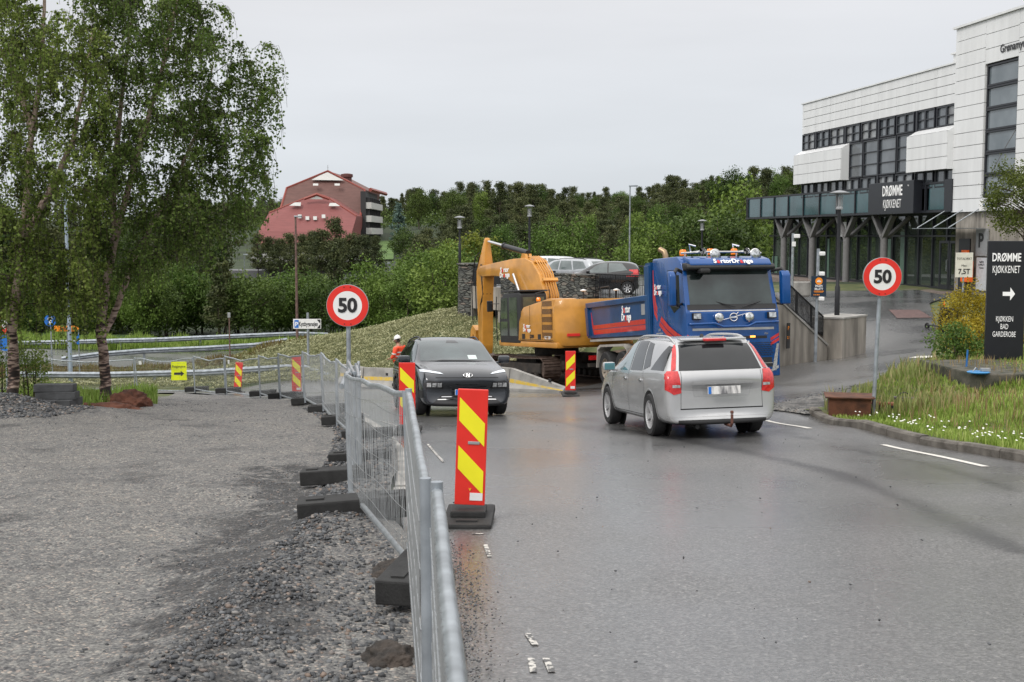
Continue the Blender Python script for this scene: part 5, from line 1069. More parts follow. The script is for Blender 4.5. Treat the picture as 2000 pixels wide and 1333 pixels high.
t, sm = parked('hatchback_car', 'small black hatchback parked on the deck behind the bar railing', AYG, mat('black_paint', (.008,.008,.009), .2, coat=.9), (1.12,-1.20,.29,1.42), 4.05, 55.6, R(172), 2.3,
 [('front_door_window',[(.62,.96),(.25,1.25),(-.05,1.38),(-.30,1.385),(-.30,.96)],'side'),('rear_door_window',[(-.36,.97),(-.36,1.385),(-.95,1.375),(-1.2,1.08)],'side'),('windscreen',[(-.6,.99),(.6,.99),(.5,1.36),(-.5,1.36)],'front'),('back_window',[(-.6,1.02),(.6,1.02),(.5,1.36),(-.5,1.36)],'front')])
for s_ in (-1,1): patch(sm, [(s_*.60,.78),(s_*.80,.80),(s_*.78,1.10),(s_*.64,1.12)], 'front', .007, 'tail_light', M_tail, t, sides=-1, thresh=.0)
mirrors(t, .55, .78, .98, mat('black_paint', (0,0,0)), M_tint)
SW = [(a[0]*1.05, a[1]*1.02, a[2], a[3]*1.1, a[4]*1.12, a[5]*1.02, a[6]*1.05, a[7]*1.1, a[8]*1.1, a[9]) for a in KIA]
gq = [('front_door_window',[(.85,1.05),(.42,1.45),(0,1.52),(0,1.05)],'side'),('rear_door_window',[(-.08,1.05),(-.08,1.52),(-.75,1.52),(-.95,1.06)],'side'),('quarter_window',[(-1.02,1.06),(-.85,1.52),(-1.55,1.49),(-1.85,1.15)],'side'),('windscreen',[(-.68,1.1),(.68,1.1),(.56,1.5),(-.56,1.5)],'front'),('back_window',[(-.62,1.1),(.62,1.1),(.55,1.5),(-.55,1.5)],'front')]
t, sm = parked('silver_suv', 'silver grey car with roof rails parked left of the black hatchback', SW, mat('grey_silver_paint', (.42,.44,.46), .28, .4, coat=.6), (1.38,-1.38,.34,1.6), 2.75, 60.5, R(140), 2.75, gq, sc_=.92)
rails(t, sm, -1.7, .3, .60, M_blk, .06)
for s_ in (-1,1): patch(sm, [(s_*.66,.9),(s_*.9,.9),(s_*.78,1.2),(s_*.68,1.2)], 'front', .007, 'tail_light', M_tail, t, sides=-1, thresh=.0)
t, sm = parked('white_car', 'white car parked farthest left on the deck, mostly hidden by the excavator boom', SW, mat('white_car_paint', (.62,.63,.64), .25, coat=.7), (1.38,-1.38,.34,1.6), 1.55, 66.5, R(150), 2.75, gq, sc_=.93)
# ---------------------------------------------------------------- blue tipper truck.  local x forward, y to its left, origin under the front bumper
M_tb = mat('truck_blue', (.004,.066,.25), .25, .1, var=.06, coat=.4); M_tb2 = mat('tipper_blue', (.005,.056,.17), .35, .1, var=.15, scale=2, coat=.3); M_tred = mat('truck_red', (.50,.02,.02), .35, coat=.5)
M_alu = mat('aluminium', (.5,.5,.5), .3, .8, var=.1); M_fend = mat('pale_fender', (.33,.31,.28), .6, var=.15, scale=3); M_dirt = mat('dirty_black', (.02,.018,.016), .8, c2=(.05,.04,.032), scale=4)
M_amber = mat('amber_lens', (.85,.22,.01), .2, coat=.5, emit=.25); M_flash = mat('amber_flash', (1,.32,.05), .3, emit=3.0); M_lens = mat('lamp_glass', (.55,.57,.58), .08, .6, coat=.8, scale=14, var=.5)
fdir = Vector((.287,-.958)).normalized(); fl_ = Vector((5.74,31.40)); tz0 = -2.27; tz1 = -3.08
truck = thing('tipper_truck', 'blue tipper lorry with red stripes facing the camera behind the silver estate car', 'truck')
X_ = Vector((fdir.x*8, fdir.y*8, tz0-tz1)).normalized(); Y_ = Vector((-fdir.y, fdir.x, 0)); Y_ = (Y_-X_*Y_.dot(X_)).normalized(); Z_ = X_.cross(Y_)
m = Matrix((X_, Y_, Z_)).transposed().to_4x4(); m.translation = (fl_.x, fl_.y, tz0); truck.matrix_world = m @ Matrix.Diagonal((1,1.05,1,1))
def solid(poly, y0, y1, bev, seg=3, taper=None):
    bm = bmesh.new(); n = len(poly); vs = [bm.verts.new((x, y0, z)) for x, z in poly]; ws = [bm.verts.new((x, y1, z)) for x, z in poly]
    bm.faces.new(vs); bm.faces.new(ws[::-1]); 
    for i in range(n): bm.faces.new((vs[i], ws[i], ws[(i+1)%n], vs[(i+1)%n]))
    if taper:
        for v in bm.verts: v.co.y *= taper(v.co.x, v.co.z)
    bmesh.ops.recalc_face_normals(bm, faces=bm.faces); bmesh.ops.bevel(bm, geom=bm.edges[:], offset=bev, segments=seg, affect='EDGES', profile=.5, clamp_overlap=True)
    me = bpy.data.meshes.new('s'); bm.to_mesh(me); bm.free(); return me
def addme(me, name, mt, par, sm=35):
    me.materials.append(mt); me.name = name; me.polygons.foreach_set('use_smooth', [True]*len(me.polygons)); me.set_sharp_from_angle(angle=R(sm)); return link(name, me, par)
arc = [(-1.38+.62*math.cos(a), .55+.62*math.sin(a)) for a in [PI-PI*i/10*1.0 for i in range(11)]]
cabp = [(0,.28),(0.02,1.1),(0.02,1.95),(-.04,2.12),(-.26,3.10),(-.30,3.14),(-.36,3.30),(-.62,3.44),(-2.15,3.50),(-2.2,3.45),(-2.2,.95),(-2.05,.55)]+arc+[(-.6,.45),(-.3,.26)]
cabm = solid(cabp, -1.25, 1.25, .07, 3, lambda x, z: 1-.035*max(0, (z-2.1))); cab = addme(cabm, 'cab', M_tb, truck)
patch(cabm, [(-1.12,2.16),(1.12,2.16),(1.10,3.06),(-1.10,3.06)], 'front', .006, 'windscreen', mat('truck_windscreen', (.012,.018,.018), .03, spec=.55, coat=.2, c2=(.05,.07,.07), scale=.9), truck, thresh=.3)
patch(cabm, [(-1.2,2.02),(1.2,2.02),(1.2,2.16),(-1.2,2.16)], 'front', .004, 'wiper_cowl', M_trim, truck)
g = MB()
for k in (-1,1):
    g.tube([(0.06,.1*k+.15,2.08),(-.08,.1*k+.55*k+.2,2.24),(-.07,.1*k+.95*k,2.20)],.014,5)
g.build('windscreen_wiper', M_blk, truck)
me_ = solid([(-.30,3.04),(.02,3.06),(.04,3.12),(-.02,3.20),(-.30,3.25)], -1.19, 1.19, .02, 2); addme(me_, 'sun_visor', M_trim, truck)
me_ = solid([(-.4,3.2),(.0,3.14),(.02,3.2),(-.1,3.34),(-.5,3.44)], -1.1, 1.1, .03, 2); vis = addme(me_, 'visor_fairing', M_tb, truck)
logo([[('S',0),('a',1),('rtorDr',0),('a',1),('nge',0)]], .13, [M_let, M_red], vis, TR(-.0,.06,3.27,PI/2,0) @ Matrix.Rotation(-.55,4,'X'), sx=1.0, bold=.03)
# side windows, door, stripes (both sides)
patch(cabm, [(-.42,2.12),(-.46,2.95),(-1.02,2.98),(-1.08,2.22),(-.78,1.98)], 'side', .006, 'side_window', M_tint, truck, two=True)
patch(cabm, [(-.42,2.10),(-1.1,2.2),(-1.1,2.24),(-.42,2.14)], 'side', .009, 'window_trim', M_trim, truck, two=True)
for a_, b_ in (((-1.22,.9),(-1.22,3.05)),((-.30,.6),(-.36,3.0)),((-.36,3.08),(-1.22,3.12)),((-.3,.9),(-2.1,.9))):
    d_ = (Vector(b_)-Vector(a_)).normalized(); n_ = Vector((d_.y,-d_.x))*.006; patch(cabm, [tuple(Vector(a_)+n_), tuple(Vector(b_)+n_), tuple(Vector(b_)-n_), tuple(Vector(a_)-n_)], 'side', .0015, 'door_gap', M_gap, cab, two=True)
sw = [(-2.13,3.2),(-2.08,2.65),(-1.93,2.25),(-1.60,1.93),(-1.1,1.66),(-.55,1.45),(-.02,1.30)]
for off_, wd_ in ((0,.14),(-.165,.12)):
    for i in range(len(sw)-1):
        a_, b_ = Vector(sw[i]), Vector(sw[i+1]); f0 = (.35+.65*min(1,i/2)); f1 = (.35+.65*min(1,(i+1)/2)); n_ = Vector((0,1)) if i > 1 else Vector((.7,.5)) ; n_ = Vector((.55,.85)) if i > 0 else Vector((1,.1))
        n2 = Vector((.55,.85)); p = [a_+n_*(off_-wd_)*f0, a_+n_*(off_)*f0, b_+n2*(off_)*f1, b_+n2*(off_-wd_)*f1]
        patch(cabm, [tuple(q) for q in p], 'side', .003, 'red_stripe', M_tred, cab, two=True)
for s_ in (1,-1):
    for z_ in (1.30,1.18): patch(cabm, [(s_*1.0,z_-.03),(s_*1.24,z_+.10),(s_*1.24,z_+.02),(s_*1.0,z_-.11)], 'front', .003, 'red_stripe', M_tred, cab)
logo([[('S',0),('a',1),('rtor',0)],[('Dr',0),('a',1),('nge',0)]], .14, [M_let, M_red], cab, TR(-1.72,-1.262,2.72), sx=.8, bold=.03)
patch(cabm, [(-1.95,1.46),(-1.5,1.46),(-1.5,1.49),(-1.95,1.49)], 'side', .003, 'badge_strip', M_signback, cab, two=True)
lettering('500', .07, M_signback, cab, TR(-1.7,-1.255,1.56))
# front details
patch(cabm, [(-1.15,1.98),(1.15,1.98),(1.15,2.005),(-1.15,2.005)], 'front', .006, 'bright_strip', M_alu, truck)
def lamp(y, z, r, name='spot_lamp', x=.10, par=truck):
    g = MB(); g.T = TR(x, y, z, 0, 0, PI/2); g.lathe([(0,-.10),(r*.6,-.08),(r,-.02),(r*1.05,0),(r*.98,.015),(r*.9,.02)], 28); o = g.build(name, M_chrome, par, smooth=40)
    g = MB(); g.T = TR(x, y, z, 0, 0, PI/2); g.lathe([(r*.92,.012),(r*.5,.028),(0,.034)], 28); g.lathe([(r*.3,.04),(0,.042)], 14); g.build('lens', M_lens, o, smooth=60)
lamp(-.41,1.82,.115); lamp(.41,1.82,.115)
for y_ in (-1.0,1.03):
    g = MB(); g.box((.06,y_,1.86),(.1,.22,.17),bev=.015); o = g.build('work_lamp', M_blk, truck); g = MB(); g.box((.112,y_-.0,1.86),(.012,.19,.13),bev=.004); g.build('lens', M_lens, o)
g = MB(); g.tube([(.06,-1.18,1.66),(.13,-1.1,1.66),(.13,-.55,1.67),(.14,-.34,1.58),(.14,.34,1.58),(.13,.55,1.67),(.13,1.1,1.68),(.06,1.2,1.68)],.035,10); g.build('light_bar', M_tb, truck, smooth=50)
g = MB(); g.T = TR(.045,0,1.82,PI/2,0); g.tube([(.10*math.cos(2*PI*i/24),0,.10*math.sin(2*PI*i/24)) for i in range(25)],.014,6,cap=False); g.box((0,0,0),(.17,.02,.035)); g.tube([(.07,0,.07),(.13,0,.13)],.012,6); g.tube([(-.4,.0,-.09),(.38,.0,.10)],.010,6); g.build('emblem', M_chrome, truck, smooth=50)
patch(cabm, [(-1.1,1.49),(1.1,1.49),(1.1,1.55),(-1.1,1.55)], 'front', .004, 'grille_alu_strip', M_alu, truck)  # thin aluminium strip across the grille
patch(cabm, [(-.85,1.26),(.9,1.26),(.9,1.33),(-.85,1.33)], 'front', .004, 'air_slot', M_blk, truck)
for y_ in (-.36,.50):
    g = MB(); g.box((.05,y_,1.31),(.04,.13,.05),bev=.012); g.build('flashing_light', M_flash, truck)
M_mesh = mat('blue_grille_mesh', (.004,.02,.12), .4)
g = MB()
for j in range(7):
    for i in range(26):
        y_ = -1.0+i*.08+(j%2)*.04; z_ = .84+j*.052; 
        g.box((.03, y_, z_), (.02,.055,.012))
g.build('grille_mesh', M_trim, truck)
patch(cabm, [(-1.05,.50),(1.05,.50),(1.02,.78),(-1.02,.78)], 'front', .004, 'lower_grille', M_trim, truck)
for z_ in (.50,.62,.78): patch(cabm, [(-1.04,z_-.012),(1.04,z_-.012),(1.04,z_+.012),(-1.04,z_+.012)], 'front', .009, 'grille_bar', M_alu if z_ == .62 else M_tb, truck)
for s_ in (-1,1):
    patch(cabm, [(s_*1.02,.42),(s_*1.14,.42),(s_*1.22,1.12),(s_*1.16,1.12)], 'front', .012, 'headlight', M_clear, truck, thresh=.02)
    patch(cabm, [(s_*.95,.36),(s_*1.2,.48),(s_*1.2,.56),(s_*.95,.42)], 'front', .014, 'fog_light', M_clear, truck, thresh=-.1)
plate(truck, TR(.05,.12,1.14,PI/2), .56, .13, text='NW 29666', mt=M_white)
lettering('FH', .06, M_chrome, truck, TR(.035,.88,1.38,PI/2))
# mirrors
for s_ in (-1,1):
    g = MB(); g.tube([(-.30,s_*1.2,3.02),(-.10,s_*1.42,3.08),(-.05,s_*1.5,2.98)],.045,8); g.build('mirror_arm', M_trim, truck, smooth=50); g = MB(); g.tube([(-.30,s_*1.22,2.2),(-.1,s_*1.42,2.15),(-.05,s_*1.5,2.25)],.035,8); ar = g.build('mirror_arm', M_trim, truck, smooth=50)
    me_ = solid([(-.16,2.14),(.04,2.14),(.06,2.9),(-.02,3.02),(-.14,3.02)], 1.36 if s_ > 0 else -1.66, 1.60 if s_ > 0 else -1.50, .04, 3); o = addme(me_, 'mirror_housing', M_tb, truck, 50)
    g = MB(); g.box((-.165,s_*1.49,2.6),(.01,.19,.72)); g.build('mirror_glass', M_tint, o)
g = MB(); g.box((-.02,-.75,3.02),(.3,.28,.12),bev=.05); g.build('front_mirror', M_trim, truck, smooth=50)
# roof kit
g = MB(); g.tube([(-.55,-1.1,3.52),(-.52,-.5,3.55),(-.52,.5,3.55),(-.55,1.1,3.52)],.028,8)
for y_ in (-1.0,-.4,.4,1.0): g.cyl((-.53,y_,3.4),(-.53,y_,3.54),.02,6)
g.build('roof_bar', M_alu, truck, smooth=50)
lamp(-.30,3.47,.135,x=-.27); lamp(.80,3.48,.135,x=-.27)
for y_, x_ in ((-.80,-1.1),(-.16,-.85),(.50,-.85)):
    g = MB(); g.lathe([(.085,3.48),(.09,3.53),(.09,3.58),(.075,3.63),(0,3.64)],18,T=TR(x_,y_,.03)); g.build('beacon', M_amber, truck, smooth=40)
for y_ in (-.58,.62):
    g = MB(); g.T = TR(-.65,y_,3.57,0,0,PI/2+.05); g.lathe([(.02,-.35),(.03,0),(.045,.15),(.085,.27),(.09,.28)],16); g.T=None; g.tube([(-.9,y_-.1,3.6),(-.85,y_-.15,3.78),(-.75,y_-.02,3.72)],.025,6); g.build('air_horn', M_chrome, truck, smooth=40)
g = MB()
for y_ in (-.9,-.15,.1,.35,.95): g.box((-.33,y_,3.40),(.05,.05,.03))
g.build('marker_light', M_blk, truck)
g = MB(); g.tube([(-2.35,-.75,2.6),(-2.35,-.75,3.6),(-2.38,-.77,3.72),(-2.5,-.85,3.80)],.075,14,cap=False); g.build('exhaust_stack', mat('heat_tanned_steel', (.34,.24,.14), .35, .5), truck, smooth=50)
# chassis and axles
g = MB(); g.box((-4.6,.42,.85),(7.6,.1,.28)); g.box((-4.6,-.42,.85),(7.6,.1,.28)); g.box((-3.1,0,.85),(.3,.8,.2)); g.box((-6.5,0,.85),(.3,.8,.2)); g.box((-2.9,-1.0,.75),(.9,.4,.5),bev=.05); g.box((-2.9,1.0,.75),(.9,.4,.5),bev=.05); g.build('chassis', M_dirt, truck)
g = MB(); g.box((-7.6,0,.62),(.14,2.3,.12)); g.box((-7.5,-.5,.8),(.1,.1,.4)); g.box((-7.5,.5,.8),(.1,.1,.4)); g.build('rear_bar', M_dirt, truck)
M_trim2 = mat('steel_wheel', (.30,.26,.21), .5, .3, var=.25)
for x_ in (-1.38,-4.62,-5.95):
    for s_ in (-1,1): wheel(truck, x_, s_*1.06, .52, .34, 10, M_trim2, s_, .58, .22, .05)
    g = MB(); g.cyl((x_,-1,.52),(x_,1,.52),.09,10); g.build('axle', M_dirt, truck)
for s_ in (-1,1):
    pr = [(-3.98,.7),(-4.05,1.12),(-4.3,1.24),(-6.25,1.24),(-6.5,1.15),(-6.62,.55),(-6.56,.55),(-6.45,1.08),(-6.2,1.17),(-4.35,1.17),(-4.12,1.06),(-4.04,.7)]
    g = MB(); g.prism(pr, s_*.85, s_*1.25, 0, 'y'); g.build('rear_fender', M_fend, truck)
    g = MB(); g.box((-7.55,s_*.95,.85),(.06,.38,.14)); g.build('rear_light', M_tail, truck)
# tipper body
def quadbox(poly4a, poly4b): return poly4a+poly4b, [(0,1,2,3),(7,6,5,4),(0,4,5,1),(1,5,6,2),(2,6,7,3),(3,7,4,0)]
bedm = MB(); zt, zb = 2.50, 1.40
for s_ in (-1,1):
    bedm.prism([(-2.45,zb+.1),(-7.25,zb+.1),(-7.38,zt),(-2.45,zt)], s_*1.14, s_*1.20, 0, 'y')
bedm.box((-4.85,0,zb+.05),(4.9,2.3,.12)); bedm.box((-7.3,0,1.95),(.06,2.3,1.0)); bed = bedm.build('tipper_body', M_tb2, truck)
for s_ in (-1,1):
    g = MB(); g.box((-4.9,s_*1.2,zt-.03),(4.95,.14,.16),bev=.02); g.box((-4.86,s_*1.215,zb+.09),(4.85,.06,.06)); g.box((-2.52,s_*1.20,1.95),(.22,.14,1.0),bev=.02); g.prism([(-7.1,zb+.12),(-7.28,zb+.12),(-7.42,zt-.1),(-7.2,zt-.1)], s_*1.14, s_*1.28, 0, 'y'); g.build('side_rib', M_tb2, bed)
    g = MB(); g.prism([(-2.62,zb+.20),(-6.85,zb+.16),(-6.85,zb+.30),(-2.62,zb+.34)], s_*1.201, s_*1.204, 0, 'y'); g.prism([(-2.62,zb+.36),(-6.88,zb+.32),(-6.9,zb+.44),(-2.62,zb+.50)], s_*1.201, s_*1.204, 0, 'y'); g.prism([(-6.87,zb+.16),(-7.0,zb+.42),(-7.08,zb+.85),(-7.04,zb+.85),(-6.88,zb+.44)], s_*1.201, s_*1.204, 0, 'y'); g.build('red_stripe', M_tred, bed)
    g = MB(); g.box((-4.86,s_*1.16,zb-.02),(4.7,.1,.07)); g.build('dropside_hinge', M_fend, bed)
logo([[('S',0),('a',1),('rtor',0)],[('Dr',0),('a',1),('nge',0)]], .21, [M_let, M_red], bed, TR(-4.15,-1.212,2.22), sx=.8, bold=.03)
g = MB(); g.box((-2.9,-1.21,2.17),(.26,.006,.30)); g.build('sticker', M_signback, bed)
g = MB(); g.prism([(-2.28,1.45),(-2.44,1.45),(-2.66,3.36),(-2.60,3.42),(-2.28,3.42)], -1.22, 1.22, 0, 'y'); g.box((-2.5,-1.18,2.4),(.3,.16,1.9),bev=.02); g.box((-2.5,1.18,2.4),(.3,.16,1.9),bev=.02); g.build('headboard', M_tb2, truck)
# ---------------------------------------------------------------- excavator.  local x forward, y left
M_exo = mat('excavator_orange', (.54,.245,.035), .38, var=.17, scale=1.7, coat=.3, detail=6); M_steel = mat('worn_track_steel', (.075,.05,.04), .6, .5, c2=(.15,.11,.09), scale=6, bump=.3)
EXZ = -3.12
ex = thing('crawler_excavator', 'orange crawler excavator with raised boom and dark cab between the dark car and the truck', 'excavator', (1.54,41.5,EXZ), math.atan2(.92,-.4)); ex.rotation_euler = (0, R(3.6), math.atan2(.92,-.4))
for s_ in (-1,1):
    L2, r_ = 1.85, .37; zc_ = .34; n_ = 50; per = 4*L2+2*PI*r_
    fr_ = MB(); fr_.box((0,s_*1.22,.36),(3.3,.34,.34),bev=.05); fr_.box((0,s_*.85,.62),(1.6,.6,.3)); tf = fr_.build('track_frame', M_dirt, ex)
    sh = MB()
    for i in range(n_):
        d_ = per*i/n_
        if d_ < 2*L2: x_, z_, a_ = -L2+d_, zc_+r_-.035*math.sin(PI*d_/(2*L2)), 0
        elif d_ < 2*L2+PI*r_: q = (d_-2*L2)/r_; x_, z_, a_ = L2+r_*math.sin(q), zc_+r_*math.cos(q), q
        elif d_ < 4*L2+PI*r_: q = d_-2*L2-PI*r_; x_, z_, a_ = L2-q, zc_-r_, PI
        else: q = (d_-4*L2-PI*r_)/r_; x_, z_, a_ = -L2-r_*math.sin(q), zc_-r_*math.cos(q), PI+q
        sh.box((x_, s_*1.22, z_), (per/n_-.015,.60,.03), ry=a_); up_ = Vector((math.sin(a_),0,math.cos(a_)))*.03
        sh.box((x_+up_.x, s_*1.22, z_+up_.z), (.02,.58,.035), ry=a_)
    sh.build('track', M_steel, ex)
    for x_ in (-L2, L2): g = MB(); g.T = TR(x_, s_*1.22, zc_, 0, PI/2); g.lathe([(0,-.12),(.26,-.12),(.32,-.05),(.32,.05),(.26,.12),(0,.12)],22); g.build('sprocket', M_steel, tf)
    for k in range(7): g = MB(); g.T = TR(-1.3+k*.43, s_*1.22, .10, 0, PI/2); g.lathe([(0,-.2),(.12,-.2),(.12,.2),(0,.2)],14); g.build('roller', M_dirt, tf)
g = MB(); g.lathe([(0,.75),(.75,.75),(.75,1.05),(0,1.05)],28); g.build('turntable', M_dirt, ex)
g = MB(); g.box((-.55,0,1.14),(4.7,2.74,.20),bev=.06); g.build('deck_frame', M_exo, ex, smooth=40)
bp = [(.05,1.25),(-.05,1.9),(-.18,2.06),(-.22,2.22),(-.42,2.36),(-2.4,2.62),(-2.75,2.6),(-2.75,1.25)]
me_ = solid(bp, .55, 1.4, .04, 2); hood = addme(me_, 'side_housing', M_exo, ex, 40)
me_ = solid([(.3,1.25),(.3,1.9),(-.4,2.3),(-2.4,2.58),(-2.75,2.56),(-2.75,1.25)], -1.4, .55, .05, 2); addme(me_, 'engine_hood', M_exo, ex, 40)
# counterweight: rounded block with chamfered lower corners
cw = MB(); cwp = [(-1.4,-2.55),(-1.4,-2.85),(-1.15,-3.05),(-.6,-3.18),(0,-3.2),(.6,-3.18),(1.15,-3.05),(1.4,-2.85),(1.4,-2.55)]
vs = []
for k, (z_, f_) in enumerate(((1.12,.93),(1.28,.99),(1.62,1.0),(1.68,1.012),(2.3,1.0),(2.5,.97),(2.58,.93))):
    for y_, x_ in cwp: vs.append((-2.5+(x_+2.5)*f_*(1 if k < 3 else .96), y_*(f_ if k != 3 else 1), z_))
k_ = len(cwp); fs = [(i*k_+j, i*k_+(j+1)%k_, (i+1)*k_+(j+1)%k_, (i+1)*k_+j) for i in range(6) for j in range(k_)]+[tuple(range(k_)), tuple(6*k_+j for j in range(k_))]
cw.add(vs, fs); cwo = cw.build('counterweight', M_exo, ex, smooth=50)
g = MB(); g.box((-2.98,1.05,1.46),(.02,.36,.09),rz=-1.57+1.57+.45); 
g = MB(); g.T = TR(-3.14,.90,1.46,R(77)); g.box((0,0,0),(.42,.02,.09),bev=.008); g.build('reflector', M_red, cwo); 
M_vent = mat('dark_vent', (.07,.035,.015), .7)
for k in range(5):
    g = MB(); zc2 = 1.46+k*.25
    for j in range(5): g.box((-2.28,1.402,zc2-.07+j*.034),(.74,.012,.018))
    g.build('louvre', M_vent, hood)
for x_ in (-.95,-1.9):
    g = MB(); g.box((x_,1.402,1.85),(.012,.006,1.1)); g.build('panel_gap', M_gap, hood)
g = MB(); g.box((-1.4,1.402,1.30),(2.6,.006,.012)); g.build('panel_gap', M_gap, hood)
logo([[('S',0),('a',1),('rtor',0)],[('Dr',0),('a',1),('nge',0)]], .12, [M_let, M_red], hood, TR(-.72,1.412,1.74,PI), sx=1.15, bold=.03)
lettering('52281', .11, M_blk, hood, TR(-1.1,1.412,1.40,PI), sx=.9, bold=.03)
g = MB(); g.box((-.42,1.41,1.40),(.22,.006,.16)); g.box((-1.68,1.41,1.40),(.22,.006,.16)); g.build('sticker', M_blk, hood)
lettering('GC 330', .1, M_let, hood, TR(-2.3,1.412,1.37,PI))
# cab
cp = [(1.62,1.14),(1.70,1.8),(1.52,2.66),(1.30,2.84),(-.05,2.88),(-.16,2.8),(-.10,1.14)]
me_ = solid(cp, .40, 1.38, .05, 3); ecab = addme(me_, 'cab', M_trim, ex, 50)
M_cabg = mat('cab_glass', (.035,.045,.035), .04, spec=.6, coat=.2, c2=(.09,.11,.08), scale=1.5)
patch(me_, [(1.56,1.4),(1.60,1.88),(.95,1.88),(.95,1.4)], 'side', .006, 'door_window', M_cabg, ecab, two=True); patch(me_, [(1.60,1.98),(1.42,2.66),(.95,2.70),(.95,1.98)], 'side', .006, 'door_window', M_cabg, ecab, two=True)
patch(me_, [(.78,1.4),(.78,2.70),(.12,2.70),(.12,1.4)], 'side', .006, 'rear_side_window', M_cabg, ecab, two=True)
patch(me_, [(.5,2.1),(1.28,2.1),(1.28,2.70),(.5,2.70)], 'front', .006, 'rear_window', M_cabg, ecab, sides=-1)
patch(me_, [(.5,1.4),(1.28,1.4),(1.28,2.66),(.5,2.66)], 'front', .006, 'front_window', M_cabg, ecab, sides=1, thresh=.3)
g = MB(); g.box((.62,.89,2.91),(1.62,1.02,.06),bev=.025); g.build('cab_roof', M_trim, ecab)
g = MB(); g.tube([(1.72,1.45,1.2),(1.74,1.47,2.2),(1.7,1.45,2.75)],.018,6); g.build('grab_rail', M_blk, ex)
g = MB(); g.tube([(1.6,1.4,2.5),(1.9,1.6,2.5)],.015,6); g.box((1.92,1.62,2.42),(.06,.22,.38),bev=.03); g.build('mirror', M_blk, ex)
g = MB(); g.lathe([(.07,2.55),(.08,2.62),(.06,2.67),(0,2.68)],14,T=TR(-.35,.8,.0)); g.build('beacon', M_amber, ex)
for x_, y_ in ((-2.3,.1),(-2.3,-1.1)):
    g = MB(); g.lathe([(0,2.82),(.10,2.84),(.10,2.87),(0,2.90)],18,T=TR(x_,y_,0)); o = g.build('antenna', M_white, ex, smooth=40); g = MB(); g.cyl((x_,y_,2.5),(x_,y_,2.83),.025,8); g.build('antenna_stem', M_blk, o)
g = MB(); g.tube([(-1.6,-.9,2.5),(-1.6,-.9,2.95),(-2.2,-.9,2.98),(-2.2,-.9,2.6)],.02,6); g.tube([(-1.2,1.3,2.45),(-1.2,1.3,2.8),(-2.3,1.3,2.9),(-2.3,1.3,2.6)],.015,6); g.build('handrail', M_blk, ex)
# boom, stick, cylinders
def bz(P): return [(x*.945, z+.035*x-(.06 if x > 5 else 0)) for x, z in P]
boom = [(.25,1.5),(.15,1.9),(.35,2.7),(.85,3.45),(1.45,3.88),(2.1,4.02),(3.2,4.0),(6.45,3.82),(6.75,3.72),(6.78,3.48),(6.4,3.40),(5.2,3.44),(3.9,3.34),(2.9,3.02),(2.1,2.50),(1.5,1.95),(1.0,1.45),(.6,1.35)]
boom = bz(boom); me_ = solid(boom, -.30, .24, .03, 2); bo = addme(me_, 'boom', M_exo, ex, 40)
logo([[('S',0),('a',1),('rtor',0)],[('Dr',0),('a',1),('nge',0)]], .18, [M_let, M_red], bo, TR(3.75,.247,3.74,PI), sx=1.15, bold=.03)
stick = [(6.22,4.80),(6.27,4.89),(6.37,4.87),(6.62,4.30),(6.98,3.6),(7.02,3.1),(6.92,.75),(6.84,.45),(6.60,.42),(6.50,.75),(6.34,2.7),(6.18,3.5)]
stick = bz(stick); me_ = solid(stick, -.22, .22, .02, 2, lambda x, z: 1-.6*max(0, min(1, (z-3.9)/1.1))); st_ = addme(me_, 'stick', M_exo, ex, 40)
def ram(a, b, r, par=ex, y=0, f=.58):
    a, b = bz([a, b]); a = Vector((a[0], y, a[1])); b = Vector((b[0], y, b[1])); c = a.lerp(b, f); g = MB(); g.cyl(a, c, r, 16); g.cyl(c-(c-a).normalized()*.06, c+(c-a).normalized()*.05, r*1.2, 16); o = g.build('hydraulic_cylinder', M_blk, par, smooth=50); g = MB(); g.cyl(c, b, r*.55, 14); g.build('piston_rod', M_chrome, o, smooth=50)
ram((2.3,4.2),(6.15,4.74),.10); ram((1.15,1.45),(2.85,3.45),.09,y=.36); ram((1.15,1.45),(2.85,3.45),.09,y=-.42)
ram((6.95,3.9),(7.35,1.55),.075)
g = MB(); g.prism([(2.0,3.95),(2.15,4.25),(2.4,4.28),(2.6,3.98)],-.12,-.02,0,'y'); g.prism([(2.0,3.95),(2.15,4.25),(2.4,4.28),(2.6,3.98)],.04,.14,0,'y'); g.build('cylinder_bracket', M_exo, bo)
g = MB()
for k in range(5):
    y_ = .10-.09*k; g.tube([(q[0], y_, q[1]) for q in bz([(.30,2.1),(.30,2.75),(.78,3.52),(1.4,3.95),(2.0,4.08)])],.022,6)
g.build('hydraulic_pipe', M_exo, bo, smooth=50)
g = MB(); g.box((.55,-.08,3.28),(.12,.56,.08),ry=-.9); g.build('pipe_clamp', M_exo, bo); g = MB(); g.box((1.3,-.08,3.93),(.1,.5,.06),ry=-.5); g.build('pipe_clamp', M_exo, bo)
g = MB()
for k in range(3):
    y_ = .18-.16*k; g.tube([(5.9,y_,3.9),(6.2,y_,4.05),(6.05,y_+.05,3.5),(6.0,y_+.03,2.9),(6.35,y_,2.5),(6.45,y_,1.9)],.026,6); g.tube([(6.3,y_,4.5),(6.75,y_,4.35),(7.22,y_,3.3),(7.2,y_,1.9)],.024,6)
g.build('hydraulic_hose', M_rubber, ex, smooth=50)
g = MB(); g.prism([(6.95,1.5),(7.3,1.7),(7.5,1.5),(7.62,1.0),(7.5,.95),(7.3,1.35),(7.0,1.2)],-.16,.16,0,'y'); g.box((7.35,0,.75),(.5,.34,.3),bev=.05,ry=.4); g.build('bucket_linkage', M_exo, ex)
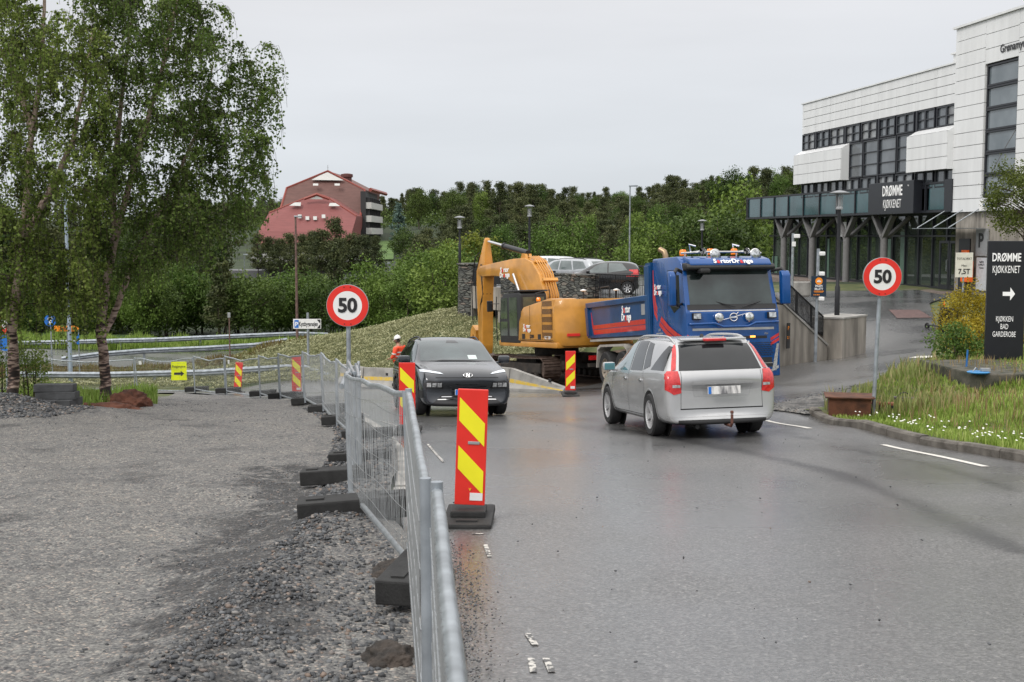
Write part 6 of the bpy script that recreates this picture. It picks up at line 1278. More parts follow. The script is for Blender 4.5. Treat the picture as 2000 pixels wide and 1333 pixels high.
g = MB(); bk = [(6.7,.5),(7.3,.62),(7.65,.25),(7.6,-.15),(7.2,-.4),(6.8,-.35),(6.75,-.28),(7.15,-.28),(7.5,-.1),(7.52,.2),(7.2,.5),(6.7,.42)]
g.prism(bk,-.6,.6,0,'y')
for y_ in (-.6,.6): g.prism([(6.7,.5),(7.3,.62),(7.65,.25),(7.6,-.15),(7.2,-.4),(6.8,-.3)],y_-.02,y_+.02,0,'y')
g.build('bucket', M_steel, ex)
# ---------------------------------------------------------------- red roofed hotel on the far slope
M_rb = mat('brown_red_tiles', (.125,.060,.050), .7, var=.12, scale=.6, stretch=(1,1,6)); M_rr = mat('red_tiles', (.205,.062,.058), .65, var=.08, scale=.5, stretch=(1,1,8)); M_edge = mat('roof_edge_red', (.24,.05,.035), .5); M_hw = mat('white_render', (.5,.5,.48), .7); M_dk = mat('dark_wall_and_recess_shade', (.03,.03,.032), .6)
hb = thing('hotel_building', 'large building with steep red tiled roofs and white balconies on the far hillside', 'building')
def P3(px, py, Y): p = at(px, py, Y); return Vector(p)
def slab(name, pts, ext, mt, par=hb):
    n = len(pts); g = MB(); v = [tuple(p) for p in pts]+[tuple(p+ext) for p in pts]
    g.add(v, [tuple(range(n)), tuple(range(2*n-1,n-1,-1))]+[(i,(i+1)%n,(i+1)%n+n,i+n) for i in range(n)]); return g.build(name, mt, par)
main = [P3(530,470,289),P3(548.5,407,291),P3(560,367.6,297),P3(640.3,334.4,301),P3(713,371.4,297),P3(704,422.4,291),P3(700,452,289.5)]
E_ = Vector((.7,27,0)); slab('roof', main, E_, M_rb)
eg = MB(); eg.tube([main[1], main[2], main[3], main[4], main[5]], .28, 5); eg.build('roof_edge', M_edge, hb)
tri = [P3(609,352,298.5),P3(625,343.5,299.4),P3(640.3,337,299.9),P3(656,345,299.3),P3(672,353,298.5)]; slab('gable_window', [p-Vector((0,.6,0)) for p in tri], Vector((0,.5,0)), M_hw)
for px in (617,659): q = [P3(px-5,363,296),P3(px+5,363,296),P3(px+5,359,296.6),P3(px-5,359,296.6)]; slab('roof_window', [p-Vector((0,.5,0)) for p in q], Vector((0,.3,0)), M_hw)
ann = [P3(500,478,276),P3(505,452,278),P3(525.5,416,283),P3(594,388,286),P3(618.6,378.6,287),P3(643,388,286),P3(696.4,422.4,283),P3(687.5,453,278),P3(686,470,277)]
slab('lower_roof', ann, Vector((.5,12,0)), M_rr); eg = MB(); eg.tube(ann[2:7], .22, 5); eg.tube([P3(594,389,284),P3(618.6,380,284),P3(643,389,284)], .35, 5); eg.build('roof_edge', M_edge, hb)
q = [P3(605,389.5,284),P3(618.6,382,284),P3(631,389.5,284)]; slab('dormer_window', q, Vector((0,.5,0)), M_hw)
q = [P3(566,402,283.6),P3(577,396,284.4),P3(589,396,284.4),P3(588,403,283.6)]; slab('roof_window', [p-Vector((0,.8,0)) for p in q], Vector((0,.3,0)), M_hw)
q = [P3(643,403,283.6),P3(645,397,284.4),P3(656,397,284.4),P3(665,403,283.6)]; slab('roof_window', [p-Vector((0,.8,0)) for p in q], Vector((0,.3,0)), M_hw)
for px, py in ((586.5,423),(601.5,426.5),(616.5,426.5),(633,423)):
    q = [P3(px-3.5,py+3.5,281),P3(px+3.5,py+3.5,281),P3(px+3.5,py-3.5,281.6),P3(px-3.5,py-3.5,281.6)]; slab('roof_window', [p-Vector((0,.9,0)) for p in q], Vector((0,.3,0)), M_hw)
xr = main[5].x; g = MB(); zt_ = main[4].z
g.box((xr+.6, 304, (zt_-2)/2+1), (1.2, 25, zt_-1)); sw_ = g.build('side_wall', M_dk, hb)  # dark wall colour paints in the shade of the recesses behind the balconies
for k in range(3):
    z_ = (2.6,5.5,8.6)[k]; g = MB(); g.box((xr+1.6, 304.5, z_), (1.8, 25.5, 1.5)); g.build('balcony', M_hw, sw_)
for k in range(7): g = MB(); g.box((xr+1.5, 292.4+k*4, 5.9), (1.1,.15,9.2)); g.build('partition', M_dk, sw_)
g = MB(); a_ = P3(713,371,297)+Vector((1.3,-.5,0)); g.tube([a_, a_+Vector((1.0,27,-.2))],.5,5); g.build('eaves', M_edge, hb)
c_ = P3(677.5,352,306); g = MB(); g.lathe([(1.2,-4),(1.2,.6),(1.5,.7),(1.5,1.4),(.6,1.6),(0,1.6)],16,T=TR(*c_)); g.build('chimney', mat('chimney_brick', (.11,.04,.035), .7), hb)
c_ = P3(640.3,336,301); g = MB(); g.cyl(c_, c_+Vector((0,0,1.6)),.06,5); g.box(c_+Vector((0,0,1.0)),(.5,.05,.05)); g.build('antenna', M_signback, hb)
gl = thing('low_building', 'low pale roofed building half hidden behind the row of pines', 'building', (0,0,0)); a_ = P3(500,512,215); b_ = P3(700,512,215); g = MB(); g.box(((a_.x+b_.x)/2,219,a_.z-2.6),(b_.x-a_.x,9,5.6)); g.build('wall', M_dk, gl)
g = MB(); g.box(((a_.x+b_.x)/2,218.5,a_.z+.6),(b_.x-a_.x+1,10.5,1.7)); g.build('roof', M_hw, gl)
g = MB(); a2 = P3(388,535,205); b2 = P3(505,535,205); g.box(((a2.x+b2.x)/2,210,a2.z-1.5),(b2.x-a2.x,8,4)); g.build('annex_wall', mat('grey_render', (.12,.12,.13), .7), gl)
# ---------------------------------------------------------------- road worker
def skin_fig(name, V, E, Rr, mt, par, sub=2, root=0):
    me = bpy.data.meshes.new(name); me.from_pydata(V, E, []); o = bpy.data.objects.new('f', me); col.objects.link(o)
    o.modifiers.new('k', 'SKIN'); 
    for i, r in enumerate(Rr): me.skin_vertices[0].data[i].radius = (r, r) if not isinstance(r, tuple) else r
    me.skin_vertices[0].data[root].use_root = True
    s_ = o.modifiers.new('s', 'SUBSURF'); s_.levels = sub; s_.render_levels = sub
    dg = bpy.context.evaluated_depsgraph_get(); dg.update(); r = bpy.data.meshes.new_from_object(o.evaluated_get(dg)); bpy.data.objects.remove(o)
    r.name = name; r.materials.clear(); r.materials.append(mt); r.polygons.foreach_set('use_smooth', [True]*len(r.polygons)); return link(name, r, par)
c = at(779, 700, 44.2); wz = h(c.x, c.y)
pe = thing('person', 'road worker in orange jacket and white helmet standing behind the dark car', 'person', (c.x, c.y, wz), R(150))
M_skin = mat('skin', (.42,.22,.15), .5, var=.05); M_hv = mat('hi_vis_orange', (.95,.09,.03), .6, var=.08); M_hvt = mat('hi_vis_trousers', (.75,.09,.03), .7); M_refl = mat('reflective_band', (.6,.6,.58), .35); M_boot = mat('boot_black', (.02,.018,.016), .7)
# body (local +x is the way it faces), looking down with forearms in front
V = [(0,0,.95),(0,.0,1.12),(.01,0,1.32),(.0,0,1.46),(.02,0,1.54),(.05,0,1.62), (0,.19,1.42),(.02,.25,1.15),(.20,.18,1.02),(.28,.14,1.0), (0,-.19,1.42),(.02,-.25,1.15),(.20,-.18,1.04),(.28,-.14,1.03), (0,.10,.88),(.02,.11,.5),(0,.12,.1),(.12,.13,.05), (0,-.10,.88),(.0,-.11,.5),(-.02,-.12,.1),(.10,-.13,.05)]
E = [(0,1),(1,2),(2,3),(3,4),(4,5),(3,6),(6,7),(7,8),(8,9),(3,10),(10,11),(11,12),(12,13),(0,14),(14,15),(15,16),(16,17),(0,18),(18,19),(19,20),(20,21)]
Rr = [(.14,.10),(.13,.10),(.15,.11),(.10,.08),.05,.055,.07,.055,.04,.03,.07,.055,.04,.03,.085,.06,.045,.045,.085,.06,.045,.045]
skin_fig('body', V, E, Rr, M_skin, pe)
J = [0,1,2,3,6,7,8,10,11,12]; mp_ = {v: i for i, v in enumerate(J)}; jr = {0:(.19,.15),1:(.18,.145),2:(.19,.15),3:(.12,.10),6:.10,7:.08,8:.062,10:.10,11:.08,12:.062}
jk = skin_fig('jacket', [V[i] for i in J], [(mp_[a], mp_[b]) for a, b in E if a in mp_ and b in mp_], [jr[i] for i in J], M_hv, pe)
J = [0,14,15,16,18,19,20]; mp_ = {v: i for i, v in enumerate(J)}; skin_fig('trousers', [V[i] for i in J], [(mp_[a], mp_[b]) for a, b in E if a in mp_ and b in mp_], [(.16,.13),.11,.085,.07,.11,.085,.07], M_hvt, pe)
for s_ in (.13,-.13): g = MB(); g.box((.05,s_,.06),(.30,.11,.12),bev=.04); g.build('boot', M_boot, pe, smooth=60)
g = MB(); 
for z_, rr_ in ((1.08,.185),(1.22,.195)): g.lathe([(rr_,z_),(rr_+.004,z_+.05)],24,T=Matrix.Diagonal((.83,1.03,1,1)))
g.build('reflective_band', M_refl, jk)
g = MB(); 
for s_ in (1,-1): g.tube([(.025,s_*.252,1.22),(.03,s_*.255,1.17)],.085,14)
g.build('sleeve_band', M_refl, jk)
hd = MB(); hd.lathe([(.0,-.13),(.045,-.125),(.065,-.08),(.078,-.02),(.082,.03),(.075,.09),(.05,.125),(0,.14)],20,T=TR(.075,0,1.66,0,0,R(18)) @ Matrix.Diagonal((1.15,.92,1,1))); hd_ = hd.build('head', M_skin, pe, smooth=60)
g = MB(); g.prism([(.0,.03),(.035,-.02),(.0,-.03)],-.012,.012,0,'y'); 
o = g.build('nose', M_skin, hd_); o.location = (.155,0,1.64)
for s_ in (.03,-.03): g = MB(); g.lathe([(0,-.007),(.009,0),(0,.007)],8,T=TR(.150,s_,1.665)); g.build('eye', M_blk, hd_)
g = MB(); g.box((.152,0,1.595),(.01,.045,.008)); g.build('mouth', mat('lip', (.3,.1,.08), .5), hd_)
for s_ in (1,-1): g = MB(); g.box((.06,s_*.078,1.65),(.035,.015,.055),bev=.007); g.build('ear', M_skin, hd_)
g = MB(); g.lathe([(.088,-.07),(.09,.0),(.084,.04)],18,T=TR(.055,0,1.66,0,0,R(18)) @ Matrix.Diagonal((1.1,.95,1,1))); g.build('hair', mat('dark_hair', (.03,.02,.015), .8), hd_)
g = MB(); g.T = TR(.055,0,1.715,0,0,R(18)) @ Matrix.Diagonal((1.12,.95,1,1)); g.lathe([(.125,-.005),(.128,.0),(.115,.005),(.112,.05),(.095,.10),(.05,.135),(0,.145)],24); g.T = None; g.tube([(-.07,.0,1.80),(.06,0,1.868),(.17,0,1.78)],.012,6); hm = g.build('helmet', M_white, pe, smooth=60)
g = MB(); g.T = TR(.055,0,1.715,0,0,R(18)); g.prism([(.10,-.09),(.19,-.05),(.205,0),(.19,.05),(.10,.09)],-.004,.006,0,'z'); g.build('helmet_peak', M_white, hm)
for s_ in (1,-1):
    b_ = Vector((.28,s_*.14,1.0 if s_ > 0 else 1.03)); hv = [tuple(b_), tuple(b_+Vector((.06,-s_*.02,-.01)))]; he = [(0,1)]; hr = [.024,.030]
    for k in range(4):
        o_ = (k-1.5)*.02; i0 = len(hv); hv += [tuple(b_+Vector((.10,-s_*.03+o_,-.01))), tuple(b_+Vector((.135,-s_*.045+o_,-.03))), tuple(b_+Vector((.15,-s_*.05+o_,-.055-.004*k)))]; he += [(1,i0),(i0,i0+1),(i0+1,i0+2)]; hr += [.010,.009,.008]
    i0 = len(hv); hv += [tuple(b_+Vector((.05,-s_*.05,.0))), tuple(b_+Vector((.085,-s_*.065,-.012)))]; he += [(0,i0),(i0,i0+1)]; hr += [.011,.009]
    skin_fig('hand', hv, he, hr, M_skin, pe, 1)
# ---------------------------------------------------------------- foliage
def quads(C, size, rnd, aspect=.6, up=0.0, rg=rng):
    n = len(C); a = rg.normal(size=(n,3)); 
    a[:,2] = a[:,2]*(1-up)-up; a /= np.linalg.norm(a, axis=1)[:,None]+1e-9; b = rg.normal(size=(n,3)); b -= a*(a*b).sum(1)[:,None]; b /= np.linalg.norm(b, axis=1)[:,None]+1e-9
    s = (np.asarray(size)*np.ones(n))[:,None]; a = a*s; b = b*s*aspect
    V = np.stack([C-a*.5, C+b*.5-a*.05, C+a*.5, C-b*.5-a*.05], 1).reshape(-1,3); Fc = np.arange(4*n).reshape(-1,4); return V, Fc, np.repeat(rnd, 4)
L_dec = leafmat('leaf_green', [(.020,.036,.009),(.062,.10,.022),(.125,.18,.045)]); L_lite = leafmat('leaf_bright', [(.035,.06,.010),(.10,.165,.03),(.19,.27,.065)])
L_pine = leafmat('pine_needles', [(.028,.040,.016),(.070,.085,.033),(.13,.14,.058)], .1); L_blue = leafmat('spruce_blue', [(.04,.07,.06),(.09,.14,.12),(.14,.20,.17)], .1); L_birch = leafmat('birch_leaf', [(.05,.085,.016),(.15,.215,.045),(.30,.37,.10)], .45, .45)
L_gold = leafmat('golden_leaf', [(.11,.09,.008),(.30,.23,.015),(.44,.38,.06)], .3); L_oliv = leafmat('olive_leaf', [(.06,.08,.015),(.14,.165,.034),(.24,.26,.06)], .3)
M_bark = mat('dark_bark', (.035,.026,.02), .9, c2=(.10,.075,.06), scale=6, bump=.5)
def crown_mesh(name, N, rx, rz, zc, leaf, mt, clumps=40, shape='ball', seed=1, cl=.3, empt=.75):
    rg = np.random.default_rng(seed); cc = rg.normal(size=(clumps,3)); cc /= np.linalg.norm(cc, axis=1)[:,None]; rad = rg.uniform(.35,1,clumps)**.6; cc *= rad[:,None]
    if shape == 'cone':
        t = rg.uniform(0,1,clumps)**.8; a = rg.uniform(0,2*PI,clumps); rr = (1-t)*rg.uniform(.55,1.1,clumps)+.05; cc = np.stack([rr*np.cos(a), rr*np.sin(a), t*2-1], 1)
    if shape == 'pine':
        t = rg.uniform(0,1,clumps); a = rg.uniform(0,2*PI,clumps); rr = np.sin(np.clip(t*1.15+.1,0,1)*PI*.95)**.6*rg.uniform(.3,1.15,clumps); cc = np.stack([rr*np.cos(a), rr*np.sin(a), t*2-1], 1)
    k = rg.integers(0, clumps, N); off = rg.normal(size=(N,3))*cl*.55; 
    if shape != 'ball': off[:,2] *= .45
    P = cc[k]+off; P = P*np.array([rx,rx,rz])+np.array([0,0,zc]); 
    ck = rg.uniform(0,1,clumps); rnd = np.clip(.55*ck[k]+.45*rg.uniform(0,1,N)+.10*off[:,2]/cl, 0, 1)
    V, Fc, r = quads(P, rg.uniform(.7,1.3,N)*leaf, rnd, .65, 0, rg); return np_mesh(name, V, Fc, mt, r), cc*np.array([rx,rx,rz])+np.array([0,0,zc])
def tree_proto(name, label, cat, N, rx, rz, zc, leaf, mt, trunk_r, clumps=40, shape='ball', seed=1, cl=.3, group=None, bark=None, stems=1):
    t = thing(name, label, cat, group=group); me, cc = crown_mesh('crown', N, rx, rz, zc, leaf, mt, clumps, shape, seed, cl); link('crown', me, t)
    rr = random.Random(seed); g = MB(); top = zc+rz*(.85 if shape != 'ball' else .4)
    for s_ in range(stems):
        ox, oy = (0,0) if stems == 1 else (rr.uniform(-.4,.4)*rx, rr.uniform(-.4,.4)*rx); g.tube([(ox*.4,oy*.4,-.3),(ox*.7+rr.uniform(-.05,.05),oy*.7,zc*.5),(ox,oy,top)],[trunk_r,trunk_r*.7,trunk_r*.2],7)
    for i in range(0, len(cc), 3):
        c = cc[i]; g.tube([(0,0,min(top, max(.3, c[2]-rz*.35))),(c[0]*.5,c[1]*.5,c[2]-rz*.1),tuple(c)],[trunk_r*.35,trunk_r*.22,trunk_r*.06],4)
    g.build('trunk', bark or M_bark, t); return t
prot = {}
prot['dec1'] = tree_proto('leafy_tree', '', 'tree', 5200, 3.1, 3.3, 5.2, .29, L_dec, .16, 120, seed=3, cl=.24, group='trees of the wooded hillside')
prot['dec2'] = tree_proto('leafy_tree', '', 'tree', 5200, 2.6, 3.9, 5.6, .28, L_lite, .14, 110, seed=4, cl=.24, group='trees of the wooded hillside')
prot['pine1'] = tree_proto('pine_tree', '', 'tree', 5200, 3.1, 3.6, 6.0, .30, L_pine, .16, 100, 'pine', 5, .22, group='trees of the wooded hillside')
prot['pine2'] = tree_proto('pine_tree', '', 'tree', 5000, 2.7, 4.2, 5.6, .29, L_pine, .15, 100, 'pine', 6, .22, group='trees of the wooded hillside')
prot['spruce'] = tree_proto('spruce_tree', '', 'tree', 4600, 2.3, 4.3, 4.6, .27, L_pine, .14, 120, 'cone', 7, .17, group='trees of the wooded hillside')
used = set()
LBL = {'dec1':'leafy green tree standing among the wood on the far hillside','dec2':'fresh light green tree standing among the wood on the far hillside','pine1':'dark spreading pine standing among the wood on the far hillside','pine2':'tall narrow dark pine standing among the wood on the far hillside','spruce':'pointed dark spruce standing among the wood on the far hillside'}
def plant(key, x, y, s, label=None, group='trees of the wooded hillside', z=None, sz=None):
    p = prot[key]; o = p if key not in used else dup(p); used.add(key)
    o.location = (x, y, (h(x, y) if z is None else z)-.1); o.rotation_euler = (0,0,random.uniform(0,6.28)); o.scale = (s*random.uniform(.9,1.15), s*random.uniform(.9,1.15), sz or s*random.uniform(.85,1.15)); o['label'] = label or LBL[key]; o['group'] = group
    return o
def pxX(px, Y): return (px-1000)/F*Y
rf = random.Random(21); n_f = 0
def bad(x, y):
    if -62 < x < -18 and 232 < y < 335: return True
    if 735 < 1000+F*x/y < 765 and 250 < y < 300: return True
    if -52 < x < -22 and 198 < y < 232: return True
    px = 1000+F*x/y; return px > 1640 and y < 130
rows = [(118,.5),(142,.6),(168,.72),(195,.85),(225,.9),(258,.95),(292,.95),(330,1.15),(372,1.15),(415,1.15),(440,1.2)]
for ri, (Y, s) in enumerate(rows):
    px0, px1 = ((790, 1640) if Y < 240 else (520, 1640)); step = 3.4*s*F/Y*(1.3 if Y < 300 else 1.0); px = px0+rf.uniform(0, step)
    if Y > 350: px0 = 330; px = px0
    while px < px1:
        y = Y+rf.uniform(-11,11); x = pxX(px, y); 
        if not bad(x, y) :
            k = rf.choices(['dec1','dec2','pine1','pine2','spruce'], [3,1.0,3.4,2.4,1.8] if Y > 150 else [2.4,.5,3.6,2.2,1.6])[0]
            sz = s*rf.uniform(.75,1.1)
            if x < -37 and y > 290: sz *= .72
            if 1060 < px < 1300 and y > 280: sz *= .8
            if px > 1360 and y > 280: sz *= 1.12
            plant(k, x, y, sz*(1.0 if Y < 350 else 1.0)); n_f += 1
        px += step*rf.uniform(.75,1.3)
# dark wood on the left behind the birches
for i in range(34):
    y = rf.uniform(118,175); px = rf.uniform(-150,470); plant(rf.choice(['dec1','pine1','pine2','spruce','dec1']), pxX(px,y), y, rf.uniform(.9,1.25), 'dark tree of the wood seen through the birch crowns at the left', 'dark wood behind the birches')
print('forest', n_f)
# row of pines in front of the red roofed building
for px in (505,528,548,566,590,611,628,655,668,690,712,735):
    y = 205+rf.uniform(-8,6)-(20 if px > 620 else 0); plant(rf.choice(['pine1','pine2']), pxX(px,y), y, rf.uniform(.62,.74), 'pine with bare lower trunk in the row before the red roofed building', 'row of pines below the red roofs', z=-5.4, sz=rf.uniform(.66,.82)*(1.3 if px == 655 else 1))
prot['bspruce'] = tree_proto('blue_spruce', 'small blue green spruce right of the red roofed building', 'tree', 2200, 1.9, 3.4, 3.8, .36, L_blue, .12, 60, 'cone', 9, .2); used.add('bspruce'); o = prot['bspruce']; yb = 235; o.location = (pxX(779,yb), yb, at(779,462,yb).z-1.0)
# bushes on the valley floor behind the guard rail
prot['bush1'] = tree_proto('green_bush', '', 'bush', 5200, 2.6, 2.6, 2.7, .24, L_dec, .07, 70, seed=11, cl=.26, stems=4); prot['bush2'] = tree_proto('green_bush', '', 'bush', 5200, 2.3, 3.0, 3.0, .23, L_lite, .07, 70, seed=12, cl=.26, stems=4); prot['sapling'] = tree_proto('young_pine', '', 'tree', 2600, 1.1, 2.6, 3.1, .2, L_pine, .06, 60, 'cone', 13, .2)
bl = [(330,560,'a'),(395,540,'b')]
for i, px in enumerate(range(-40, 900, 36)):
    y = 90+rf.uniform(-4,5); s = rf.uniform(.68,.88); 
    if 640 < px < 780: s *= .9
    if px > 780: s *= 1.0
    k = 'bush1' if rf.random() < .3 else 'bush2'; plant(k, pxX(px,y), y, s, 'dense green bush in the hedge like row beyond the far guard rail', 'bushes beyond the far guard rail', z=-5.4 if px < 700 else None)
for px, y, s in ((830,84,.85),(865,80,.9),(800,82,.72),(880,92,.9)): plant('bush2', pxX(px,y), y, s, 'bright green bush just left of the round stone pillar', 'bushes by the stone pillar')
for i, px in enumerate(range(-60, 760, 44)): y = 104+rf.uniform(-4,5); plant(rf.choice(['bush1','bush2','bush1']), pxX(px,y), y, rf.uniform(.55,.74), 'green bush in the second row beyond the far guard rail', 'second row of bushes', z=-5.4)
for px, y in ((425,86),(440,88),(655,98),(590,99)): plant('sapling', pxX(px,y), y, 1.0, 'slim dark young pine among the green bushes beyond the guard rail', 'young pines among the bushes', z=-5.4)
prot['ytree'] = tree_proto('yellow_green_tree', '', 'tree', 5200, 2.4, 3.4, 4.2, .26, leafmat('yellow_green_leaf', [(.06,.085,.012),(.14,.17,.025),(.22,.24,.04)], .3), .1, 70, seed=15, cl=.24, stems=2)
plant('ytree', pxX(930,92), 92, .85, 'yellow green tree behind the deck left of the excavator boom', None, z=-4.2); plant('ytree', pxX(895,97), 97, .7, 'smaller yellow green tree behind the round stone pillar', None, z=-4.4)
for px, y, s in ((1130,92,.9),(1215,88,.8),(1275,90,.85),(1400,94,1.45),(1440,100,1.3),(1310,98,.9),(1060,96,.9),(1350,88,.7)): plant(rf.choice(['bush1','bush2']), pxX(px,y), y, s, 'green bush growing behind the parking deck railing', 'bushes behind the parking deck', z=-3.2)
for o in prot.values():
    pass
# ---------------------------------------------------------------- birches
def bark_birch():
    m, t, p = _mat('birch_bark'); n = t.nodes.new; l = t.links.new; tcn = n('ShaderNodeTexCoord'); mpn = n('ShaderNodeMapping'); mpn.inputs['Scale'].default_value = (3,3,14); l(tcn.outputs['Object'], mpn.inputs[0])
    no = n('ShaderNodeTexNoise'); no.inputs['Scale'].default_value = 1.3; no.inputs['Detail'].default_value = 6; l(mpn.outputs[0], no.inputs[0])
    sp_ = n('ShaderNodeSeparateXYZ'); l(tcn.outputs['Object'], sp_.inputs[0]); mr_ = n('ShaderNodeMapRange'); l(sp_.outputs[2], mr_.inputs[0]); mr_.inputs[1].default_value = 0; mr_.inputs[2].default_value = 3.0; mr_.inputs[3].default_value = -.14; mr_.inputs[4].default_value = .12
    ad = n('ShaderNodeMath'); l(no.outputs[0], ad.inputs[0]); l(mr_.outputs[0], ad.inputs[1])
    c = ramp_into(t, ad.outputs[0], [(.36,(.02,.013,.012)),(.45,(.10,.06,.05)),(.50,(.33,.24,.20)),(.75,(.50,.39,.33))]); l(c, p.inputs['Base Color']); p.inputs['Roughness'].default_value = .75
    b = n('ShaderNodeBump'); b.inputs['Strength'].default_value = .7; b.inputs['Distance'].default_value = .02; l(no.outputs[0], b.inputs['Height']); l(b.outputs[0], p.inputs['Normal']); return m
M_birch = bark_birch(); M_twig = mat('birch_twig', (.035,.022,.016), .8)
def birch(label, Y, trunks, outline, ncl, seed, dens_=15, hang=(.35,.9), holes=()):
    rg = np.random.default_rng(seed); rr = random.Random(seed); base = at(*trunks[0][0], Y); bz = h(base.x, base.y); O = Vector((base.x, base.y, bz)); t = thing('birch_tree', label, 'tree', O)
    nodes = []; g = MB()
    for ti, (pts) in enumerate(trunks):
        P = [at(px, py, Y)-O for px, py in pts]; k = len(P); dy = rr.uniform(-.5,.9) if ti else 0
        P = [p+Vector((0, dy*i/k+ .10*math.sin(i*1.7), 0)) for i, p in enumerate(P)]
        Q = []
        for i in range(k-1):
            for j in range(5): Q.append(P[i].lerp(P[i+1], j/5)+Vector((rr.uniform(-.012,.012), rr.uniform(-.02,.02), 0)))
        Q.append(P[-1]); r0 = (.125 if ti == 0 else .075); rs = [r0*(1-.93*(i/(len(Q)-1)))**.8+.006 for i in range(len(Q))]
        if ti == 0: rs[0] *= 1.35; rs[1] *= 1.15; Q[0].z -= .15
        g.tube(Q, rs, 12); nodes += [(q, r_) for q, r_ in zip(Q, rs) if q.z > 1.2]
    g.build('trunk', M_birch, t, smooth=50)
    br = MB(); LC = []; LR = []; xs = [p[0] for p in outline]; ys = [p[1] for p in outline]; c = 0; tries = 0; tw = MB()
    while c < ncl and tries < 20000:
        tries += 1; px, py = rr.uniform(min(xs), max(xs)), rr.uniform(min(ys), max(ys))
        if not inside(outline, np.array([px]), np.array([py]))[0]: continue
        if any((px-hx)**2+(py-hy)**2 < hr**2 for hx, hy, hr in holes): continue
        dY = rr.gauss(0, .95); C = at(px, py, Y+max(-2.2, min(2.2, dY)))-O
        best = min(nodes, key=lambda q: (q[0]-C).length+max(0, q[0].z-(C.z+.1))*3+max(0,(C.z-1.8)-q[0].z)); q = best[0]; L_ = (C-q).length
        if L_ > 4.2 and rr.random() < .4: continue
        mid = q.lerp(C, .5)+Vector((0,0,.12*L_)); pts = [q, q.lerp(mid,.5)+Vector((0,0,.05*L_)), mid, mid.lerp(C,.55)+Vector((0,0,.05*L_)), C]; rb = min(best[1]*.55, .010+.008*L_)
        br.tube(pts, [rb, rb*.75, rb*.5, rb*.32, .004], 5, cap=False); nodes.append((mid, rb*.5)); c += 1; ck = rr.random()
        for k in range(rr.randint(9,13)):
            s0 = pts[rr.choice([2,3,3,4,4])].lerp(C, rr.random()); ll = rr.uniform(*hang)*(1.0 if rr.random() < .7 else .5); a = rr.uniform(0,2*PI); out = rr.uniform(.12,.42)
            d = Vector((math.cos(a)*out, math.sin(a)*out, 0)); P1 = s0+d*.6+Vector((0,0,.05)); P2 = s0+d+Vector((0,0,-ll*.45)); P3_ = s0+d*1.08+Vector((0,0,-ll)); tw.tube([s0, P1, P2, P3_], .0035, 3, cap=False)
            nl = int(dens_*rr.uniform(.7,1.3)*ll/.6)+3; u = rg.uniform(.05,1.05,nl); A = np.array([s0,P1,P2,P3_]); 
            B = ((1-u)**3)[:,None]*A[0]+(3*u*(1-u)**2)[:,None]*A[1]+(3*u*u*(1-u))[:,None]*A[2]+(u**3)[:,None]*A[3]; LC.append(B+rg.normal(size=(nl,3))*.035); LR.append(np.clip(.4*ck+.6*rg.uniform(0,1,nl), 0, 1))
    br.build('limb', M_bark, t); tw.build('twig', M_twig, t); LC = np.concatenate(LC); LR = np.concatenate(LR); print(label, len(LC))
    V, Fc, r = quads(LC, rg.uniform(.052,.088,len(LC)), LR, .8, .35, rg); link('leaves', np_mesh('leaves', V, Fc, L_birch, r), t); return t
birch('right hand birch with forked pale trunk standing behind the soil mound', 27.5,
 [[(206,788),(203,740),(203,690),(198,640),(206,560),(222,470),(248,385),(282,260),(315,130),(345,0),(352,-90)],[(201,655),(215,620),(236,565),(262,490),(300,410),(345,310),(385,220),(400,120)],[(222,470),(215,360),(225,240),(240,110),(245,0)]],
 [(150,-90),(380,-90),(410,10),(470,30),(495,120),(525,80),(552,135),(535,250),(528,330),(500,420),(470,455),(455,470),(400,500),(330,500),(240,540),(170,520),(150,440),(190,380),(175,250),(170,60)], 265, 5, 19, holes=((428,150,13),(505,225,9),(345,345,14),(455,395,13),(190,205,10)))
birch('left hand birch with dark trunk at the left edge of the photo', 26.5,
 [[(20,798),(24,740),(26,690),(27,640),(30,560),(42,470),(55,380),(62,280),(75,150),(85,20),(90,-90)],[(42,470),(90,380),(140,280),(165,170),(175,60)],[(66,260),(20,150),(-30,60),(-60,-20)]],
 [(-140,-80),(180,-90),(215,20),(205,150),(215,300),(200,430),(205,560),(170,600),(140,610),(125,640),(90,645),(75,600),(60,600),(-20,640),(-140,640)], 290, 6, 17, hang=(.4,1.0), holes=((95,385,16),(20,170,10)))
def hang_strand(): pass
# low sprouting shrubs round the birch feet
def bushy(name, label, cat, px, py, Y, rx, rz, leaf, mt, N, seed, clumps=45, group=None, cl=.3, zbase=None, stems=5):
    p = at(px, py, Y); t = tree_proto(name, label, cat, N, rx, rz, rz*.95, leaf, mt, .02, clumps, seed=seed, cl=cl, stems=stems, group=group); zz = h(p.x, p.y) if zbase is None else zbase; t.location = (p.x, p.y, zz); return t
bushy('leafy_shrub', 'low leafy shrub at the foot of the left hand birch', 'bush', 5, 760, 27.4, .9, .75, .06, L_birch, 3200, 31); bushy('leafy_shrub', 'thin leafy shrub between the left birch trunk and the block stack', 'bush', 60, 770, 27.8, .42, .9, .055, L_birch, 1000, 32, 22)
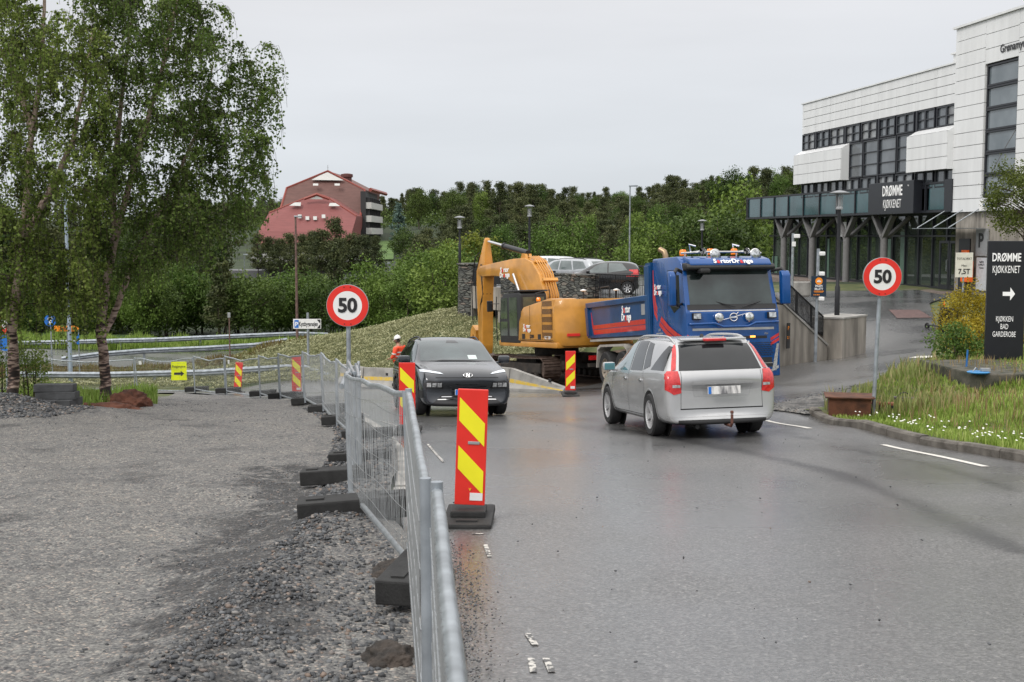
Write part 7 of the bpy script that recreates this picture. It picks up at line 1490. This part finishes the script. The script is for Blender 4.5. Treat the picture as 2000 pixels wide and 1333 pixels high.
# golden and green bushes, right edge tree
bushy('golden_bush', 'golden yellow bush left of the black pylon sign', 'bush', 1893, 690, 31.5, .85, .95, .06, L_gold, 9000, 41, 90, cl=.22, zbase=-1.5); bushy('golden_bush', 'golden yellow bush behind and right of the pylon sign', 'bush', 1985, 700, 29.5, .9, .85, .06, L_gold, 6000, 42, 70, cl=.22, zbase=-1.4)
bushy('golden_bush', 'lower golden bush just left of the pylon sign foot', 'bush', 1912, 705, 28, .65, .62, .055, L_gold, 5200, 45, 70, cl=.22, zbase=-1.3)
bushy('green_shrub', 'bright green shrub in front of the golden bush', 'bush', 1868, 712, 26.2, .58, .50, .06, L_lite, 2600, 43, 50, cl=.3, zbase=-1.2)
t = tree_proto('small_tree', 'small olive green tree at the right edge behind the pylon sign', 'tree', 12000, .98, .98, 3.35, .055, L_oliv, .05, 120, seed=44, cl=.2); p = at(1995, 640, 31); t.location = (p.x, p.y, -.75)
# ---------------------------------------------------------------- ground cover on the bank
def scatter(poly, n, yb=None, rg=rng):
    xs = [p[0] for p in poly]; ys = [p[1] for p in poly]; o = []; k = 0
    while k < n:
        x = rg.uniform(min(xs), max(xs), n*2); y = rg.uniform(min(ys), max(ys), n*2); m_ = inside(poly, x, y); o.append(np.stack([x[m_], y[m_]], 1)); k += m_.sum()
    return np.concatenate(o)[:n]
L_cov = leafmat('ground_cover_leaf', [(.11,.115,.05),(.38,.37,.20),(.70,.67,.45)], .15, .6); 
bank = [(-16,58.5),(-9.5,53.2),(-7.2,51.2),(-5.2,50.6),(-3.2,48.8),(-2.6,46.5),(-1.0,45.0),(2.5,46.5),(3.2,50),(-1,55),(-2.6,58),(-3,66),(-9,70),(-15,66),(-18,63)]
def cover(name, label, poly, n, seed, hgt=.22, size=(.07,.16), mt=L_cov):
    rg = np.random.default_rng(seed); P = scatter(poly, n, rg=rg); z = H(P[:,0], P[:,1]); lump = .5+.5*np.sin(P[:,0]*3.1+np.sin(P[:,1]*2.3)*2)*np.sin(P[:,1]*2.7+np.sin(P[:,0]*1.9)*2); u = rg.uniform(0,1,n)
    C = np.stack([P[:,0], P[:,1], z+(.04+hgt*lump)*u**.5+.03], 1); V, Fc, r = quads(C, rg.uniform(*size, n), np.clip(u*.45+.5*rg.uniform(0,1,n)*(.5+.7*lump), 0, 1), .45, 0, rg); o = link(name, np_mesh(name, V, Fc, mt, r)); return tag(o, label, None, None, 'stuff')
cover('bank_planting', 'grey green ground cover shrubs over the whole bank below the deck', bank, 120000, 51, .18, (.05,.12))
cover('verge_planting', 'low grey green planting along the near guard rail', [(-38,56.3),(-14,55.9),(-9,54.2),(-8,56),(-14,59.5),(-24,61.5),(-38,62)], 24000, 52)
L_grass = leafmat('grass_blade', [(.08,.12,.02),(.19,.29,.05),(.36,.42,.14)], .3)
def grass(name, label, poly, n, seed, hh=(.08,.30), mt=L_grass, off=.1, wd=.006, zf=None):
    rg = np.random.default_rng(seed); P = scatter(poly, n, rg=rg); z = H(P[:,0], P[:,1])+off; hgt = rg.uniform(*hh, n)*(.6+.6*(.5+.5*np.sin(P[:,0]*2.3+P[:,1]*1.1))); a = rg.uniform(0,2*PI,n); ln = rg.uniform(.05,.5,n)*hgt
    d = np.stack([np.cos(a), np.sin(a), 0*a], 1); s = np.stack([-np.sin(a), np.cos(a), 0*a], 1)*wd*(1+P[:,1:2]/18); B = np.stack([P[:,0], P[:,1], z], 1); up = np.array([0,0,1.])
    M1 = B+d*(ln*.35)[:,None]+up*(hgt*.6)[:,None]; T_ = B+d*ln[:,None]+up*hgt[:,None]; V = np.stack([B-s, B+s, M1+s*.8, M1-s*.8, T_], 1).reshape(-1,3)
    i = np.arange(n)[:,None]*5; Fc = np.concatenate([i+np.array([[0,1,2]]), i+np.array([[0,2,3]]), i+np.array([[3,2,4]])], 0); o = link(name, np_mesh(name, V, Fc, mt, np.repeat(np.clip(.55*rg.uniform(0,1,n)+.45*(.5+.5*np.sin(P[:,0]*1.9+np.sin(P[:,1]*1.3)*2)*np.cos(P[:,1]*1.6+P[:,0])), 0, 1),5))); return tag(o, label, None, None, 'stuff')
GPOLY = [(5.60,22.3),(5.8,20.5),(6.03,18.6),(6.28,17),(6.58,15.2),(6.98,13),(7.6,10.5),(8.8,6),(18,6),(20,30),(15,36),(12.4,34.8),(8.9,28.75),(6.75,24.75),(5.1,23.3)]
DWY = [(5.3,23.2),(6.9,24.6),(9,28.5),(12,35),(14.9,43)]
def gzf(X, Y): return H(X, Y)+.085*np.clip(dist_path(np.stack([X, Y], 1), DWY)/.9, 0, 1)
sheet('grass_verge', GPOLY, M_turf, .012, res=.4, zf=gzf)
grass('verge_grass', 'long fresh green grass on the verge right of the road', [(5.7,22),(5.85,20.4),(6.08,18.6),(6.33,17),(6.64,15.2),(7.05,13),(7.7,10.5),(14,10),(15,27),(9.6,28),(7.3,24.4)], 95000, 61, (.035,.13), wd=.0045)
grass('tall_grass', 'taller seeding grass around the sign foundation and rusty box', [(5.7,22.6),(6.6,21.2),(7.9,20.6),(8.0,22.6),(9.3,27.2),(7.3,24.3)], 1100, 62, (.12,.38), leafmat('seeding_grass', [(.10,.14,.03),(.24,.27,.10),(.42,.30,.17)], .3))
grass('meadow_grass', 'pale green grass around the feet of the birches', [(-14,25.2),(-8.9,25.3),(-8.3,28.5),(-9.6,33),(-11,36),(-20,36),(-24,27)], 26000, 63, (.10,.42), off=0)
grass('far_verge_grass', 'bright green verge grass under the far guard rails', [(-50,75.6),(-14,77.2),(-6,78.6),(-4,82),(-50,84)], 16000, 64, (.3,.8), off=0)
grass('reddish_grass', 'brownish grass strip behind the near guard rail', [(-30,60),(-14,59.5),(-10,62),(-14,66),(-30,66)], 9000, 65, (.2,.5), leafmat('dry_grass', [(.09,.06,.025),(.16,.13,.05),(.12,.15,.04)], .2), off=0)
grass('dry_tufts', 'dry straw coloured tufts among the verge grass', [(x+.35*math.cos(a), y+.35*math.sin(a)) for x, y in ((8.2,18.5),) for a in [i*.7 for i in range(9)]], 900, 66, (.1,.3), leafmat('straw', [(.16,.12,.05),(.34,.27,.13),(.30,.16,.09)], .2)); grass('straw_tufts', 'scattered straw and seed heads over the verge', [(6.4,21),(6.7,18.6),(7.3,15.6),(12,13),(13.5,22),(9.4,26)], 2600, 67, (.12,.34), MATS['straw'], wd=.004)
# daisies
rg = np.random.default_rng(71); P = scatter([(5.9,21.5),(6.1,18.6),(6.35,17),(6.7,15.2),(7.1,13.4),(7.9,13.8),(7.4,16),(7.0,19),(6.4,21.4)], 420, rg=rg); keep = rg.uniform(0,1,len(P)) < (.45+.55*(np.sin(P[:,0]*5+P[:,1]*2.1)*np.sin(P[:,1]*3.7) > -.1))* np.exp(-np.maximum(0, P[:,0]-(6.3+(18-P[:,1])*.13))/.28); P = P[keep]; g = MB()
for x, y in P:
    z = h(x, y)+.1+random.uniform(.09,.17); r_ = random.uniform(.012,.02); g.add([(x+r_*math.cos(a*PI/3), y+r_*math.sin(a*PI/3)*.8, z+.006*math.sin(a)) for a in range(6)]+[(x,y,z+.01)], [(i,(i+1)%6,6) for i in range(6)])
tag(g.build('daisies', mat('daisy_white', (.75,.74,.70), .6)), 'small white daisies scattered along the kerb of the verge', None, None, 'stuff')
# ---------------------------------------------------------------- loose stones
def rocks(name, label, P, sz, seed, mt, zf=H, sink=.25, flat=.6):
    rg = np.random.default_rng(seed); ph = (1+5**.5)/2; I = np.array([(-1,ph,0),(1,ph,0),(-1,-ph,0),(1,-ph,0),(0,-1,ph),(0,1,ph),(0,-1,-ph),(0,1,-ph),(ph,0,-1),(ph,0,1),(-ph,0,-1),(-ph,0,1)])/1.9
    FI = np.array([(0,11,5),(0,5,1),(0,1,7),(0,7,10),(0,10,11),(1,5,9),(5,11,4),(11,10,2),(10,7,6),(7,1,8),(3,9,4),(3,4,2),(3,2,6),(3,6,8),(3,8,9),(4,9,5),(2,4,11),(6,2,10),(8,6,7),(9,8,1)])
    n = len(P); V = I[None]*rg.uniform(.55,1.25,(n,12,1)); V = V*np.stack([rg.uniform(.7,1.3,n), rg.uniform(.6,1.0,n), rg.uniform(.35,.8,n)*flat/.6], 1)[:,None,:]
    a = rg.uniform(0,2*PI,n); b = rg.normal(0,.35,n); ca, sa, cb, sb = np.cos(a), np.sin(a), np.cos(b), np.sin(b)
    x = V[:,:,0]*cb[:,None]+V[:,:,2]*sb[:,None]; z = -V[:,:,0]*sb[:,None]+V[:,:,2]*cb[:,None]; y = V[:,:,1]; V = np.stack([x*ca[:,None]-y*sa[:,None], x*sa[:,None]+y*ca[:,None], z], 2)
    sz = np.asarray(sz)*np.ones(n); V = V*(sz/2)[:,None,None]; zz = zf(P[:,0], P[:,1])+sz*(.5-sink)*.6+.015; V += np.stack([P[:,0], P[:,1], zz], 1)[:,None,:]
    Fc = (np.arange(n)[:,None,None]*12+FI[None]).reshape(-1,3); o = link(name, np_mesh(name, V.reshape(-1,3), Fc, mt, np.repeat(rg.uniform(0,1,n),12))); return tag(o, label, None, None, 'stuff')
def rockmat():
    m, t, p = _mat('crushed_stone'); a = t.nodes.new('ShaderNodeAttribute'); a.attribute_name = 'rnd'; no = t.nodes.new('ShaderNodeTexNoise'); no.inputs['Scale'].default_value = 60; 
    c = ramp_into(t, a.outputs['Fac'], [(0,(.025,.027,.030)),(.45,(.062,.066,.072)),(.80,(.115,.12,.125)),(.90,(.17,.12,.09)),(.96,(.26,.245,.23)),(1,(.08,.08,.08))]); c2 = ramp_into(t, no.outputs[0], [(.3,(.6,.6,.6)),(.7,(1.25,1.25,1.25))])
    mm = t.nodes.new('ShaderNodeMix'); mm.data_type = 'RGBA'; mm.blend_type = 'MULTIPLY'; mm.inputs[0].default_value = 1; t.links.new(c, mm.inputs[6]); t.links.new(c2, mm.inputs[7]); t.links.new(mm.outputs[2], p.inputs['Base Color']); p.inputs['Roughness'].default_value = .55; return m
M_rock = rockmat(); rg = np.random.default_rng(81)
A_ = scatter([(-.6,2.5),(-.58,7),(-.95,9.2),(-1.2,11),(-1.6,11),(-1.7,9),(-1.55,6.5),(-1.7,5),(-1.6,2.5)], 5200, rg=rg); B_ = scatter([(-1.1,10.5),(-1.3,13),(-1.65,16.5),(-2.2,19.5),(-3.2,24),(-4.2,27),(-4.6,26.8),(-3.7,23),(-2.9,20),(-2.4,16),(-2.0,12),(-1.9,10.5)], 5200, rg=rg)
rocks('rubble', 'loose crushed stone along the fence between path and road', np.concatenate([A_, B_]), np.concatenate([rg.uniform(.012,.05,len(A_))**1.0, rg.uniform(.02,.07,len(B_))]), 82, M_rock, gz)
dk = np.array([tuple(p) for p in DK]); seg = rg.integers(0, len(dk)-1, 6500); u = rg.uniform(0,1,6500)[:,None]; C_ = dk[seg]*(1-u)+dk[seg+1]*u+rg.normal(0,.26,(6500,2)); rocks('dark_rubble', 'dark churned up stones in a band across the gravel path', C_, rg.uniform(.007,.03,6500), 83, M_rock, gz)
D_ = scatter([(-12,2.5),(-1.2,2.5),(-1.7,10),(-2.3,16),(-4,24),(-8,30),(-14,22)], 15000, rg=rg); rocks('path_stones', 'small stones strewn over the gravel path', D_, rg.uniform(.005,.017,15000)*(1+D_[:,1]/25), 84, M_rock, gz, .45)
E2 = scatter([(-13.5,22.6),(-8.6,22.2),(-8.2,24.2),(-9,25.2),(-13.5,25.5)], 5200, rg=rg); rocks('stone_heap', 'heap of dark crushed stone at the left edge below the birches', E2, rg.uniform(.03,.09,5200), 85, M_rock, gz)
G_ = scatter([(-.2,3),(4,3),(5.6,18),(4,22),(-.8,22),(-.9,10)], 130, rg=rg); rocks('road_grit', 'scattered bits of grit lying on the asphalt', G_, rg.uniform(.008,.028,130), 86, M_rock, H, .3)
G_ = scatter([(-.3,3),(-.05,3),(-.2,7.5),(-.6,10),(-.85,10.4),(-.42,7)], 2600, rg=rg); G_[:,0] = G_[:,0]-.05+np.abs(rg.normal(0,.10,len(G_))); rocks('edge_grit', 'brown grit along the broken asphalt edge', G_, rg.uniform(.005,.02,2600), 87, M_rock, H, .3)
M_soilr = mat('red_brown_soil', (.05,.018,.010), .95, c2=(.13,.05,.03), scale=4, bump=.9, bscale=22, detail=8); M_dksoil = mat('wet_black_soil', (.012,.010,.008), .8, c2=(.06,.045,.035), scale=9, bump=1, bscale=30, detail=8)
def mound(name, label, px, py, Y, rx, ry, hz, mt, seed):
    p = at(px, py, Y); rg = np.random.default_rng(seed); bm = bmesh.new(); bmesh.ops.create_icosphere(bm, subdivisions=5, radius=1); 
    from mathutils import noise
    for v in bm.verts:
        q = v.co.copy(); f = 1+.28*noise.noise(q*1.7+Vector((seed,0,0)))+.16*noise.noise(q*5)+.08*noise.noise(q*14); v.co = Vector((q.x*rx*f, q.y*ry*f, q.z*hz*f))
    me = bpy.data.meshes.new(name); bm.to_mesh(me); bm.free(); me.polygons.foreach_set('use_smooth', [True]*len(me.polygons)); me.materials.append(mt); o = link(name, me); o.location = (p.x, p.y, h(p.x, p.y)); return tag(o, label, 'soil heap')
mound('soil_mound', 'red brown soil mound right of the forked birch trunk', 247, 800, 27, .55, .5, .36, M_soilr, 3); mound('soil_mound', 'lower red brown soil spill in front of the birch mound', 205, 812, 25.8, .75, .35, .16, M_soilr, 8)
mound('soil_clod', 'black wet soil lump under the near fence panel', 760, 1262, 5.9, .14, .2, .09, M_dksoil, 5); mound('soil_clod', 'dark soil hollow edge by the notched fence foot', 772, 1105, 8.1, .16, .3, .08, M_dksoil, 6)
sheet('edge_soil', [(-.50,2),(-.26,2.4),(-.22,3.2),(-.27,4),(-.2,5.0),(-.26,5.8),(-.24,6.6),(-.36,7.4),(-.40,8.2),(-.6,8.8),(-.75,9.2),(-.5,7),(-.62,5.5),(-.9,5.2),(-.8,3.6)], mat('brown_grit', (.055,.042,.033), .9, c2=(.15,.125,.105), scale=14, bump=.8, bscale=60, detail=8), .006, res=.15, wob=.05, zf=lambda X, Y: np.maximum(H(X, Y), 0*X-9)+.004)
sheet('corner_gravel', [(4.75,23.0),(5.35,22.3),(5.75,22.5),(6.1,23.3),(7.0,24.3),(7.1,25.0),(6.2,24.7),(5.2,24.0)], M_grav, .035, res=.2, wob=.05, attrf=lambda V: V[:,0]*0+.2, zf=lambda X, Y: H(X, Y)+.03*np.clip(1-((X-5.9)**2+(Y-23.4)**2)/1.2, 0, 1))
G_ = scatter([(4.5,22.8),(5.4,22.0),(6.2,22.8),(7.4,24.4),(7.2,25.6),(5.2,24.4)], 700, rg=rg); rocks('corner_grit', 'loose gravel at the driveway corner beside the rusty box', G_, rg.uniform(.01,.04,700), 88, M_rock, lambda X, Y: H(X, Y)+.03, .3)
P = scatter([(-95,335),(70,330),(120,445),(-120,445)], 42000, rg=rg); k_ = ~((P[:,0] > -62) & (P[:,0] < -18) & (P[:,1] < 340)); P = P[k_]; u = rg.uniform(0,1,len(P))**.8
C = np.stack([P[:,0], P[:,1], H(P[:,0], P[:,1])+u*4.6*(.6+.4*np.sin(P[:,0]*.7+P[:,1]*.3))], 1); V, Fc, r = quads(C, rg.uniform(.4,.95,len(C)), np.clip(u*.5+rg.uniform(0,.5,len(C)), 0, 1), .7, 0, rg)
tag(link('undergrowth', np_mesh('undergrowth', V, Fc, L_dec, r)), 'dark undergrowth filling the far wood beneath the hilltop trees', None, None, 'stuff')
